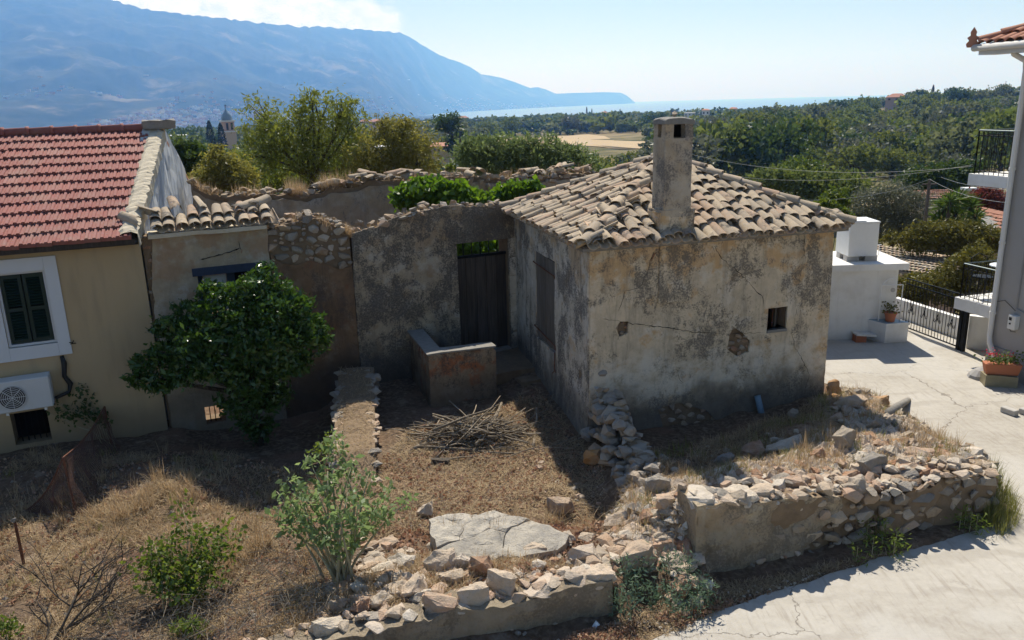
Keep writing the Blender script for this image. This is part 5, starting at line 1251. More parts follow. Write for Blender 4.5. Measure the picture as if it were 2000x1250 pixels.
B=MB(); p=a.lerp(b,.55)+Vector((0,0,H-.12)); B.tube([p+Vector((0,-.01,0)),p+Vector((0,.01,0))],.05,12); B.build('pulley','concrete_block',fr)
def pot(p,r1,h,name,label,leaf='leaf_hedge',petal=None,n=90,spread=.16):
    e=empty(name); tag(e,label,'potted plant'); B=MB(); B.lathe([(r1*.72,0),(r1*.95,h*.82),(r1*1.08,h*.82),(r1*1.08,h),(r1*.9,h),(r1*.85,h*.9)],p,18); B.build('pot','terracotta',e)
    r=random.Random(int(p.x*100)); V=[];F=[]
    for k in range(n):
        c=p+Vector((r.gauss(0,spread*.5),r.gauss(0,spread*.5),h+abs(r.gauss(spread*.6,spread*.4)))); u=Vector((r.gauss(0,1),r.gauss(0,1),r.gauss(0,.6))).normalized(); w=u.orthogonal().normalized(); s=r.uniform(.02,.04)
        o=len(V); V+=[c-u*s,c+w*s*.8,c+u*s,c-w*s*.8]; F.append((o,o+1,o+2,o+3))
    mo('foliage',V,F,leaf,e)
    return e
pot(ex(P0,.3).lerp(ex(PR,.3),.35)+Vector((0,0,PH+.07)),.13,.21,'flower_pot','round terracotta pot with a small plant on the blue plinth')
bx=empty('brick_box'); tag(bx,'small red brick stand with white lid at the foot of the shed','box'); p=atz(1670,661,0)+Vector((0,-.32,0))
B=MB(); B.box(p+Vector((0,.1,.07)),(.24,.2,.17)); B.build('brick_base','terracotta',bx); B=MB(); B.box(p+Vector((.1,.12,.17)),(.46,.34,.035),Matrix.Rotation(.08,3,'Y')); B.build('lid','whitewash',bx)
# gate
ga=atz(1762,641,0); gb=atz(1867,681,0); WGt=Wall((ga.x,ga.y),(gb.x-ga.x,gb.y-ga.y),.03); GLn=(gb-ga).length
gt=empty('iron_gate'); tag(gt,'black wrought iron driveway gate with scroll ornaments','gate'); GH=1.22
for z in (.06,GH,GH-.12): 
    B=MB(); WGt.bb(B,0,GLn,z-.012,z+.012,-.012,.012); B.build('rail','black_iron',gt)
nb=18
for k in range(nb+1):
    B=MB(); t_=GLn*k/nb; B.tube([WGt.at(t_,.06,0),WGt.at(t_,GH,0)],.008,5); B.build('bar','black_iron',gt)
for k in range(4):
    t_=GLn*(k+.6)/4.1; B=MB()
    for sg in (-1,1):
        B.tube([WGt.at(t_,.62,0),WGt.at(t_+sg*.03,.5,.01),WGt.at(t_+sg*.07,.42,.01),WGt.at(t_+sg*.10,.44,.01),WGt.at(t_+sg*.09,.50,.01)],.008,5); B.tube([WGt.at(t_,.45,.01),WGt.at(t_+sg*.04,.75,.01)],.006,5)
    B.build('scroll','black_iron',gt)
for k in (0,1):
    B=MB(); WGt.bb(B,GLn+.02+.12*k,GLn+.10+.12*k,-.05,1.15,-.04,.04); B.build('post','black_iron',gt)
# white wall behind the gate and beyond it
yl=empty('driveway_wall'); tag(yl,'low white wall running behind the iron gate','wall')
Wbk=Wall((ga.x-WGt.n.x*.55,ga.y-WGt.n.y*.55),(gb.x-ga.x,gb.y-ga.y),.1); wa=Wbk.at(*Wbk.px(1749,582)); wb=Wbk.at(*Wbk.px(1872,621))
B=MB(); B.prism([Vector((wa.x,wa.y,-.3)),Vector((wb.x,wb.y,-.3)),Vector((wb.x,wb.y,wb.z)),Vector((wa.x,wa.y,wa.z))],(.12,.12,0)); B.build('wall','whitewash',yl)
y2=empty('short_white_wall'); tag(y2,'short white wall between gate post and grey house','wall')
a=gb+Vector((.22,-.0,0)); b=atz(1935,690,0)+Vector((.3,.0,0)); B=MB(); B.prism([a-Vector((0,0,.2)),b-Vector((0,0,.2)),b+Vector((0,0,.74)),a+Vector((0,0,.74))],(.05,.16,0)); rough(B.build('wall','whitewash',y2),.005,3)
# ================================================================= grey house on the right
gh=empty('grey_house'); tag(gh,'tall grey rendered house with white downpipe and balconies at right edge','house')
GC=Vector((9.54,15.25)); e1=Vector((.27,-.963)); e2=Vector((.963,.27)); WH=Wall(GC,e1,.4); hp=WH.px
GTOP=aty(1903,90,15.6).z-.06
B=MB(); pts=[GC,GC+e1*9,GC+e1*9+e2*7,GC+e2*7]; B.prism([Vector((p.x,p.y,-.2)) for p in pts],(0,0,GTOP+.2)); B.build('walls','grey_render',gh)
B=MB(); WH.bb(B,-.01,9,-.1,.55,0,.03); B.build('base_course','grey_trim',gh)
# downpipe
B=MB(); B.tube([WH.at(.03,GTOP+.02,.40),WH.at(.05,GTOP-.12,.38),WH.at(.06,GTOP-.24,.10),WH.at(.06,GTOP-.4,.07),WH.at(.06,.75,.07),WH.at(.10,.62,.09),WH.at(.42,.22,.16)],.05,10); B.build('downpipe','pvc_white',gh,True)
for z in (1.2,2.6,4.0,5.2): B=MB(); B.tube([WH.at(.06,z,.07),WH.at(.06,z+.05,.07)],.06,10); B.build('pipe_clip','pvc_white',gh)
# roof: eaves, gutter, tiles
OVH=.56; k2=GC-e1*OVH-e2*OVH; RZ=GTOP+.06
def h3(p,z): return Vector((p.x,p.y,z))
rH=empty('roof'); rH.parent=gh
c0_=h3(k2,RZ); c1_=h3(k2+e1*9.8,RZ); c2_=h3(k2+e1*9.8+e2*7.8,RZ); c3_=h3(k2+e2*7.8,RZ); ap0=h3(k2+e1*3.9+e2*3.9,RZ+1.75); ap1=h3(k2+e1*5.9+e2*3.9,RZ+1.75)
mo('deck',[c0_,c1_,c2_,c3_,ap0,ap1]+[p-Vector((0,0,.12)) for p in (c0_,c1_,c2_,c3_)],[(0,4,5,1),(1,5,2),(2,5,4,3),(3,4,0),(6,7,8,9),(0,1,7,6),(1,2,8,7),(2,3,9,8),(3,0,6,9)],'frame_white',rH)
B=MB(); B.prism([c0_-Vector((0,0,.12)),c1_-Vector((0,0,.12)),h3(k2+e1*9.8+e2*.4,RZ-.12),h3(k2+e2*.4,RZ-.12)],(0,0,-.04)); B.build('soffit','frame_white',rH)
B=MB(); gz=RZ-.03; g0=h3(k2-e1*.06-e2*.07,gz); B.tube([g0,g0+h3(e1,0)*5],.065,10); B.build('gutter','pvc_white',rH,True)
RT=[]
for me in TILES[:3]:
    m2=me.copy(); m2.materials.clear(); m2.materials.append(MATS['roof_terracotta']); RT.append(m2)
sv=(ap0-(c0_+h3(e1,0)*3.9)); M0=slope_frame(c0_,h3(e1,0),sv)@Matrix.Identity(4)
if (M0.to_3x3()@Vector((0,0,1))).z<0: M0=slope_frame(c0_,-h3(e1,0),sv)
sx=1 if (M0.to_3x3()@Vector((1,0,0))).dot(h3(e1,0))>0 else -1
for c in range(16):
    u=.12+c*.2; v=-.05
    while v<sv.length*u/3.9-.05:
        o=bpy.data.objects.new('roof_tile',RT[c%3]); link(o,rH); o.matrix_local=M0@Matrix.Translation((sx*u,v,.05))@Matrix.Rotation(-.08,4,'X'); v+=.36
hd=(ap0-c0_); hn=hd.normalized()
for k in range(9):
    o=bpy.data.objects.new('hip_tile',RT[k%3]); link(o,rH); ee=hn.cross(Vector((0,0,1))).normalized(); o.matrix_local=slope_frame(c0_+hn*(k*.38),ee,hn)@Matrix.Translation((0,0,.09))@Matrix.Rotation(-.06,4,'X')@Matrix.Diagonal((1.1,1,1.1,1))
B=MB(); f3=h3(e1,0); 
def orn(y): return c0_-hn*.06+Vector((0,0,.06))+h3((e2-e1).normalized(),0)*0+ y
sd_=h3((e1+e2).normalized(),0)
prof_=[(-.10,-.06),(-.12,.0),(-.07,.06),(-.11,.11),(-.05,.15),(-.06,.21),(.0,.30),(.06,.21),(.05,.15),(.11,.11),(.07,.06),(.12,0),(.10,-.06)]
B.prism([orn(sd_*(x*.9-.06)+Vector((0,0,z))) for x,z in prof_],h3((e1-e2).normalized(),0)*.05); B.build('acroterion','roof_terracotta',rH)
# conduit, meter box and cable
B=MB(); m0=hp(1986,607); B.tube([WH.at(m0[0]+.0,GTOP-1.2,.02),WH.at(m0[0],m0[1]+.05,.02),WH.at(m0[0]+.25,m0[1]-.02,.02)],.014,6); B.build('conduit','grey_trim',gh)
mb=empty('meter_box'); mb.parent=gh; ma=hp(1975,640); mz=hp(1975,612)[1]
WH.box('case','meter_white',mb,ma[0],ma[0]+.17,ma[1],mz,.0,.12,bevel=.01); WH.box('dial','black_plastic',mb,ma[0]+.03,ma[0]+.09,mz-.10,mz-.04,.12,.124); WH.box('knob','black_plastic',mb,ma[0]+.05,ma[0]+.08,mz-.18,mz-.15,.12,.13)
B=MB(); pa=WH.at(.08,hp(1945,588)[1],.03); B.tube([pa,WH.at(m0[0]*.5,hp(1960,585)[1]-.0,.03),WH.at(m0[0],m0[1],.03)],.006,5); B.tube([WH.at(ma[0]-.02,ma[1]+.02,.05),WH.at(ma[0]+.05,ma[1]-.06,.05),WH.at(ma[0]+.15,ma[1]-.04,.05)],.006,5); B.build('cable','black_plastic',gh)
# balconies
def balcony(px,py,Y,dz,hh,slab_px,label):
    K=aty(px,py,Y); e=empty('balcony'); e.parent=gh; K=Vector((K.x,K.y)); z=aty(px,py,Y).z
    P=[K,K+e1*.95,K+e1*.95+e2*1.9,K+e2*1.9]
    B=MB(); B.prism([h3(p,z-dz) for p in P],(0,0,dz)); B.build('slab','whitewash',e)
    n0=K+(e1+e2)*.07; runs=[(n0,e1,.80),(n0,e2,1.7)]
    for o_,d_,L in runs:
        for zz in (hh,hh-.10,.06):
            B=MB(); B.tube([h3(o_,z+zz),h3(o_+d_*L,z+zz)],.014 if zz==hh else .009,6); B.build('rail','blue_grey_iron' if zz==hh else 'black_iron',e)
        n=int(L/.105)
        for k in range(n+1):
            p=o_+d_*(L*k/n); B=MB(); B.tube([h3(p,z),h3(p,z+hh)],.007 if k else .014,5); B.build('baluster','black_iron',e)
        for k in range(2):
            p=o_+d_*(L*(k+.5)/2); B=MB()
            for s in (-1,1): B.tube([h3(p+d_*s*.0,z+.55),h3(p+d_*s*.06,z+.48),h3(p+d_*s*.07,z+.40),h3(p+d_*s*.02,z+.38),h3(p+d_*s*.015,z+.44)],.007,5)
            B.build('scroll','black_iron',e)
    return K,z
K1,z1_=balcony(1865,580,16.2,.24,.72,0,'')
K2,z2_=balcony(1892,339,16.25,.22,.85,0,'')
# small table and chair on the lower balcony
tb=empty('balcony_table'); tag(tb,'small round table on the lower balcony','table'); p=h3(K1+e1*.45+e2*.75,z1_)
B=MB(); B.lathe([(.30,0),(.30,.02)],p+Vector((0,0,.68)),20); B.build('top','plastic_white',tb)
for k in range(3): a=k*2.1; B=MB(); B.tube([p+Vector((.2*math.cos(a),.2*math.sin(a),0)),p+Vector((.05*math.cos(a),.05*math.sin(a),.35)),p+Vector((.16*math.cos(a),.16*math.sin(a),.68))],.01,5); B.build('leg','black_iron',tb)
cr_=empty('balcony_chair'); tag(cr_,'dark metal garden chair behind the balcony table','chair'); p=h3(K1+e1*.2+e2*.45,z1_)
B=MB(); B.lathe([(.19,0),(.19,.02)],p+Vector((0,0,.43)),14); B.build('seat','black_iron',cr_)
for x,y in ((-.14,-.14),(.14,-.14),(-.14,.14),(.14,.14)): B=MB(); B.tube([p+Vector((x*1.2,y*1.2,0)),p+Vector((x,y,.43))],.01,5); B.build('leg','black_iron',cr_)
B=MB(); B.tube([p+Vector((-.15,.15,.43)),p+Vector((-.16,.2,.8)),p+Vector((0,.22,.9)),p+Vector((.16,.2,.8)),p+Vector((.15,.15,.43))],.011,5); B.build('backrest','black_iron',cr_)
# planters at the house corner
tr=empty('geranium_trough'); tag(tr,'long terracotta trough of red geraniums on a stone block','planter')
pb=atz(1955,757,0); dr=h3(e1,0).normalized()
dr=Vector((.97,-.24,0)); pn=Vector((.24,.97,0)); c=pb+pn*.16
RW=Matrix((dr,pn,Vector((0,0,1)))).transposed()
blk=MB(); blk.box(c+Vector((0,0,.10)),(.56,.30,.24),RW); tag(rough(blk.build('stone_trough','tuff_stone'),.02,3),'mossy tuff block under the geranium trough','stone block')
c=c+Vector((.02,0,.22)); B=MB()
lo=[c+RW@Vector((x,y,0)) for x,y in ((-.27,-.09),(.27,-.09),(.27,.09),(-.27,.09))]; hi=[c+RW@Vector((x,y,.22)) for x,y in ((-.32,-.12),(.32,-.12),(.32,.12),(-.32,.12))]
B.add(lo+hi,[(3,2,1,0),(0,1,5,4),(1,2,6,5),(2,3,7,6),(3,0,4,7),(4,5,6,7)]); B.build('trough','terracotta',tr,bevel=.01)
def tuft(name,c,n,sp,sz,m,parent,seed,up=.6):
    r=random.Random(seed); V=[];F=[]
    for k in range(n):
        p=c+Vector((r.gauss(0,sp[0]),r.gauss(0,sp[1]),abs(r.gauss(0,sp[2])))); u=Vector((r.gauss(0,1),r.gauss(0,1),r.gauss(up,.6))).normalized(); w=u.orthogonal().normalized(); s=r.uniform(.6,1.2)*sz
        o=len(V); V+=[p-u*s,p+w*s*.7,p+u*s,p-w*s*.7]; F.append((o,o+1,o+2,o+3))
    return mo(name,V,F,m,parent)
tuft('foliage',c+Vector((0,0,.24)),260,(.16,.08,.09),.03,'leaf_bush',tr,3); tuft('flowers',c+RW@Vector((-.2,0,.36)),60,(.07,.05,.05),.02,'petal_red',tr,4); tuft('flowers',c+RW@Vector((.12,0,.36)),18,(.1,.05,.04),.02,'petal_red',tr,5)
B=MB(); p=atz(1915,742,0); rough(B.lathe([(.26,-.02),(.22,.08),(.12,.17),(.02,.2)],p+Vector((.1,.15,0)),10).build('mortar_mound','grey_trim'),.03,1); tag(bpy.data.objects['mortar_mound'],'grey mortar mound where the downpipe meets the ground','mound')
for (x0,y0),(x1,y1),lab in (((1957,803),(1985,813),'long concrete kerb piece by the road at right edge'),((1992,806),(2012,812),'short concrete kerb block at the right picture edge')):
    a=atz(x0,y0,0);b=atz(x1,y1,0); B=MB(); d=(b-a).normalized(); B.box((a+b)/2+Vector((0,0,.05)),((b-a).length,.12,.10),Matrix((d,Vector((-d.y,d.x,0)),Vector((0,0,1)))).transposed()); tag(B.build('kerb_stone','concrete_block',bevel=.01),lab,'kerb')
# ================================================================= vegetation helpers
def leafcloud(C, size, aspect=.45, up=0.0, droop=0.0, seed=1, jit=.35, fold=.25, outdir=None):
    """C (n,3) leaf centres -> folded diamond leaves"""
    g=np.random.default_rng(seed); n=len(C); u=g.normal(size=(n,3)); u[:,2]+=up-droop
    if outdir is not None: u+=outdir*1.1
    u/=np.linalg.norm(u,axis=1,keepdims=True)+1e-9; a=g.normal(size=(n,3)); a[:,2]*=.6; w=np.cross(u,a); w/=np.linalg.norm(w,axis=1,keepdims=True)+1e-9; nn_=np.cross(u,w)
    s=(size*(1+jit*g.normal(size=n)).clip(.4,2))[:,None]
    base=C-u*s*.5; tip=C+u*s*.5; l=C+w*s*aspect*.5-nn_*s*fold*.3; r_=C-w*s*aspect*.5-nn_*s*fold*.3
    V=np.stack([base,l,tip,r_],1).reshape(-1,3); i=np.arange(n)*4
    return V, np.stack([i,i+1,i+2,i+3],1)
def blob_points(blobs, n, seed, twig=14, tw=.16, shell=.55):
    """leaf centres in twig clusters spread through ellipsoids"""
    g=np.random.default_rng(seed); b=np.array(blobs,float); vol=(b[:,3]*b[:,4]*b[:,5])**.8; pk=g.choice(len(b),size=max(1,n//twig),p=vol/vol.sum())
    d=g.normal(size=(len(pk),3)); d/=np.linalg.norm(d,axis=1,keepdims=True); rad=shell+(1-shell)*g.random(len(pk))**.6; sp_=g.random(len(pk))<.14; rad=np.where(sp_,1.0+.32*g.random(len(pk)),rad)
    c=b[pk,:3]+d*b[pk,3:6]*rad[:,None]; c=np.repeat(c,twig,0); D=np.repeat(d,twig,0)
    return c+g.normal(size=c.shape)*tw*np.repeat(b[pk,3:6].mean(1),twig)[:,None], D
def limb_tubes(base, blobs, r0, seed, fork=.4, name='trunk', m='bark', parent=None, lean=(0,0)):
    r=random.Random(seed); B=MB(); base=Vector(base); top=max(b[2] for b in blobs); f0=base+Vector((lean[0],lean[1],(top-base.z)*fork))
    B.tube([base-Vector((0,0,.3)),base.lerp(f0,.5)+Vector((r.uniform(-1,1)*r0,r.uniform(-1,1)*r0,0)),f0],[r0*1.25,r0,r0*.8],8)
    for b in blobs:
        c=Vector(b[:3]); mid=f0.lerp(c,.5)+Vector((r.uniform(-1,1),r.uniform(-1,1),r.uniform(-.3,.6)))*b[3]*.25
        B.tube([f0,mid,c],[r0*.6,r0*.38,r0*.12],6)
        for k in range(4):
            d=Vector((r.gauss(0,1),r.gauss(0,1),r.gauss(.3,1))).normalized(); e=c+Vector((d.x*b[3],d.y*b[4],d.z*b[5]))*.9; B.tube([mid.lerp(c,.6),c.lerp(e,.5)+Vector((0,0,.03)),e],[r0*.22,r0*.12,r0*.04],4)
    return B.build(name,m,parent,True)
def tree(name,label,cat,base,blobs,nleaf,size,m,seed,r0=.08,aspect=.45,twig=14,tw=.16,shell=.5,fork=.35,droop=0,up=0,group=None,lean=(0,0),loc=None):
    e=empty(name); tag(e,label,cat,group)
    limb_tubes(base,blobs,r0,seed,fork,'trunk','bark',e,lean)
    C,D=blob_points(blobs,nleaf,seed,twig,tw,shell); V,F=leafcloud(C,size,aspect,up,droop,seed,outdir=D*.6); mo('crown',V,F,m,e); return e
def pxblobs(L,Y):
    """blobs given as pixel centre, pixel radii, depth offset -> world ellipsoids at depth Y"""
    out=[]
    for x,y,rx,rz,*dy in L:
        yy=Y+(dy[0] if dy else 0); p=aty(x,y,yy); k=yy/FPX*1.04; out.append((p.x,p.y,p.z,rx*k,(rx+rz)*.5*k,rz*k))
    return out
# ---------------- citrus tree in front of the ruin
YB=13.1
bl=pxblobs([(522,530,20,18,.1),(500,562,28,20,-.1),(545,566,26,24,.1),(455,575,30,20,-.15),(410,568,26,16,.1),(575,600,30,24,0),(530,608,34,26,-.3),(475,620,36,26,-.35),(420,610,32,24,-.2),(370,612,28,22,.0),(335,640,30,20,-.2),(610,638,26,22,.1),(628,668,18,20,.15),(585,660,30,24,-.2),(540,655,36,26,-.45),(490,672,38,28,-.5),(430,655,38,28,-.45),(380,668,36,26,-.45),(325,690,34,20,-.4),(285,706,28,18,-.5),(265,738,18,16,-.55),(310,745,32,20,-.5),(365,722,38,24,-.55),(425,715,42,28,-.55),(485,735,44,28,-.5),(545,712,40,26,-.3),(585,700,26,18,0),(470,785,40,24,-.3),(530,770,36,26,-.1),(500,830,34,24,.1),(300,640,14,10,-.2),(480,545,16,14,0)],YB)
tree('orange_tree','dense dark green citrus tree growing against the ruined house front','tree',(-4.55,13.2,-.3),bl,19000,.10,'leaf_citrus',11,.06,.40,9,.22,.6,.3)
# ---------------- almond trees behind the ruin
def ztree(base_px,Y): p=aty(*base_px,Y); return (p.x,p.y,T(p.x,p.y))
Y=27.0
bl=pxblobs([(625,215,60,32),(600,250,58,40),(660,260,55,45),(570,290,60,40),(640,300,70,42),(530,270,48,40),(505,215,34,26,.5),(515,245,40,30,.4),(500,300,45,35),(690,240,34,30),(560,330,60,30),(655,335,60,28),(610,190,24,16),(672,205,28,20),(585,225,18,30)],Y)
b0=aty(612,370,Y)
tree('almond_tree','tall airy olive green almond tree rising behind the ruin','tree',(b0.x,b0.y,b0.z-2.2),bl,16500,.12,'leaf_almond',21,.10,.30,12,.14,.4,.5,droop=.9)
bl=pxblobs([(770,255,36,28),(800,285,50,36),(745,290,48,34),(820,310,40,34),(770,320,60,34),(710,320,45,30),(745,335,60,26),(820,335,36,22),(745,238,16,14),(790,242,18,14)],26.0)
b0=aty(775,370,26.0)
tree('almond_tree','rounded yellow brown almond tree right of the tall one','tree',(b0.x,b0.y,b0.z-2),bl,14000,.115,'leaf_almond_brown',22,.08,.30,12,.15,.35,.45,droop=.8)
bl=pxblobs([(430,320,34,26),(450,345,48,28),(410,355,44,22),(470,362,34,20),(425,298,18,14)],24.5); b0=aty(440,390,24.5)
tree('yellowing_shrub','low yellowing bushy tree beside the white gable','tree',(b0.x,b0.y,b0.z-1.5),bl,6500,.13,'leaf_almond_brown',23,.06,.3,14,.16,.4,.4,droop=.4)
bl=pxblobs([(355,296,32,18),(380,318,40,26),(350,335,38,30),(402,342,38,24),(375,358,42,20)],29.0); b0=aty(375,390,29.0)
tree('dark_green_tree','dense dark green tree just right of the white gable','tree',(b0.x,b0.y,b0.z-2),bl,11000,.17,'leaf_dark',24,.10,.5,14,.16,.5,.4)
bl=pxblobs([(690,335,40,26),(560,345,70,22),(640,350,60,20),(880,330,12,8)],30.0); b0=aty(650,370,30.0)
tree('green_shrub','light green shrubs under the almond trees','shrub',(b0.x,b0.y,b0.z-2),bl,7000,.15,'leaf_hill_bright',25,.05,.45,14,.2,.3,.3)
# willow like thicket behind the rear wall
bl=pxblobs([(915,295,26,22),(1075,292,30,22),(1030,282,24,16),(930,310,46,34),(985,300,44,34),(1040,305,44,32),(1095,312,40,30),(1130,318,34,26),(960,330,60,22),(1060,330,70,20),(945,285,24,18),(1000,285,22,16),(1120,300,18,14)],31.0); b0=aty(1010,350,31.0)
tree('willow_thicket','wide grey green thicket behind the rear wall','thicket',(b0.x,b0.y,b0.z-2),bl,20000,.15,'leaf_willow',26,.06,.28,14,.17,.35,.3,up=.6)
# fig foliage inside the ruin
bl=pxblobs([(830,378,40,24),(880,385,46,20),(920,392,36,16),(800,385,26,20),(855,365,30,14)],18.2); b0=(bl[0][0],bl[0][1],.2)
tree('fig_tree','bright green fig foliage growing inside the roofless ruin','tree',b0,bl,5200,.13,'leaf_fig',27,.05,.8,6,.18,.45,.5,up=.3)
bl=pxblobs([(1000,375,26,14),(1035,370,24,12),(985,382,20,10)],19.4); b0=(bl[0][0],bl[0][1],.2)
tree('fig_tree','small bright fig clump left of the cottage roof','tree',b0,bl,1700,.13,'leaf_fig',28,.04,.85,6,.18,.45,.5,up=.3)
bl=[(-1.25,17.7,2.2,.6,.5,.36),(-.35,18.0,2.2,.6,.5,.36),(-.8,18.2,2.15,.8,.5,.36)]
tree('fig_tree','green fig leaves seen through the bars above the plank door','tree',(-.7,17.8,.2),bl,2000,.13,'leaf_fig',29,.04,.85,6,.18,.3,.6,up=.3)
# ---------------- right middle ground
def treepx(name,label,L,Y,n,size,m,seed,r0=.1,aspect=.45,cat='tree',drop=3.0,**kw):
    bl=pxblobs(L,Y); xs=[b[0] for b in bl]; zmin=min(b[2]-b[5] for b in bl); cx=sum(xs)/len(xs); cy=sum(b[1] for b in bl)/len(bl)
    return tree(name,label,cat,(cx,cy,min(T(cx,cy),zmin-.2)),bl,n,size,m,seed,r0,aspect,**kw)
treepx('olive_tree','broad grey green olive tree between cottage roof and utility pole',[(1700,400,42,30),(1745,390,44,30),(1780,410,36,34),(1720,440,50,26),(1770,445,40,24),(1680,430,24,24)],34,17000,.13,'leaf_olive',31,.12,.26)
treepx('green_tree','bright green tree left of the olive tree',[(1630,395,26,22),(1612,415,26,16),(1655,440,22,18)],32,4500,.16,'leaf_hill_bright',32,.07)
treepx('dark_tree','dark green tree below the hillside left of the olive',[(1640,370,60,24),(1590,360,60,22),(1540,352,50,18),(1500,345,40,14)],60,9000,.30,'leaf_hill',33,.15)
treepx('green_tree','yellow green tree standing out from the dark wood',[(1560,335,40,20),(1530,348,40,14),(1590,345,30,14)],75,6000,.32,'leaf_hill_bright',34,.15)
treepx('dark_tree','dark rounded tree behind the utility pole',[(1800,350,40,20),(1850,345,44,24),(1890,340,30,24),(1830,365,40,16)],58,8000,.28,'leaf_dark',35,.15)
treepx('hedge','long yellow green hedge above the old tile roof',[(1790,470,30,20),(1830,458,44,22),(1880,458,46,22),(1925,470,36,24),(1860,478,40,16),(1745,465,22,10)],27,17000,.10,'leaf_hedge',36,.05,.45,'hedge',fork=.2)
treepx('bush','light green bushes beside the old tile roof',[(1910,505,34,26),(1880,520,30,22),(1930,530,26,22),(1850,545,40,20),(1900,555,40,24),(1800,552,50,14),(1830,570,50,18),(1790,570,30,14),(1880,590,30,16),(1720,545,30,10),(1770,590,40,16)],20.5,15000,.085,'leaf_hedge',37,.04,.45,'bush',fork=.2)
treepx('bush','dark red leaved bush beside the grey house',[(1930,385,26,22),(1955,400,20,20),(1910,395,18,16)],36,4500,.13,'leaf_red',38,.05,.5,'bush')
treepx('green_tree','fresh green small tree next to the cottage eave',[(1612,402,18,12),(1640,415,16,12)],24,1800,.12,'leaf_hill_bright',40,.04)
# yucca clump
yc=empty('yucca'); tag(yc,'clump of spiky yuccas in front of the red tiled roof','yucca')
r=random.Random(5); B=MB(); V=[];F=[]
for k,(x,y,s) in enumerate([(1870,390,1),(1845,405,1),(1895,405,1),(1865,420,1.1),(1905,425,.9),(1835,430,.9),(1880,438,1),(1855,395,.9)]):
    c=aty(x,y,30+r.uniform(-.5,.5)); B.tube([Vector((c.x,c.y,T(c.x,c.y)-.2)),c],[.10,.07],7)
    for j in range(85):
        d=Vector((r.gauss(0,1),r.gauss(0,1),r.gauss(.35,.75))).normalized(); L=r.uniform(.45,.75)*s; w=d.orthogonal().normalized(); w.rotate(Matrix.Rotation(r.uniform(0,6.3),3,d)); o=len(V); m_=c+d*L*.55
        V+=[c,m_+w*.028,c+d*L+Vector((0,0,-.06)),m_-w*.028]; F.append((o,o+1,o+2,o+3))
B.build('stems','bark',yc); mo('leaves',V,F,'leaf_yucca',yc)
# ================================================================= wooded valley and hillside
def crown_template(seed,n,size,aspect=.75):
    r=random.Random(seed); bl=[(0,0,.0,.75,.75,.62)]
    for k in range(8):
        a=r.uniform(0,6.28); d=r.uniform(.3,.62); bl.append((d*math.cos(a),d*math.sin(a),r.uniform(-.2,.42),r.uniform(.3,.5),r.uniform(.3,.5),r.uniform(.26,.42)))
    C,D=blob_points(bl,n,seed,4,.12,.72); V,F=leafcloud(C,size,aspect,.2,0,seed,outdir=D*.8); return V,F
def core_ico(s=.62):
    b=bmesh.new(); bmesh.ops.create_icosphere(b,subdivisions=1,radius=s); V=np.array([v.co[:] for v in b.verts]); F=[[v.index for v in f.verts] for f in b.faces]; b.free()
    return V,np.array([[a,b_,c,c] for a,b_,c in F])
VAR=[]
leafmat('leaf_bush_hill', (.085,.115,.028), (.18,.20,.06), .35, .8, .05)
for m_ in ('leaf_hill','leaf_hill_grey','leaf_hill','leaf_dark','leaf_olive','leaf_bush_hill'):
    for s in range(3):
        V,F=crown_template(500+s+len(VAR)*3,1700,.125); cv,cf=core_ico(.52); b=MB()
        me=mkmesh('crown',V,F,m_); VAR.append(me)
tb_=MB(); tb_.tube([(0,0,-1.3),(.03,.02,-.6),(0,0,.1)],[.07,.055,.03],6)
for a in range(5): tb_.tube([(0,0,-.5),(.3*math.cos(a*1.26),.3*math.sin(a*1.26),.0),(.55*math.cos(a*1.26),.55*math.sin(a*1.26),.25)],[.03,.02,.008],4)
TRUNK=mkmesh('trunk',tb_.v,tb_.f,'bark')
# lay out the wood on the terrain
g=random.Random(99); cells={}; TR=[]
FP=[(p.x,p.y) for p in P] if False else [(q.x,q.y) for q in [ground_hit(*w) for w in fl] if q is not None]
def skyline(px):
    return float(np.interp(px,[-200,290,330,372,1000,1170,1290,1340,1650,1700,1990,2200],[250,250,330,380,352,335,305,300,430,440,440,440]))
HOUSE_SPOTS=[(866,300,190),(1363,318,260),(1427,308,300),(1378,228,650),(1750,205,560),(890,338,80)]
HXY=[(atr(a,b,r_).x,atr(a,b,r_).y,r_) for a,b,r_ in HOUSE_SPOTS]
HOUSES=[(866,300,190,26),(1363,320,260,20),(1428,312,300,20),(1378,230,650,11),(1347,226,650,13),(1750,206,560,20),(885,345,80,24),(735,250,700,14),(760,300,150,30),(451,285,350,14),(414,280,330,8),(436,282,320,8),(1790,254,420,16),(1822,250,420,14)]
tries=0
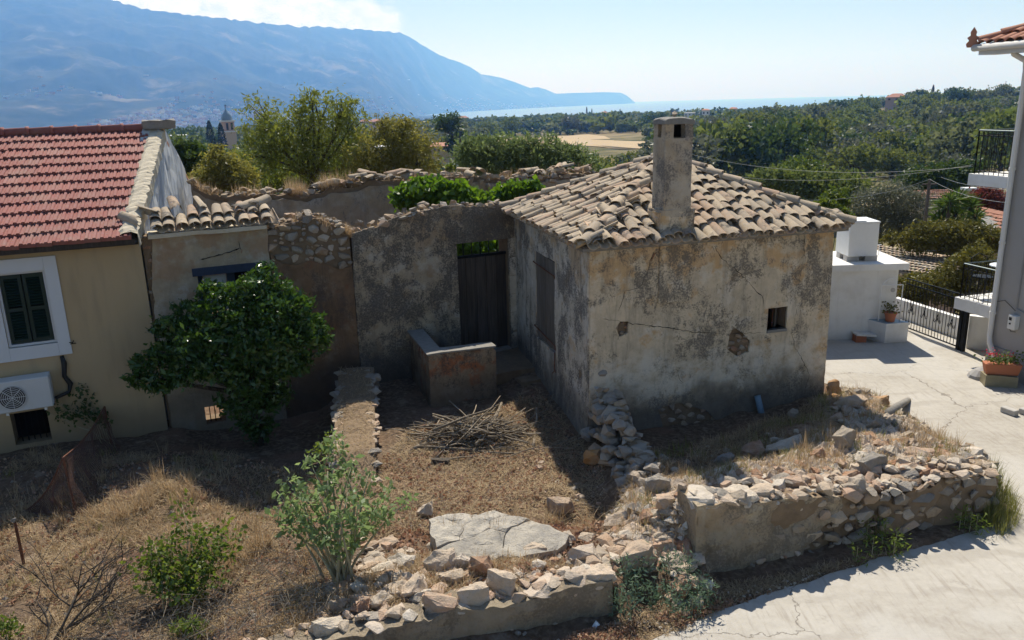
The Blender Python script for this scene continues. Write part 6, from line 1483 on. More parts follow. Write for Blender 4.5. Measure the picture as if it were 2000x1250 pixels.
while len(TR)<3400 and tries<90000:
    tries+=1; az=g.uniform(math.radians(-37),math.radians(37)); r_=math.exp(g.uniform(math.log(62),math.log(1250))) if g.random()<.45 else math.sqrt(g.uniform(62**2,1150**2))
    x=r_*math.sin(az); y=r_*math.cos(az)
    sz=(g.uniform(3.4,7.4) if g.random()<.8 else g.uniform(2.2,3.4))*(1 if r_>120 else .75); sp=sz*(.95 if az>math.radians(2) else 1.25)
    cl=nz(x*.011,y*.011,4); 
    if cl>.30 and r_<900: continue
    if az<math.radians(-5) and nz(x*.02,y*.02,9)>.12: continue
    if inpoly(x,y,FP): continue
    zt_=T(x,y); tpx,tpy=project((x,y,zt_+sz*1.75))
    if 900<tpx<1295 and r_<345 and tpy<283: continue
    if any(abs(tpx-hx)<hw and r_<hr and tpy<hy-3 for hx,hy,hr,hw in HOUSES): continue
    if any((x-hx)**2+(y-hy)**2<(7+hr*.015)**2 or (abs(math.atan2(x,y)-math.atan2(hx,hy))<.018 and hr-45<r_<hr) for hx,hy,hr in HXY): continue
    key=(int(x//9),int(y//9)); bad=False
    for i in (-1,0,1):
        for j in (-1,0,1):
            for (qx,qy,qs) in cells.get((key[0]+i,key[1]+j),()):
                if (qx-x)**2+(qy-y)**2<((sp+qs)*.62)**2: bad=True
    if bad: continue
    cells.setdefault(key,[]).append((x,y,sp)); TR.append((x,y,sz,r_,az))
info=[]
for x,y,sz,r_,az in TR:
    z=T(x,y); px,py=project((x,y,z+sz*.9)); vis= -60<px<2060 and py<skyline(px)+6; info.append((sz/r_ if vis else 0,x,y,z,sz,r_,px,py))
info.sort(reverse=True)
NTH=285; things=[i for i in info[:NTH] if i[0]>0]; rest=info[len(things):]
for k,(q,x,y,z,sz,r_,px,py) in enumerate(things):
    e=bpy.data.objects.new('hill_tree',None); col.objects.link(e); hs=g.uniform(.75,1.1)
    e.location=(x,y,z+sz*hs*.85); e.scale=(sz,sz*g.uniform(.85,1.15),sz*hs); e.rotation_euler=(0,0,g.uniform(0,6.3))
    if px<700: lab,grp='rounded green tree on the plain left of the almond trees','trees on the left plain'
    elif px<1290: lab,grp='dark green tree in the valley wood behind the rear wall','trees of the valley wood'
    elif px<1650: lab,grp='rounded dark tree on the slope seen above the cottage roof','trees above the cottage roof'
    else: lab,grp='rounded dark tree on the wooded hillside left of the grey house','trees of the right hillside'
    vi=g.randrange(len(VAR)); cwd=['green','grey green','green','dark green','olive','bright green'][vi//3]; dist='near' if r_<150 else ('mid' if r_<280 else 'far')
    szw='small' if sz<4.2 else ('big' if sz>6 else 'medium'); sd2=['far left','left','middle','right','far right'][min(4,int((px%330)/66))]+(' upper' if py<skyline(px)-60 else ' lower')
    lab=szw+' '+cwd+' '+dist+' tree '+{'trees on the left plain':'on the plain left of the almond trees','trees of the valley wood':'in the valley wood behind the rear wall','trees above the cottage roof':'on the slope above the cottage roof','trees of the right hillside':'on the hillside left of the grey house'}[grp]+', '+sd2
    tag(e,lab,'tree',grp)
    c=bpy.data.objects.new('crown',VAR[vi]); link(c,e); t_=bpy.data.objects.new('trunk',TRUNK); link(t_,e)
# the rest of the wood as one mass
tm=[crown_template(900+i,240,.27,.85) for i in range(5)]; tf=[crown_template(950+i,110,.38,.9) for i in range(5)]; cv,cf=core_ico(.58)
for part_,sel in (('leaf_hill',(0,2)),('leaf_hill_grey',(1,)),('leaf_dark',(3,)),('leaf_bush_hill',(4,))):
    VV=[];FF=[];o=0
    for k,(q,x,y,z,sz,r_,px,py) in enumerate(rest):
        if (k*7+int(nz(x*.02,y*.02,3)*6))%5 not in sel: continue
        V,F=(tm if r_<330 else tf)[k%5]; hs=.75+.35*((k*37)%11)/11; a=k*2.4; ca,sa=math.cos(a),math.sin(a); R2=np.array([[ca,-sa,0],[sa,ca,0],[0,0,1]])
        for (v,f) in ((V,F),(cv*np.array([1,1,.8]),cf)):
            w=(v@R2.T)*np.array([sz,sz,sz*hs])+np.array([x,y,z+sz*hs*.7]); VV.append(w); FF.append(f+o); o+=len(v)
    if VV:
        ob=mo('woodland',np.concatenate(VV),np.concatenate(FF),part_); tag(ob,'dense wood of '+{'leaf_hill':'green','leaf_hill_grey':'grey green','leaf_dark':'dark green','leaf_bush_hill':'yellow green'}[part_]+' trees covering valley and hillside','woodland',kind='stuff')
# cypresses
def cypress_mesh(seed,n=900):
    g_=np.random.default_rng(seed); h=g_.random(n)**.9; rad=.13*np.sqrt(np.clip((1-h)*1.15,0,1))*np.clip(h*6+.35,0,1)*(.75+.5*g_.random(n)); a=g_.random(n)*6.28
    C=np.stack([rad*np.cos(a),rad*np.sin(a),h],1); return leafcloud(C,.055,.5,1.6,0,seed,outdir=None)
V,F=cypress_mesh(1); CY=mkmesh('crown',V,F,'leaf_cypress'); b=MB(); b.tube([(0,0,-.08),(0,0,.9)],[.025,.004],5); CYT=mkmesh('trunk',b.v,b.f,'bark')
def cypress(px,pyb,r_,hpx,label,wide=1.0):
    p=atr(px,pyb,r_); h=hpx/FPX*r_; e=empty('cypress'); p.z=T(p.x,p.y)+3.0 if r_>450 else p.z; e.location=p; e.scale=(h*wide,h*wide,h); tag(e,label,'cypress','cypress trees'); link(bpy.data.objects.new('crown',CY),e); link(bpy.data.objects.new('trunk',CYT),e)
for px,py,r_,h,l,w in [(414,290,330,48,'tall dark cypress left of the bell tower',1.25),(436,292,320,46,'dark cypress close to the bell tower',1.25),
  (1003,224,900,10,'tiny cypress on the skyline left of the pine group',.8),(1128,224,900,12,'tiny cypress on the skyline above the field',.8),(1146,224,900,22,'slim cypress on the skyline near the headland',.7),(1156,224,900,18,'slim cypress right of its taller twin on the skyline',.7),
  (1195,220,850,16,'single slim cypress on the skyline under the headland tip',.7),(1211,220,850,18,'slim cypress right of the headland tip',.8),(1006,284,300,24,'dark small cypress standing at the field edge',1.3),
  (1808,208,560,24,'cypress left of the tallest in the hilltop row',.9),(1819,206,560,32,'tallest cypress in the hilltop row',.8),(1828,206,560,24,'cypress right of the tallest in the hilltop row',.8),(1842,200,560,20,'cypress pair left one on the right hilltop',.9),(1850,199,560,20,'cypress pair right one on the right hilltop',.9),
  (1520,222,700,14,'small cypress on the middle skyline',.8),(1512,222,700,10,'smaller cypress on the middle skyline',.8)]: cypress(px,py,r_,h,l,w)
# pine and palm by the school
p=atr(885,304,190); k=190/FPX
bl=[(p.x+(x-885)*k,p.y,p.z+(304-y)*k,rx*k,rx*k,rz*k) for x,y,rx,rz in ((878,238,22,12),(890,252,16,10),(868,252,14,8),(900,262,10,8),(885,286,12,16))]
tree('umbrella_pine','dark umbrella pine standing above the school roof','pine',p,bl,2600,.7,'leaf_dark',61,.35,.5,10,.2,.4,.6)
e=empty('palm_tree'); tag(e,'small palm tree beside the umbrella pine','palm'); p=atr(900,304,180); top=p+Vector((0,0,46*180/FPX)); B=MB(); B.tube([p,top],[.3,.2],7); B.build('trunk','bark',e)
V=[];F=[];r=random.Random(3)
for k in range(26):
    a=r.uniform(0,6.28); el=r.uniform(-.5,1.2); d=Vector((math.cos(a)*math.cos(el),math.sin(a)*math.cos(el),math.sin(el))); L=2.2; w=d.cross(Vector((0,0,1))).normalized()*.28; m_=top+d*L*.5+Vector((0,0,.2)); o=len(V); V+=[top,m_+w,top+d*L-Vector((0,0,.5)),m_-w]; F.append((o,o+1,o+2,o+3))
mo('fronds',V,F,'leaf_dark',e)
p=atr(1795,207,560); k=560/FPX; bl=[(p.x+(x-1795)*k,p.y,p.z+(207-y)*k,rx*k,rx*k,rz*k) for x,y,rx,rz in ((1788,190,8,9),(1797,188,7,10),(1803,196,8,6),(1780,194,5,5))]
tree('hilltop_pine','feathery tall tree on the hilltop beside the pink villa','tree',p,bl,900,1.3,'leaf_dark',62,.4,.5,6,.2,.3,.5)
# ================================================================= far buildings
def house(px,py,r_,wpx,hpx,wallm,roofm,label,name='house',flat=False,nw=3,rot=0.0,depth=8,rise=.35,skirt=8):
    e=empty(name); tag(e,label,'house','houses in the valley'); p=atr(px,py,r_); k=r_/FPX; w=wpx*k; h=hpx*k; p.z=T(p.x,p.y)+6 if r_>=550 else p.z; d=min(depth,w*1.2); az=math.atan2(p.x,p.y); R_=rotz(-az+rot); 
    def L(x,y,z): return p+R_@Vector((x,y,z))
    B=MB(); B.box(L(0,d/2,h/2-skirt/2),(w,d,h+skirt),R_); B.build('wall',wallm,e)
    if flat: B=MB(); B.box(L(0,d/2,h+.15),(w+.3,d+.3,.3),R_); B.build('roof',wallm,e)
    else:
        o_=.5; z0=h; z1=h+w*rise*.5; B=MB(); B.add([L(-w/2-o_,-o_,z0),L(w/2+o_,-o_,z0),L(w/2+o_,d+o_,z0),L(-w/2-o_,d+o_,z0),L(-w*.2,d/2,z1),L(w*.2,d/2,z1)],[(0,1,5,4),(1,2,5),(2,3,4,5),(3,0,4),(3,2,1,0)]); B.build('roof',roofm,e)
    for i in range(nw):
        x=-w/2+w*(i+.5)/nw; B=MB(); B.box(L(x,-.03,h*.5),(min(1.2,w/nw*.4),.06,min(1.4,h*.42)),R_); B.build('window','window_dark',e)
    return e,L,w,h,d
house(862,300,190,50,14,'house_cream','roof_terracotta','long cream school with pink roof beside the umbrella pine','school_building',nw=6,depth=12,rise=.22)
house(1363,320,260,30,22,'house_white','asbestos','white house with hipped grey roof right of the chimney',nw=2)
house(1428,312,300,30,10,'house_white','roof_terracotta','low white house with pink roof among dark trees',nw=2,rot=-.4)
house(1378,230,650,14,10,'house_white','roof_terracotta','white house with terracotta roof near the sea skyline',nw=2)
house(1347,226,650,20,6,'house_white','house_white','low flat white house near the sea skyline',flat=True,nw=3)
house(1432,220,700,14,5,'house_cream','roof_terracotta','pink roofed house on the middle skyline',nw=1)
house(1750,206,560,34,7,'house_stone','roof_terracotta','pink stone villa on the right hilltop','villa',nw=3)
house(1757,200,570,14,9,'house_stone','roof_terracotta','upper storey of the pink hilltop villa','villa',nw=1)
e_,L_h,w_h,h_h,d_h=house(885,352,80,40,8,'house_white','roof_terracotta','white house with brown roof carrying a solar heater',nw=0,rise=.3,depth=6,skirt=3)
house(760,300,150,70,10,'house_white','house_white','long white building half hidden behind the almond trees',flat=True,nw=5)
house(735,250,700,26,8,'house_pink','roof_terracotta','pink house on the far plain left of the pine',nw=2); house(712,238,800,20,7,'house_cream','roof_terracotta','cream house on the far plain above the almond trees',nw=2)
house(905,224,900,18,4,'house_pink','roof_terracotta','pink house on the skyline beside the sea',nw=1); house(1180,214,900,12,4,'house_white','roof_terracotta','small white house on the skyline under the headland',nw=1)
house(345,280,300,40,12,'house_white','house_white','long white building right of the yellow house ridge',flat=True,nw=4); house(205,250,900,26,8,'house_cream','roof_terracotta','pink roofed house on the plain above the red roof',nw=2); house(150,252,1000,16,8,'house_white','house_white','white block on the plain above the red roof',flat=True,nw=2)
# solar water heater
sh_=empty('solar_heater'); tag(sh_,'white solar water heater on the roof behind the rear wall','solar heater'); p=atr(884,334,78); 
B=MB(); B.tube([p+Vector((-.55,.3,.45)),p+Vector((.55,.3,.45))],.24,12); B.build('tank','white_metal',sh_,True)
B=MB(); B.box(p+Vector((0,-.3,-.1)),(1.0,1.3,.06),Matrix.Rotation(.7,3,'X')); B.build('panel','solar_glass',sh_)
B=MB(); B.tube([p+Vector((-.5,.3,-.7)),p+Vector((-.5,.3,.4))],.03,5); B.tube([p+Vector((.5,.3,-.7)),p+Vector((.5,.3,.4))],.03,5); B.build('stand','white_metal',sh_)
# bell tower
bt=empty('bell_tower'); tag(bt,'pink church bell tower with a blue grey dome','church tower'); r_=350; p=atr(451,300,r_); k=r_/FPX; w=19*k; R_=rotz(-math.atan2(p.x,p.y)+.35)
def TBx(z0,z1,ww,m,n): B=MB(); B.box(p+Vector((0,0,(z0+z1)/2)),(ww,ww,z1-z0),R_); return B.build(n,m,bt)
TBx(-8,38*k,w*1.08,'house_cream','shaft'); TBx(38*k,40*k,w*1.3,'house_white','cornice'); TBx(40*k,56*k,w*.95,'house_pink','belfry'); TBx(56*k,58.5*k,w*1.15,'house_white','cornice')
for sx_ in (-1,1):
    for ax in (0,1):
        B=MB(); d=Vector((0,-1,0)) if ax==0 else Vector((1,0,0)); tt=Vector((1,0,0)) if ax==0 else Vector((0,1,0)); B.box(p+R_@(d*w*.48+tt*sx_*w*.22)+Vector((0,0,48*k)),(w*.2,w*.06,12*k) if ax==0 else (w*.06,w*.2,12*k),R_); B.build('arch_opening','window_dark',bt)
B=MB(); B.lathe([(w*.5,0),(w*.52,4*k),(w*.44,9*k),(w*.25,14*k),(w*.07,18*k),(w*.05,22*k)],p+Vector((0,0,58.5*k)),12); B.build('dome','dome_blue',bt,True)
B=MB(); q=p+Vector((0,0,80*k)); B.tube([q,q+Vector((0,0,6*k))],.12,5); B.tube([q+Vector((-.5,0,4*k)),q+Vector((.5,0,4*k))],.1,5); B.build('cross','black_iron',bt)
# ---------------- near roofs on the right
def tileroof(name,label,corners,ncol,nrow,wallh,m='barrel_tile',cat='roof',wm='house_cream'):
    """corners: eave-left, eave-right, ridge-right, ridge-left (world)"""
    e=empty(name); tag(e,label,cat); a,b,c,d=corners; n=(b-a).cross(d-a).normalized()
    B=MB(); B.prism([a,b,c,d],-n*.1); B.build('deck','mortar_grey',e)
    B=MB(); B.prism([Vector((a.x,a.y,a.z-.1)),Vector((b.x,b.y,b.z-.1)),Vector((c.x,c.y,b.z-.1)),Vector((d.x,d.y,a.z-.1))],(0,0,-wallh)); B.build('walls',wm,e)
    meshes=[]
    for me in TILES[:3]+[TILES[5]]:
        m2=me.copy(); m2.materials.clear(); m2.materials.append(MATS[m]); meshes.append(m2)
    r=random.Random(ncol)
    for i in range(ncol):
        u=(i+.5)/ncol; lo=a.lerp(b,u); hi=d.lerp(c,u); s=(hi-lo); ex_=(b-a).normalized()
        for j in range(nrow):
            v=j/nrow; sc_=s.length/nrow/.36; o=bpy.data.objects.new('roof_tile',meshes[r.randrange(4)]); link(o,e); w_=(b-a).length/ncol/.19
            o.matrix_local=slope_frame(lo+s*v,ex_,s)@Matrix.Translation((r.uniform(-.01,.01),r.uniform(-.03,.03),.02))@Matrix.Rotation(r.gauss(0,.03),4,'Z')@Matrix.Rotation(-.07,4,'X')@Matrix.Diagonal((w_,sc_,w_,1))
    return e
A4=[atr(1700,522,27.5),atr(1872,545,27.0),atr(1880,505,31.5),atr(1702,478,32.0)]
tileroof('old_tile_roof','sagging grey brown barrel tile roof behind the white shed',A4,22,9,1.6,'barrel_tile')
A4=[atr(1868,470,36),atr(1960,480,34.5),atr(1962,418,40),atr(1905,405,40.5)]
tileroof('red_tile_roof','red barrel tile roof between yucca and grey house',A4,20,9,2.0,'roof_terracotta')
A4=[atr(1780,388,50),atr(1850,388,49),atr(1850,370,54),atr(1785,372,54)]
tileroof('far_tile_roof','low orange tile roof just behind the utility pole',A4,18,6,2.0,'roof_terracotta')
cm=empty('small_chimney'); tag(cm,'cream chimney stack with a shiny metal cap behind the yucca','chimney'); p=atr(1889,400,44); k=44/FPX
B=MB(); B.box(p+Vector((0,0,12*k)),(18*k,.45,26*k)); B.build('stack','house_cream',cm); B=MB(); B.box(p+Vector((0,0,27*k)),(21*k,.5,4*k)); B.build('cap','white_metal',cm)
# utility pole and cables
up=empty('utility_pole'); tag(up,'thin wooden utility pole in front of the olive tree','pole'); pb_=atr(1805,470,33); pt_=atr(1816,350,33); B=MB(); B.tube([Vector((pt_.x,pt_.y,pb_.z-1)),pt_],[.075,.055],8); B.build('post','pole_wood',up)
B=MB(); B.box(pt_-Vector((0,0,.18)),(.5,.05,.05)); B.build('crossarm','pole_wood',up)
def wire(a,b,sag,label,rad=.012):
    pts=[a.lerp(b,f/14)-Vector((0,0,sag*4*(f/14)*(1-f/14))) for f in range(15)]; B=MB(); B.tube(pts,rad,5); tag(B.build('cable','cable'),label,'cable','overhead cables')
wire(pt_,atr(1535,390,24),.25,'pale cable running left from the utility pole behind the cottage roof',.007)
wire(pt_,atr(1968,396,26),.15,'cable falling right from the utility pole to the grey house',.007)
wire(atr(1838,346,40),atr(1985,372,24),.1,'upper cable ending at the balcony of the grey house',.007)
wire(atr(1300,288,60),atr(1900,325,48),.9,'long thin cable crossing the dark hillside',.011)
wire(atr(1440,345,60),atr(1900,322,48),.5,'second long cable crossing the lower hillside',.010)
# ================================================================= foreground plants
def stems_plant(name,label,cat,base,tips,rad,leafm,leafsize,nper,aspect,seed,stemm='drywood_green',spread=.10,lead=.45,droop=.2,group=None):
    e=empty(name); tag(e,label,cat,group); r=random.Random(seed); C=[]; D=[]
    for k,t_ in enumerate(tips):
        b0=Vector(base)+Vector((r.gauss(0,.10),r.gauss(0,.08),0)); t_=Vector(t_); mid=b0.lerp(t_,.5)+Vector((r.gauss(0,.06),r.gauss(0,.06),.06)); B=MB(); pts=[b0-Vector((0,0,.1)),b0.lerp(mid,.5)+Vector((0,0,.02)),mid,mid.lerp(t_,.5)+Vector((0,0,.03)),t_]; B.tube(pts,[rad,rad*.9,rad*.7,rad*.5,rad*.25],6); B.build('stem',stemm,e,True)
        for j in range(nper):
            f=lead+(1-lead)*r.random()**.6; q=(mid.lerp(t_,(f-.5)*2) if f>.5 else b0.lerp(mid,f*2)); d=Vector((r.gauss(0,1),r.gauss(0,1),r.gauss(.25,.5))).normalized(); c=q+d*spread*r.uniform(.5,1.3); C.append(c[:]); D.append(d[:])
    V,F=leafcloud(np.array(C),leafsize,aspect,0,droop,seed,.3,.3,np.array(D)*1.2); mo('foliage',V,F,leafm,e); return e
plain('drywood_green',(.33,.30,.19),.85,.2,14)
tips=[aty(x,y,Y) for x,y,Y in [(560,935,8.7),(600,890,8.9),(650,850,9.1),(640,920,8.6),(690,900,8.8),(720,925,8.7),(765,950,8.6),(800,975,8.5),(570,985,8.4),(540,960,8.6),(620,960,8.3),(680,960,8.2),(735,990,8.3),(600,1010,8.1),(660,1000,8.0),(560,1030,8.2),(715,1030,8.1),(645,870,9.0),(585,960,8.3),(700,980,8.0),(760,1000,8.3),(540,1000,8.3),(625,1040,8.0),(680,1060,8.0)]]
stems_plant('tall_leafy_shrub','tall pale leaved shrub with upright stems in the left foreground','shrub',atz(665,1150,.12),tips,.019,'leaf_shrub',.085,58,.50,71,spread=.11,lead=.58)
tips=[aty(x,y,Y) for x,y,Y in [(355,985,8.9),(370,1030,8.7),(330,1050,8.6),(300,1090,8.4),(420,1060,8.5),(450,1080,8.5),(400,1100,8.3),(350,1110,8.2),(280,1140,8.2),(430,1020,8.8),(460,1040,8.8),(260,1110,8.3),(320,1150,8.1),(380,1150,8.1),(430,1130,8.2),(300,1060,8.5)]]
stems_plant('green_bush','yellow green leafy bush at the lower left','bush',atz(360,1190,0),tips,.008,'leaf_bush',.055,150,.65,72,spread=.15,lead=.25)
stems_plant('small_green_plant','small green plant at the bottom edge below the bush','plant',atz(372,1245,0),[aty(x,y,7.6) for x,y in [(350,1225),(370,1215),(392,1225),(410,1240),(340,1240)]],.006,'leaf_bush',.05,70,.6,73,spread=.09,lead=.2)
stems_plant('small_green_plant','green sprig in the bottom left corner','plant',atz(10,1255,-.1),[aty(x,y,7.6) for x,y in [(0,1225),(15,1215),(30,1235),(-15,1230)]],.006,'leaf_bush',.05,60,.6,74,spread=.09,lead=.2)
stems_plant('leafy_sapling','thin leafy sapling on the edge of the low rubble wall','sapling',atz(640,900,.0),[aty(x,y,11.2) for x,y in [(640,850),(655,870),(625,865),(670,890),(610,880)]],.008,'leaf_bush',.06,50,.55,75,spread=.10,lead=.3)
# spurge at the wall foot
for base,L,lab,n in (((1300,1150),[(1220,1110),(1250,1090),(1320,1065),(1340,1100),(1290,1120),(1240,1140),(1210,1150),(1360,1140),(1330,1150),(1270,1160),(1380,1160),(1300,1090),(1230,1170),(1350,1175)],'blue green spurge clump filling the gap beside the wall pier',120),
                     ((1715,1080),[(1690,1030),(1720,1040),(1745,1050),(1700,1060),(1670,1070),(1740,1075),(1710,1020)],'dark green weed growing from the foot of the roadside wall',70),
                     ((1880,1035),[(1870,1010),(1890,1015),(1880,1000),(1900,1028)],'small dark weed near the right end of the roadside wall',60)):
    b0=at_ground(*base,.1); tp_=[]
    for x,y in L: q=at_ground(x,y+22,.1); tp_.append(q+Vector((0,-.04,.20+.1*random.random())))
    e=empty('spurge'); tag(e,lab,'plant'); C=[];D=[];r=random.Random(len(L)); B=MB()
    for q in tp_:
        bb=q-Vector((0,0,.28)); B.tube([bb,q],[.006,.003],4)
        for j in range(n): f=r.random(); d=Vector((r.gauss(0,1),r.gauss(0,1),r.gauss(.5,.5))).normalized(); c=bb.lerp(q,f)+d*.085*r.uniform(.5,1.3)+Vector((r.gauss(0,.05),r.gauss(0,.04),0)); C.append(c[:]); D.append(d[:])
    B.build('stems','drywood_green',e); V,F=leafcloud(np.array(C),.06,.26,0,0,5,.3,.2,np.array(D)*1.5); mo('foliage',V,F,'leaf_spurge' if n>100 else 'leaf_bush',e)
# climbing plant by the air conditioner
stems_plant('climbing_vine','dark ivy like plant on the yellow wall beside the air conditioner','vine',WB.at(-8.0,.0,.2),[WB.at(*bp(x,y),.18) for x,y in [(155,745),(145,770),(165,790),(120,790),(90,775),(180,800),(150,800),(100,800),(200,800)]],.008,'leaf_dark',.06,46,.7,76,spread=.10,lead=.4)
# leafless shrub
bs=empty('bare_shrub'); tag(bs,'leafless dark branched shrub at the lower left edge','shrub'); r=random.Random(13)
def grow(p,d,L,rad,depth):
    pts=[p]; q=p
    for k in range(4): d=(d+Vector((r.gauss(0,.16),r.gauss(0,.16),r.gauss(.02,.12)))).normalized(); q=q+d*L/4; pts.append(q)
    B=MB(); B.tube(pts,[rad*(1-.12*i) for i in range(5)],5); B.build('branch','bark',bs,True)
    if depth>0:
        for k in range(3 if depth>1 else 2): i=r.randint(1,4); dd=(d+Vector((r.gauss(0,.7),r.gauss(0,.6),r.gauss(.1,.4)))).normalized(); grow(pts[i],dd,L*r.uniform(.55,.8),rad*.62,depth-1)
b0=atz(100,1262,-.1)
for tx,ty,Y in ((225,1000,8.3),(160,1010,8.6),(205,1100,8.0),(120,1140,7.9),(235,1075,8.2)):
    t_=aty(tx,ty,Y); grow(b0+Vector((r.gauss(0,.04),0,0)),(t_-b0).normalized(),(t_-b0).length*.62,.016,3)
# ================================================================= rusty wire netting fence
fn=empty('wire_fence'); tag(fn,'collapsed rusty chain link fence sloping down in the left yard','fence')
p1b=atz(218,868,-.12); p1t=aty(204,794,p1b.y-.05); p2b=atz(150,1004,-.1); p2t=aty(123,893,p2b.y+.02); p3=atz(52,1000,-.1)
for a,b in ((p1b,p1t),(p2b,p2t)): B=MB(); B.tube([a-Vector((0,0,.2)),b],[.020,.018],6); B.build('post','rust',fn)
top=[p1t.lerp(p2t,f)-Vector((0,0,.10*math.sin(f*math.pi))) for f in [i/9 for i in range(10)]]+[p2t.lerp(p3+Vector((0,0,.03)),f)-Vector((0,0,.12*math.sin(f*math.pi))) for f in [i/8 for i in range(1,9)]]
B=MB(); B.tube(top,.010,5); B.build('top_wire','rust',fn)
plain('rust_dark',(.11,.06,.045),.9,.3,20)
NW=len(top); rows=15; grid=[]
for i,p in enumerate(top):
    gz=G(p.x,p.y)+.02; off_=.25*math.sin(i*.9)*.3; colp=[]
    for j in range(rows+1):
        f=j/rows; q=Vector((p.x+.30*f*nz(i*.5,3)+.22*f*f,p.y-.12*f+nz(i*.6,f*3)*.10,p.z+(gz-p.z)*f)); colp.append(q)
    grid.append(colp)
def gpt(u,v):
    u=max(0,min(NW-1.001,u)); v=max(0,min(rows-.001,v)); i=int(u);j=int(v);fu=u-i;fv=v-j
    return grid[i][j].lerp(grid[i+1][j],fu).lerp(grid[i][j+1].lerp(grid[i+1][j+1],fu),fv)
B=MB(); NC=70
for c in range(NC):
    for s in (0,1):
        pts=[gpt((c+(.55 if (j+s)%2 else 0))*(NW-1)/NC,j*rows/22) for j in range(23)]; B.tube(pts,.0038,3,False)
tag(B.build('netting','rust_dark',fn),kind='stuff')
b0=atz(48,1108,-.1); t0_=aty(29,1020,b0.y+.03); fp_=empty('fence_post'); tag(fp_,'lone leaning rusty fence post with a stone on top','post'); B=MB(); B.tube([b0-Vector((0,0,.2)),t0_],[.022,.02],6); B.build('post','rust',fp_); stone(ROCK,'limestone_grey',t0_+Vector((0,0,.03)),(.10,.06,.06),(0,0,.3),fp_,'cap_stone')
# ================================================================= dry grass, straw and litter
def scatter_px(poly,n,seed,clump=None):
    r=random.Random(seed); x0=min(p[0] for p in poly);x1=max(p[0] for p in poly);y0=min(p[1] for p in poly);y1=max(p[1] for p in poly); out=[]
    W=[atz(x,y,.15) for x,y in poly]; wp=[(p.x,p.y) for p in W]; a0=min(p[0] for p in wp);a1=max(p[0] for p in wp);b0=min(p[1] for p in wp);b1=max(p[1] for p in wp); t=0
    while len(out)<n and t<n*30:
        t+=1; x=r.uniform(a0,a1);y=r.uniform(b0,b1)
        if not inpoly(x,y,wp): continue
        if clump and nz(x*clump[0],y*clump[0],seed)<clump[1]: continue
        out.append((x,y))
    return np.array(out)
def G_fast(xy):
    z=G_np(xy[:,0],xy[:,1]); return np.array([zz+GN(x,y,zz) for (x,y),zz in zip(xy,z)])
def blades(name,label,xy,h,lean,w,m,seed,curve=.5,z=None,dz=0.0):
    g=np.random.default_rng(seed); n=len(xy); z=G_fast(xy) if z is None else z; L=h*(.5+g.random(n)); a=g.random(n)*6.283; th=np.abs(g.normal(lean[0],lean[1],n)).clip(0,1.5)
    d=np.stack([np.cos(a)*np.sin(th),np.sin(a)*np.sin(th),np.cos(th)],1); s=np.stack([-np.sin(a),np.cos(a),np.zeros(n)],1); b=np.stack([xy[:,0],xy[:,1],z+dz],1)
    mid=b+d*(L*.55)[:,None]; tip=b+d*L[:,None]; tip[:,2]-=curve*L*np.sin(th)*.5; tip[:,2]=np.maximum(tip[:,2],z+.005); mid[:,2]=np.maximum(mid[:,2],z+.008)
    ww=(w*(.6+.8*g.random(n)))[:,None]; V=np.stack([b-s*ww,b+s*ww,mid+s*ww*.8,tip,mid-s*ww*.8],1).reshape(-1,3); i=np.arange(n)*5
    F=np.concatenate([np.stack([i,i+1,i+2,i+4],1)]); T3=np.stack([i+4,i+2,i+3,i+3],1)
    me=mkmesh(name,V,[tuple(f) for f in F.tolist()]+[tuple(f[:3]) for f in T3.tolist()],m); o=link(bpy.data.objects.new(name,me)); tag(o,label,'grass',kind='stuff'); return o
YARD_L=[(0,880),(200,860),(420,860),(640,900),(650,960),(640,1260),(-150,1260),(-120,900)]
COURT=[(740,900),(660,960),(720,1060),(900,1010),(1000,985),(1100,1010),(1190,1010),(1180,900),(1050,760),(980,790),(800,830)]
BANK=[(1190,1010),(1290,940),(1250,900),(1600,800),(1640,755),(1760,790),(1900,870),(1950,915),(1930,960),(1640,985),(1370,1010),(1340,1090),(1200,1110)]
blades('dry_grass','long dry straw coloured grass of the left yard',scatter_px(YARD_L,21000,1,(1.1,-.05)),.16,(1.15,.38),.003,'grass_dry',1)
blades('dry_grass','tall dry grass tufts on the mound in the left yard',scatter_px([(180,960),(330,940),(430,960),(500,1010),(560,1060),(420,1080),(250,1040),(120,1030)],5500,2,(1.6,-.05)),.22,(1.1,.45),.003,'grass_dry',2)
blades('straw_litter','loose straw and dead stems covering the courtyard floor',scatter_px(COURT,15000,3,(1.5,-.3)),.13,(1.35,.2),.0032,'grass_dry',3,0,None,.012)
blades('dry_grass','dry grass among the stones of the roadside bank',scatter_px(BANK,22000,4,(1.4,-.1)),.15,(1.0,.4),.003,'grass_dry',4)
blades('green_grass','sparse yellow green grass among the bank stones',scatter_px(BANK,3500,5,(2.2,.15)),.16,(.6,.35),.003,'grass_green',5)
blades('dry_grass','dry stems behind the low front wall',scatter_px([(560,1150),(700,1080),(850,1090),(1100,1110),(1190,1140),(1000,1190),(700,1215),(560,1250)],8000,6,(1.8,-.05)),.15,(.9,.4),.003,'grass_dry',6)
blades('dry_grass','dry litter strip between roadside wall and concrete',scatter_px([(1200,1200),(1380,1130),(1900,1030),(1960,1000),(1950,1020),(1900,1045),(1560,1145),(1400,1200),(1280,1255),(1000,1255),(1190,1205)],9000,7),.08,(1.2,.3),.003,'grass_dry',7)
xy=scatter_px([(1935,930),(1975,940),(1995,1000),(1960,1030),(1925,1010)],1500,8); blades('grass_tuft','yellow green grass tuft at the right end of the roadside wall',xy,.30,(.35,.2),.003,'grass_green',8)
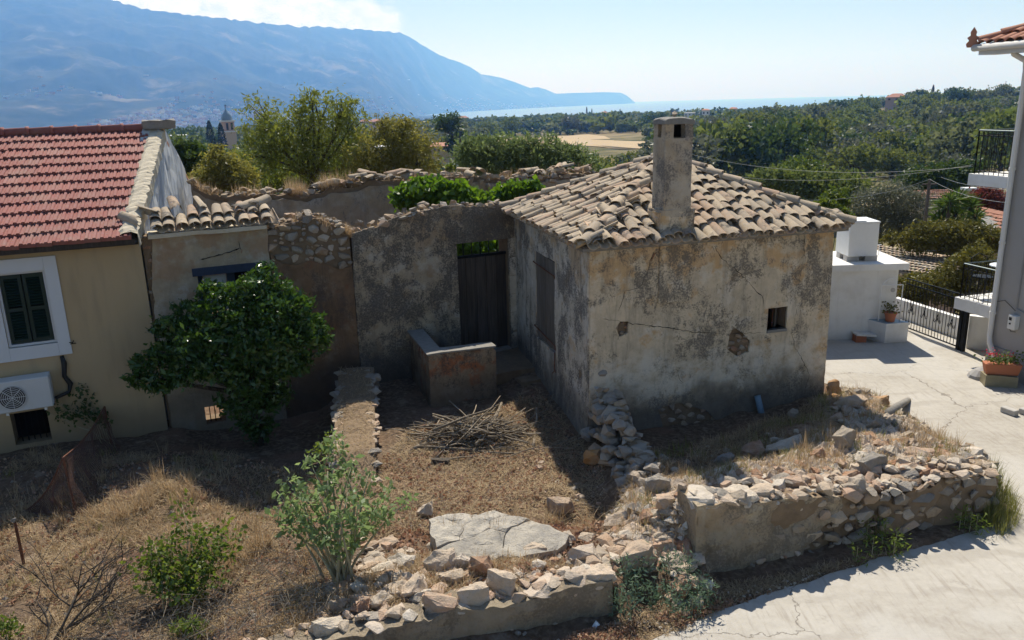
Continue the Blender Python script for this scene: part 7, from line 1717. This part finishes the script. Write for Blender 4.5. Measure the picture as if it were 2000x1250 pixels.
# grass and weeds on the broken wall tops
def wall_grass(W,path,n,h,label,seed,th=.4):
    r=random.Random(seed); xy=[];zz=[]
    for k in range(n):
        i=r.randrange(len(path)-1); f=r.random(); a,b=path[i],path[i+1]; t_=a[0]+(b[0]-a[0])*f
        if nz(t_*2.5,seed)<-.05: continue
        p=W.at(t_,a[1]+(b[1]-a[1])*f-.03,-r.uniform(0,th)); xy.append((p.x,p.y)); zz.append(p.z)
    o=blades('wall_grass',label,np.array(xy),h,(.5,.35),.003,'grass_dry',seed,.5,np.array(zz)); return o
wall_grass(WB,[(-4.9,3.35),(-4.2,3.5),(-3.5,3.15),(-3.4,3.1)],1500,.22,'dry grass sprouting from the bare rubble wall',21); wall_grass(WB,[(-3.4,3.15),(-2,3.45),(0,3.42)],600,.10,'dry grass on the door wall top',22); wall_grass(WR,rt,2600,.26,'dry grass along the rear wall top',23); wall_grass(WR,rt[8:12],1800,.38,'tall dry weeds on the low middle of the rear wall',24)
# fallen reddish leaves
def litter(label,poly,n,seed,size,m):
    xy=scatter_px(poly,n,seed,(1.2,-.15)); z=G_fast(xy)+.02; g=np.random.default_rng(seed); C=np.stack([xy[:,0],xy[:,1],z+g.random(len(xy))*.02],1); V,F=leafcloud(C,size,.7,0,0,seed,.4,.5); o=mo('leaf_litter',V,F,m); tag(o,label,'leaves',kind='stuff')
litter('reddish fallen leaves strewn over the courtyard',COURT,4200,31,.042,'litter_red'); litter('fallen leaves behind the front wall',[(720,1060),(900,1010),(1180,1010),(1180,1110),(800,1200)],1800,32,.045,'litter_red'); litter('dead leaves along the kerb of the road',[(1000,1250),(1190,1200),(1390,1160),(1700,1090),(1560,1140),(1280,1255)],2500,33,.035,'litter_red'); litter('dead leaves on the left yard',YARD_L,3500,34,.045,'litter_red')
# gravel and crumbs of stone
def gravel(label,poly,n,seed,s0,s1,m):
    xy=scatter_px(poly,n,seed); z=G_fast(xy); r=random.Random(seed); V=[];F=[]
    for (x,y),zz in zip(xy,z):
        s=s0+(s1-s0)*r.random()**2.5; o=len(V); pts=[Vector((r.gauss(0,1),r.gauss(0,1),r.gauss(0,.7))).normalized()*s for _ in range(1)]
        a=r.uniform(0,6.3); ca,sa=math.cos(a),math.sin(a)
        for (px_,py_,pz_) in ((1,0,0),(-1,.1,0),(0,1,0),(.1,-1,0),(0,0,.8),(0,0,-.6)):
            k=r.uniform(.7,1.2)*s; V.append((x+(px_*ca-py_*sa)*k,y+(px_*sa+py_*ca)*k,zz+pz_*k+s*.2))
        F+=[(o,o+2,o+4),(o+2,o+1,o+4),(o+1,o+3,o+4),(o+3,o,o+4),(o+2,o,o+5),(o+1,o+2,o+5),(o+3,o+1,o+5),(o,o+3,o+5)]
    tag(mo('gravel',V,F,m),label,'gravel',kind='stuff')
BANKTOP=[(1190,1010),(1290,945),(1400,950),(1560,905),(1660,860),(1640,755),(1760,790),(1900,870),(1950,915),(1930,960),(1640,985),(1370,1010),(1340,1090),(1200,1110)]
gravel('small stone crumbs over the roadside bank',BANKTOP,8000,41,.016,.095,'limestone_pale'); gravel('stone crumbs around the front wall',[(560,1150),(700,1060),(1180,1090),(1190,1150),(980,1200),(560,1250)],2600,42,.010,.05,'limestone_pale'); gravel('stone crumbs on the yard floor',COURT+[],900,43,.01,.03,'limestone'); gravel('grit beside the road',[(1000,1250),(1190,1195),(1390,1140),(1900,1035),(1900,1050),(1560,1150),(1280,1255)],1300,44,.006,.025,'limestone_pale')
gravel('loose stones in the weedy left yard',YARD_L,700,45,.012,.045,'limestone_grey')
tag(mo('paper_scrap',[tuple(at_ground(1163,1225,0)+Vector(v)) for v in ((-.04,0,.01),(.0,-.05,.02),(.05,0,.03),(.01,.05,.05),(0,0,.07))],[(0,1,4),(1,2,4),(2,3,4),(3,0,4)],'plastic_white'),'crumpled white scrap of litter below the front wall','litter')

xy=[];zz=[];r=random.Random(61)
for k in range(1600):
    f=r.uniform(.0,.98); p=S0.lerp(S1,f)+Vector((-sdv.y,sdv.x))*r.uniform(-.3,.3); xy.append((p.x,p.y)); zz.append(stub_z(f)+.03)
blades('straw_litter','straw lying on the flat top of the low rubble wall',np.array(xy),.10,(1.3,.25),.003,'grass_dry',61,0,np.array(zz))

# tangled dead stems in the lower left foreground
def twig_tangle(label,poly,n,seed,L0,L1,rad,lift):
    xy=scatter_px(poly,n,seed,(1.3,-.2)); z=G_fast(xy); r=random.Random(seed); B=MB()
    for (x,y),zz in zip(xy,z):
        p=Vector((x,y,zz+r.uniform(0,lift))); a=r.uniform(0,6.3); d=Vector((math.cos(a),math.sin(a),r.gauss(.15,.35))).normalized(); L=r.uniform(L0,L1); pts=[p]
        for k in range(3): d=(d+Vector((r.gauss(0,.3),r.gauss(0,.3),r.gauss(-.05,.25)))).normalized(); q=pts[-1]+d*L/3; q.z=max(q.z,zz+.01); pts.append(q)
        B.tube(pts,[rad,rad*.8,rad*.6,rad*.3],3,False)
    tag(B.build('dead_stems','dry_wood'),label,'dead stems',kind='stuff')
twig_tangle('tangle of dead stems between the green bush and the tall shrub',[(200,1120),(300,1040),(520,1040),(680,1130),(660,1260),(180,1260)],900,71,.2,.6,.004,.18)
twig_tangle('dead stems scattered over the left yard',YARD_L,450,72,.15,.45,.003,.08)
twig_tangle('loose twigs strewn around the branch heap',COURT,420,73,.12,.5,.004,.03)
twig_tangle('dry stems among the bank stones',BANK,420,74,.12,.4,.003,.05)

# separate upright tufts give the yards an uneven cover
def tufts(label,poly,n,seed,h,per,m):
    c=scatter_px(poly,n,seed,(.8,-.1)); r=np.random.default_rng(seed); xy=np.repeat(c,per,0)+r.normal(size=(len(c)*per,2))*.035; sz=np.repeat(.5+r.random(len(c)),per)
    blades('grass_tufts',label,xy,h*sz,(.5,.3),.0028,m,seed)
tufts('scattered upright tufts of dry grass in the left yard',YARD_L,150,81,.17,34,'grass_dry')
tufts('dry grass tufts along the edge of the shade in the left yard',[(180,950),(330,930),(440,960),(560,1040),(640,1000),(640,1120),(450,1130),(160,1040)],80,82,.20,30,'grass_dry')
tufts('dry grass tufts between the rubble of the bank',BANKTOP,130,83,.20,26,'grass_dry')
tufts('a few green weeds in the left yard',YARD_L,45,84,.12,24,'grass_green')
tufts('dry tufts at the courtyard edge near the slab',[(1060,990),(1190,1000),(1200,1060),(1100,1040),(820,1080),(780,1030)],30,85,.22,26,'grass_dry')
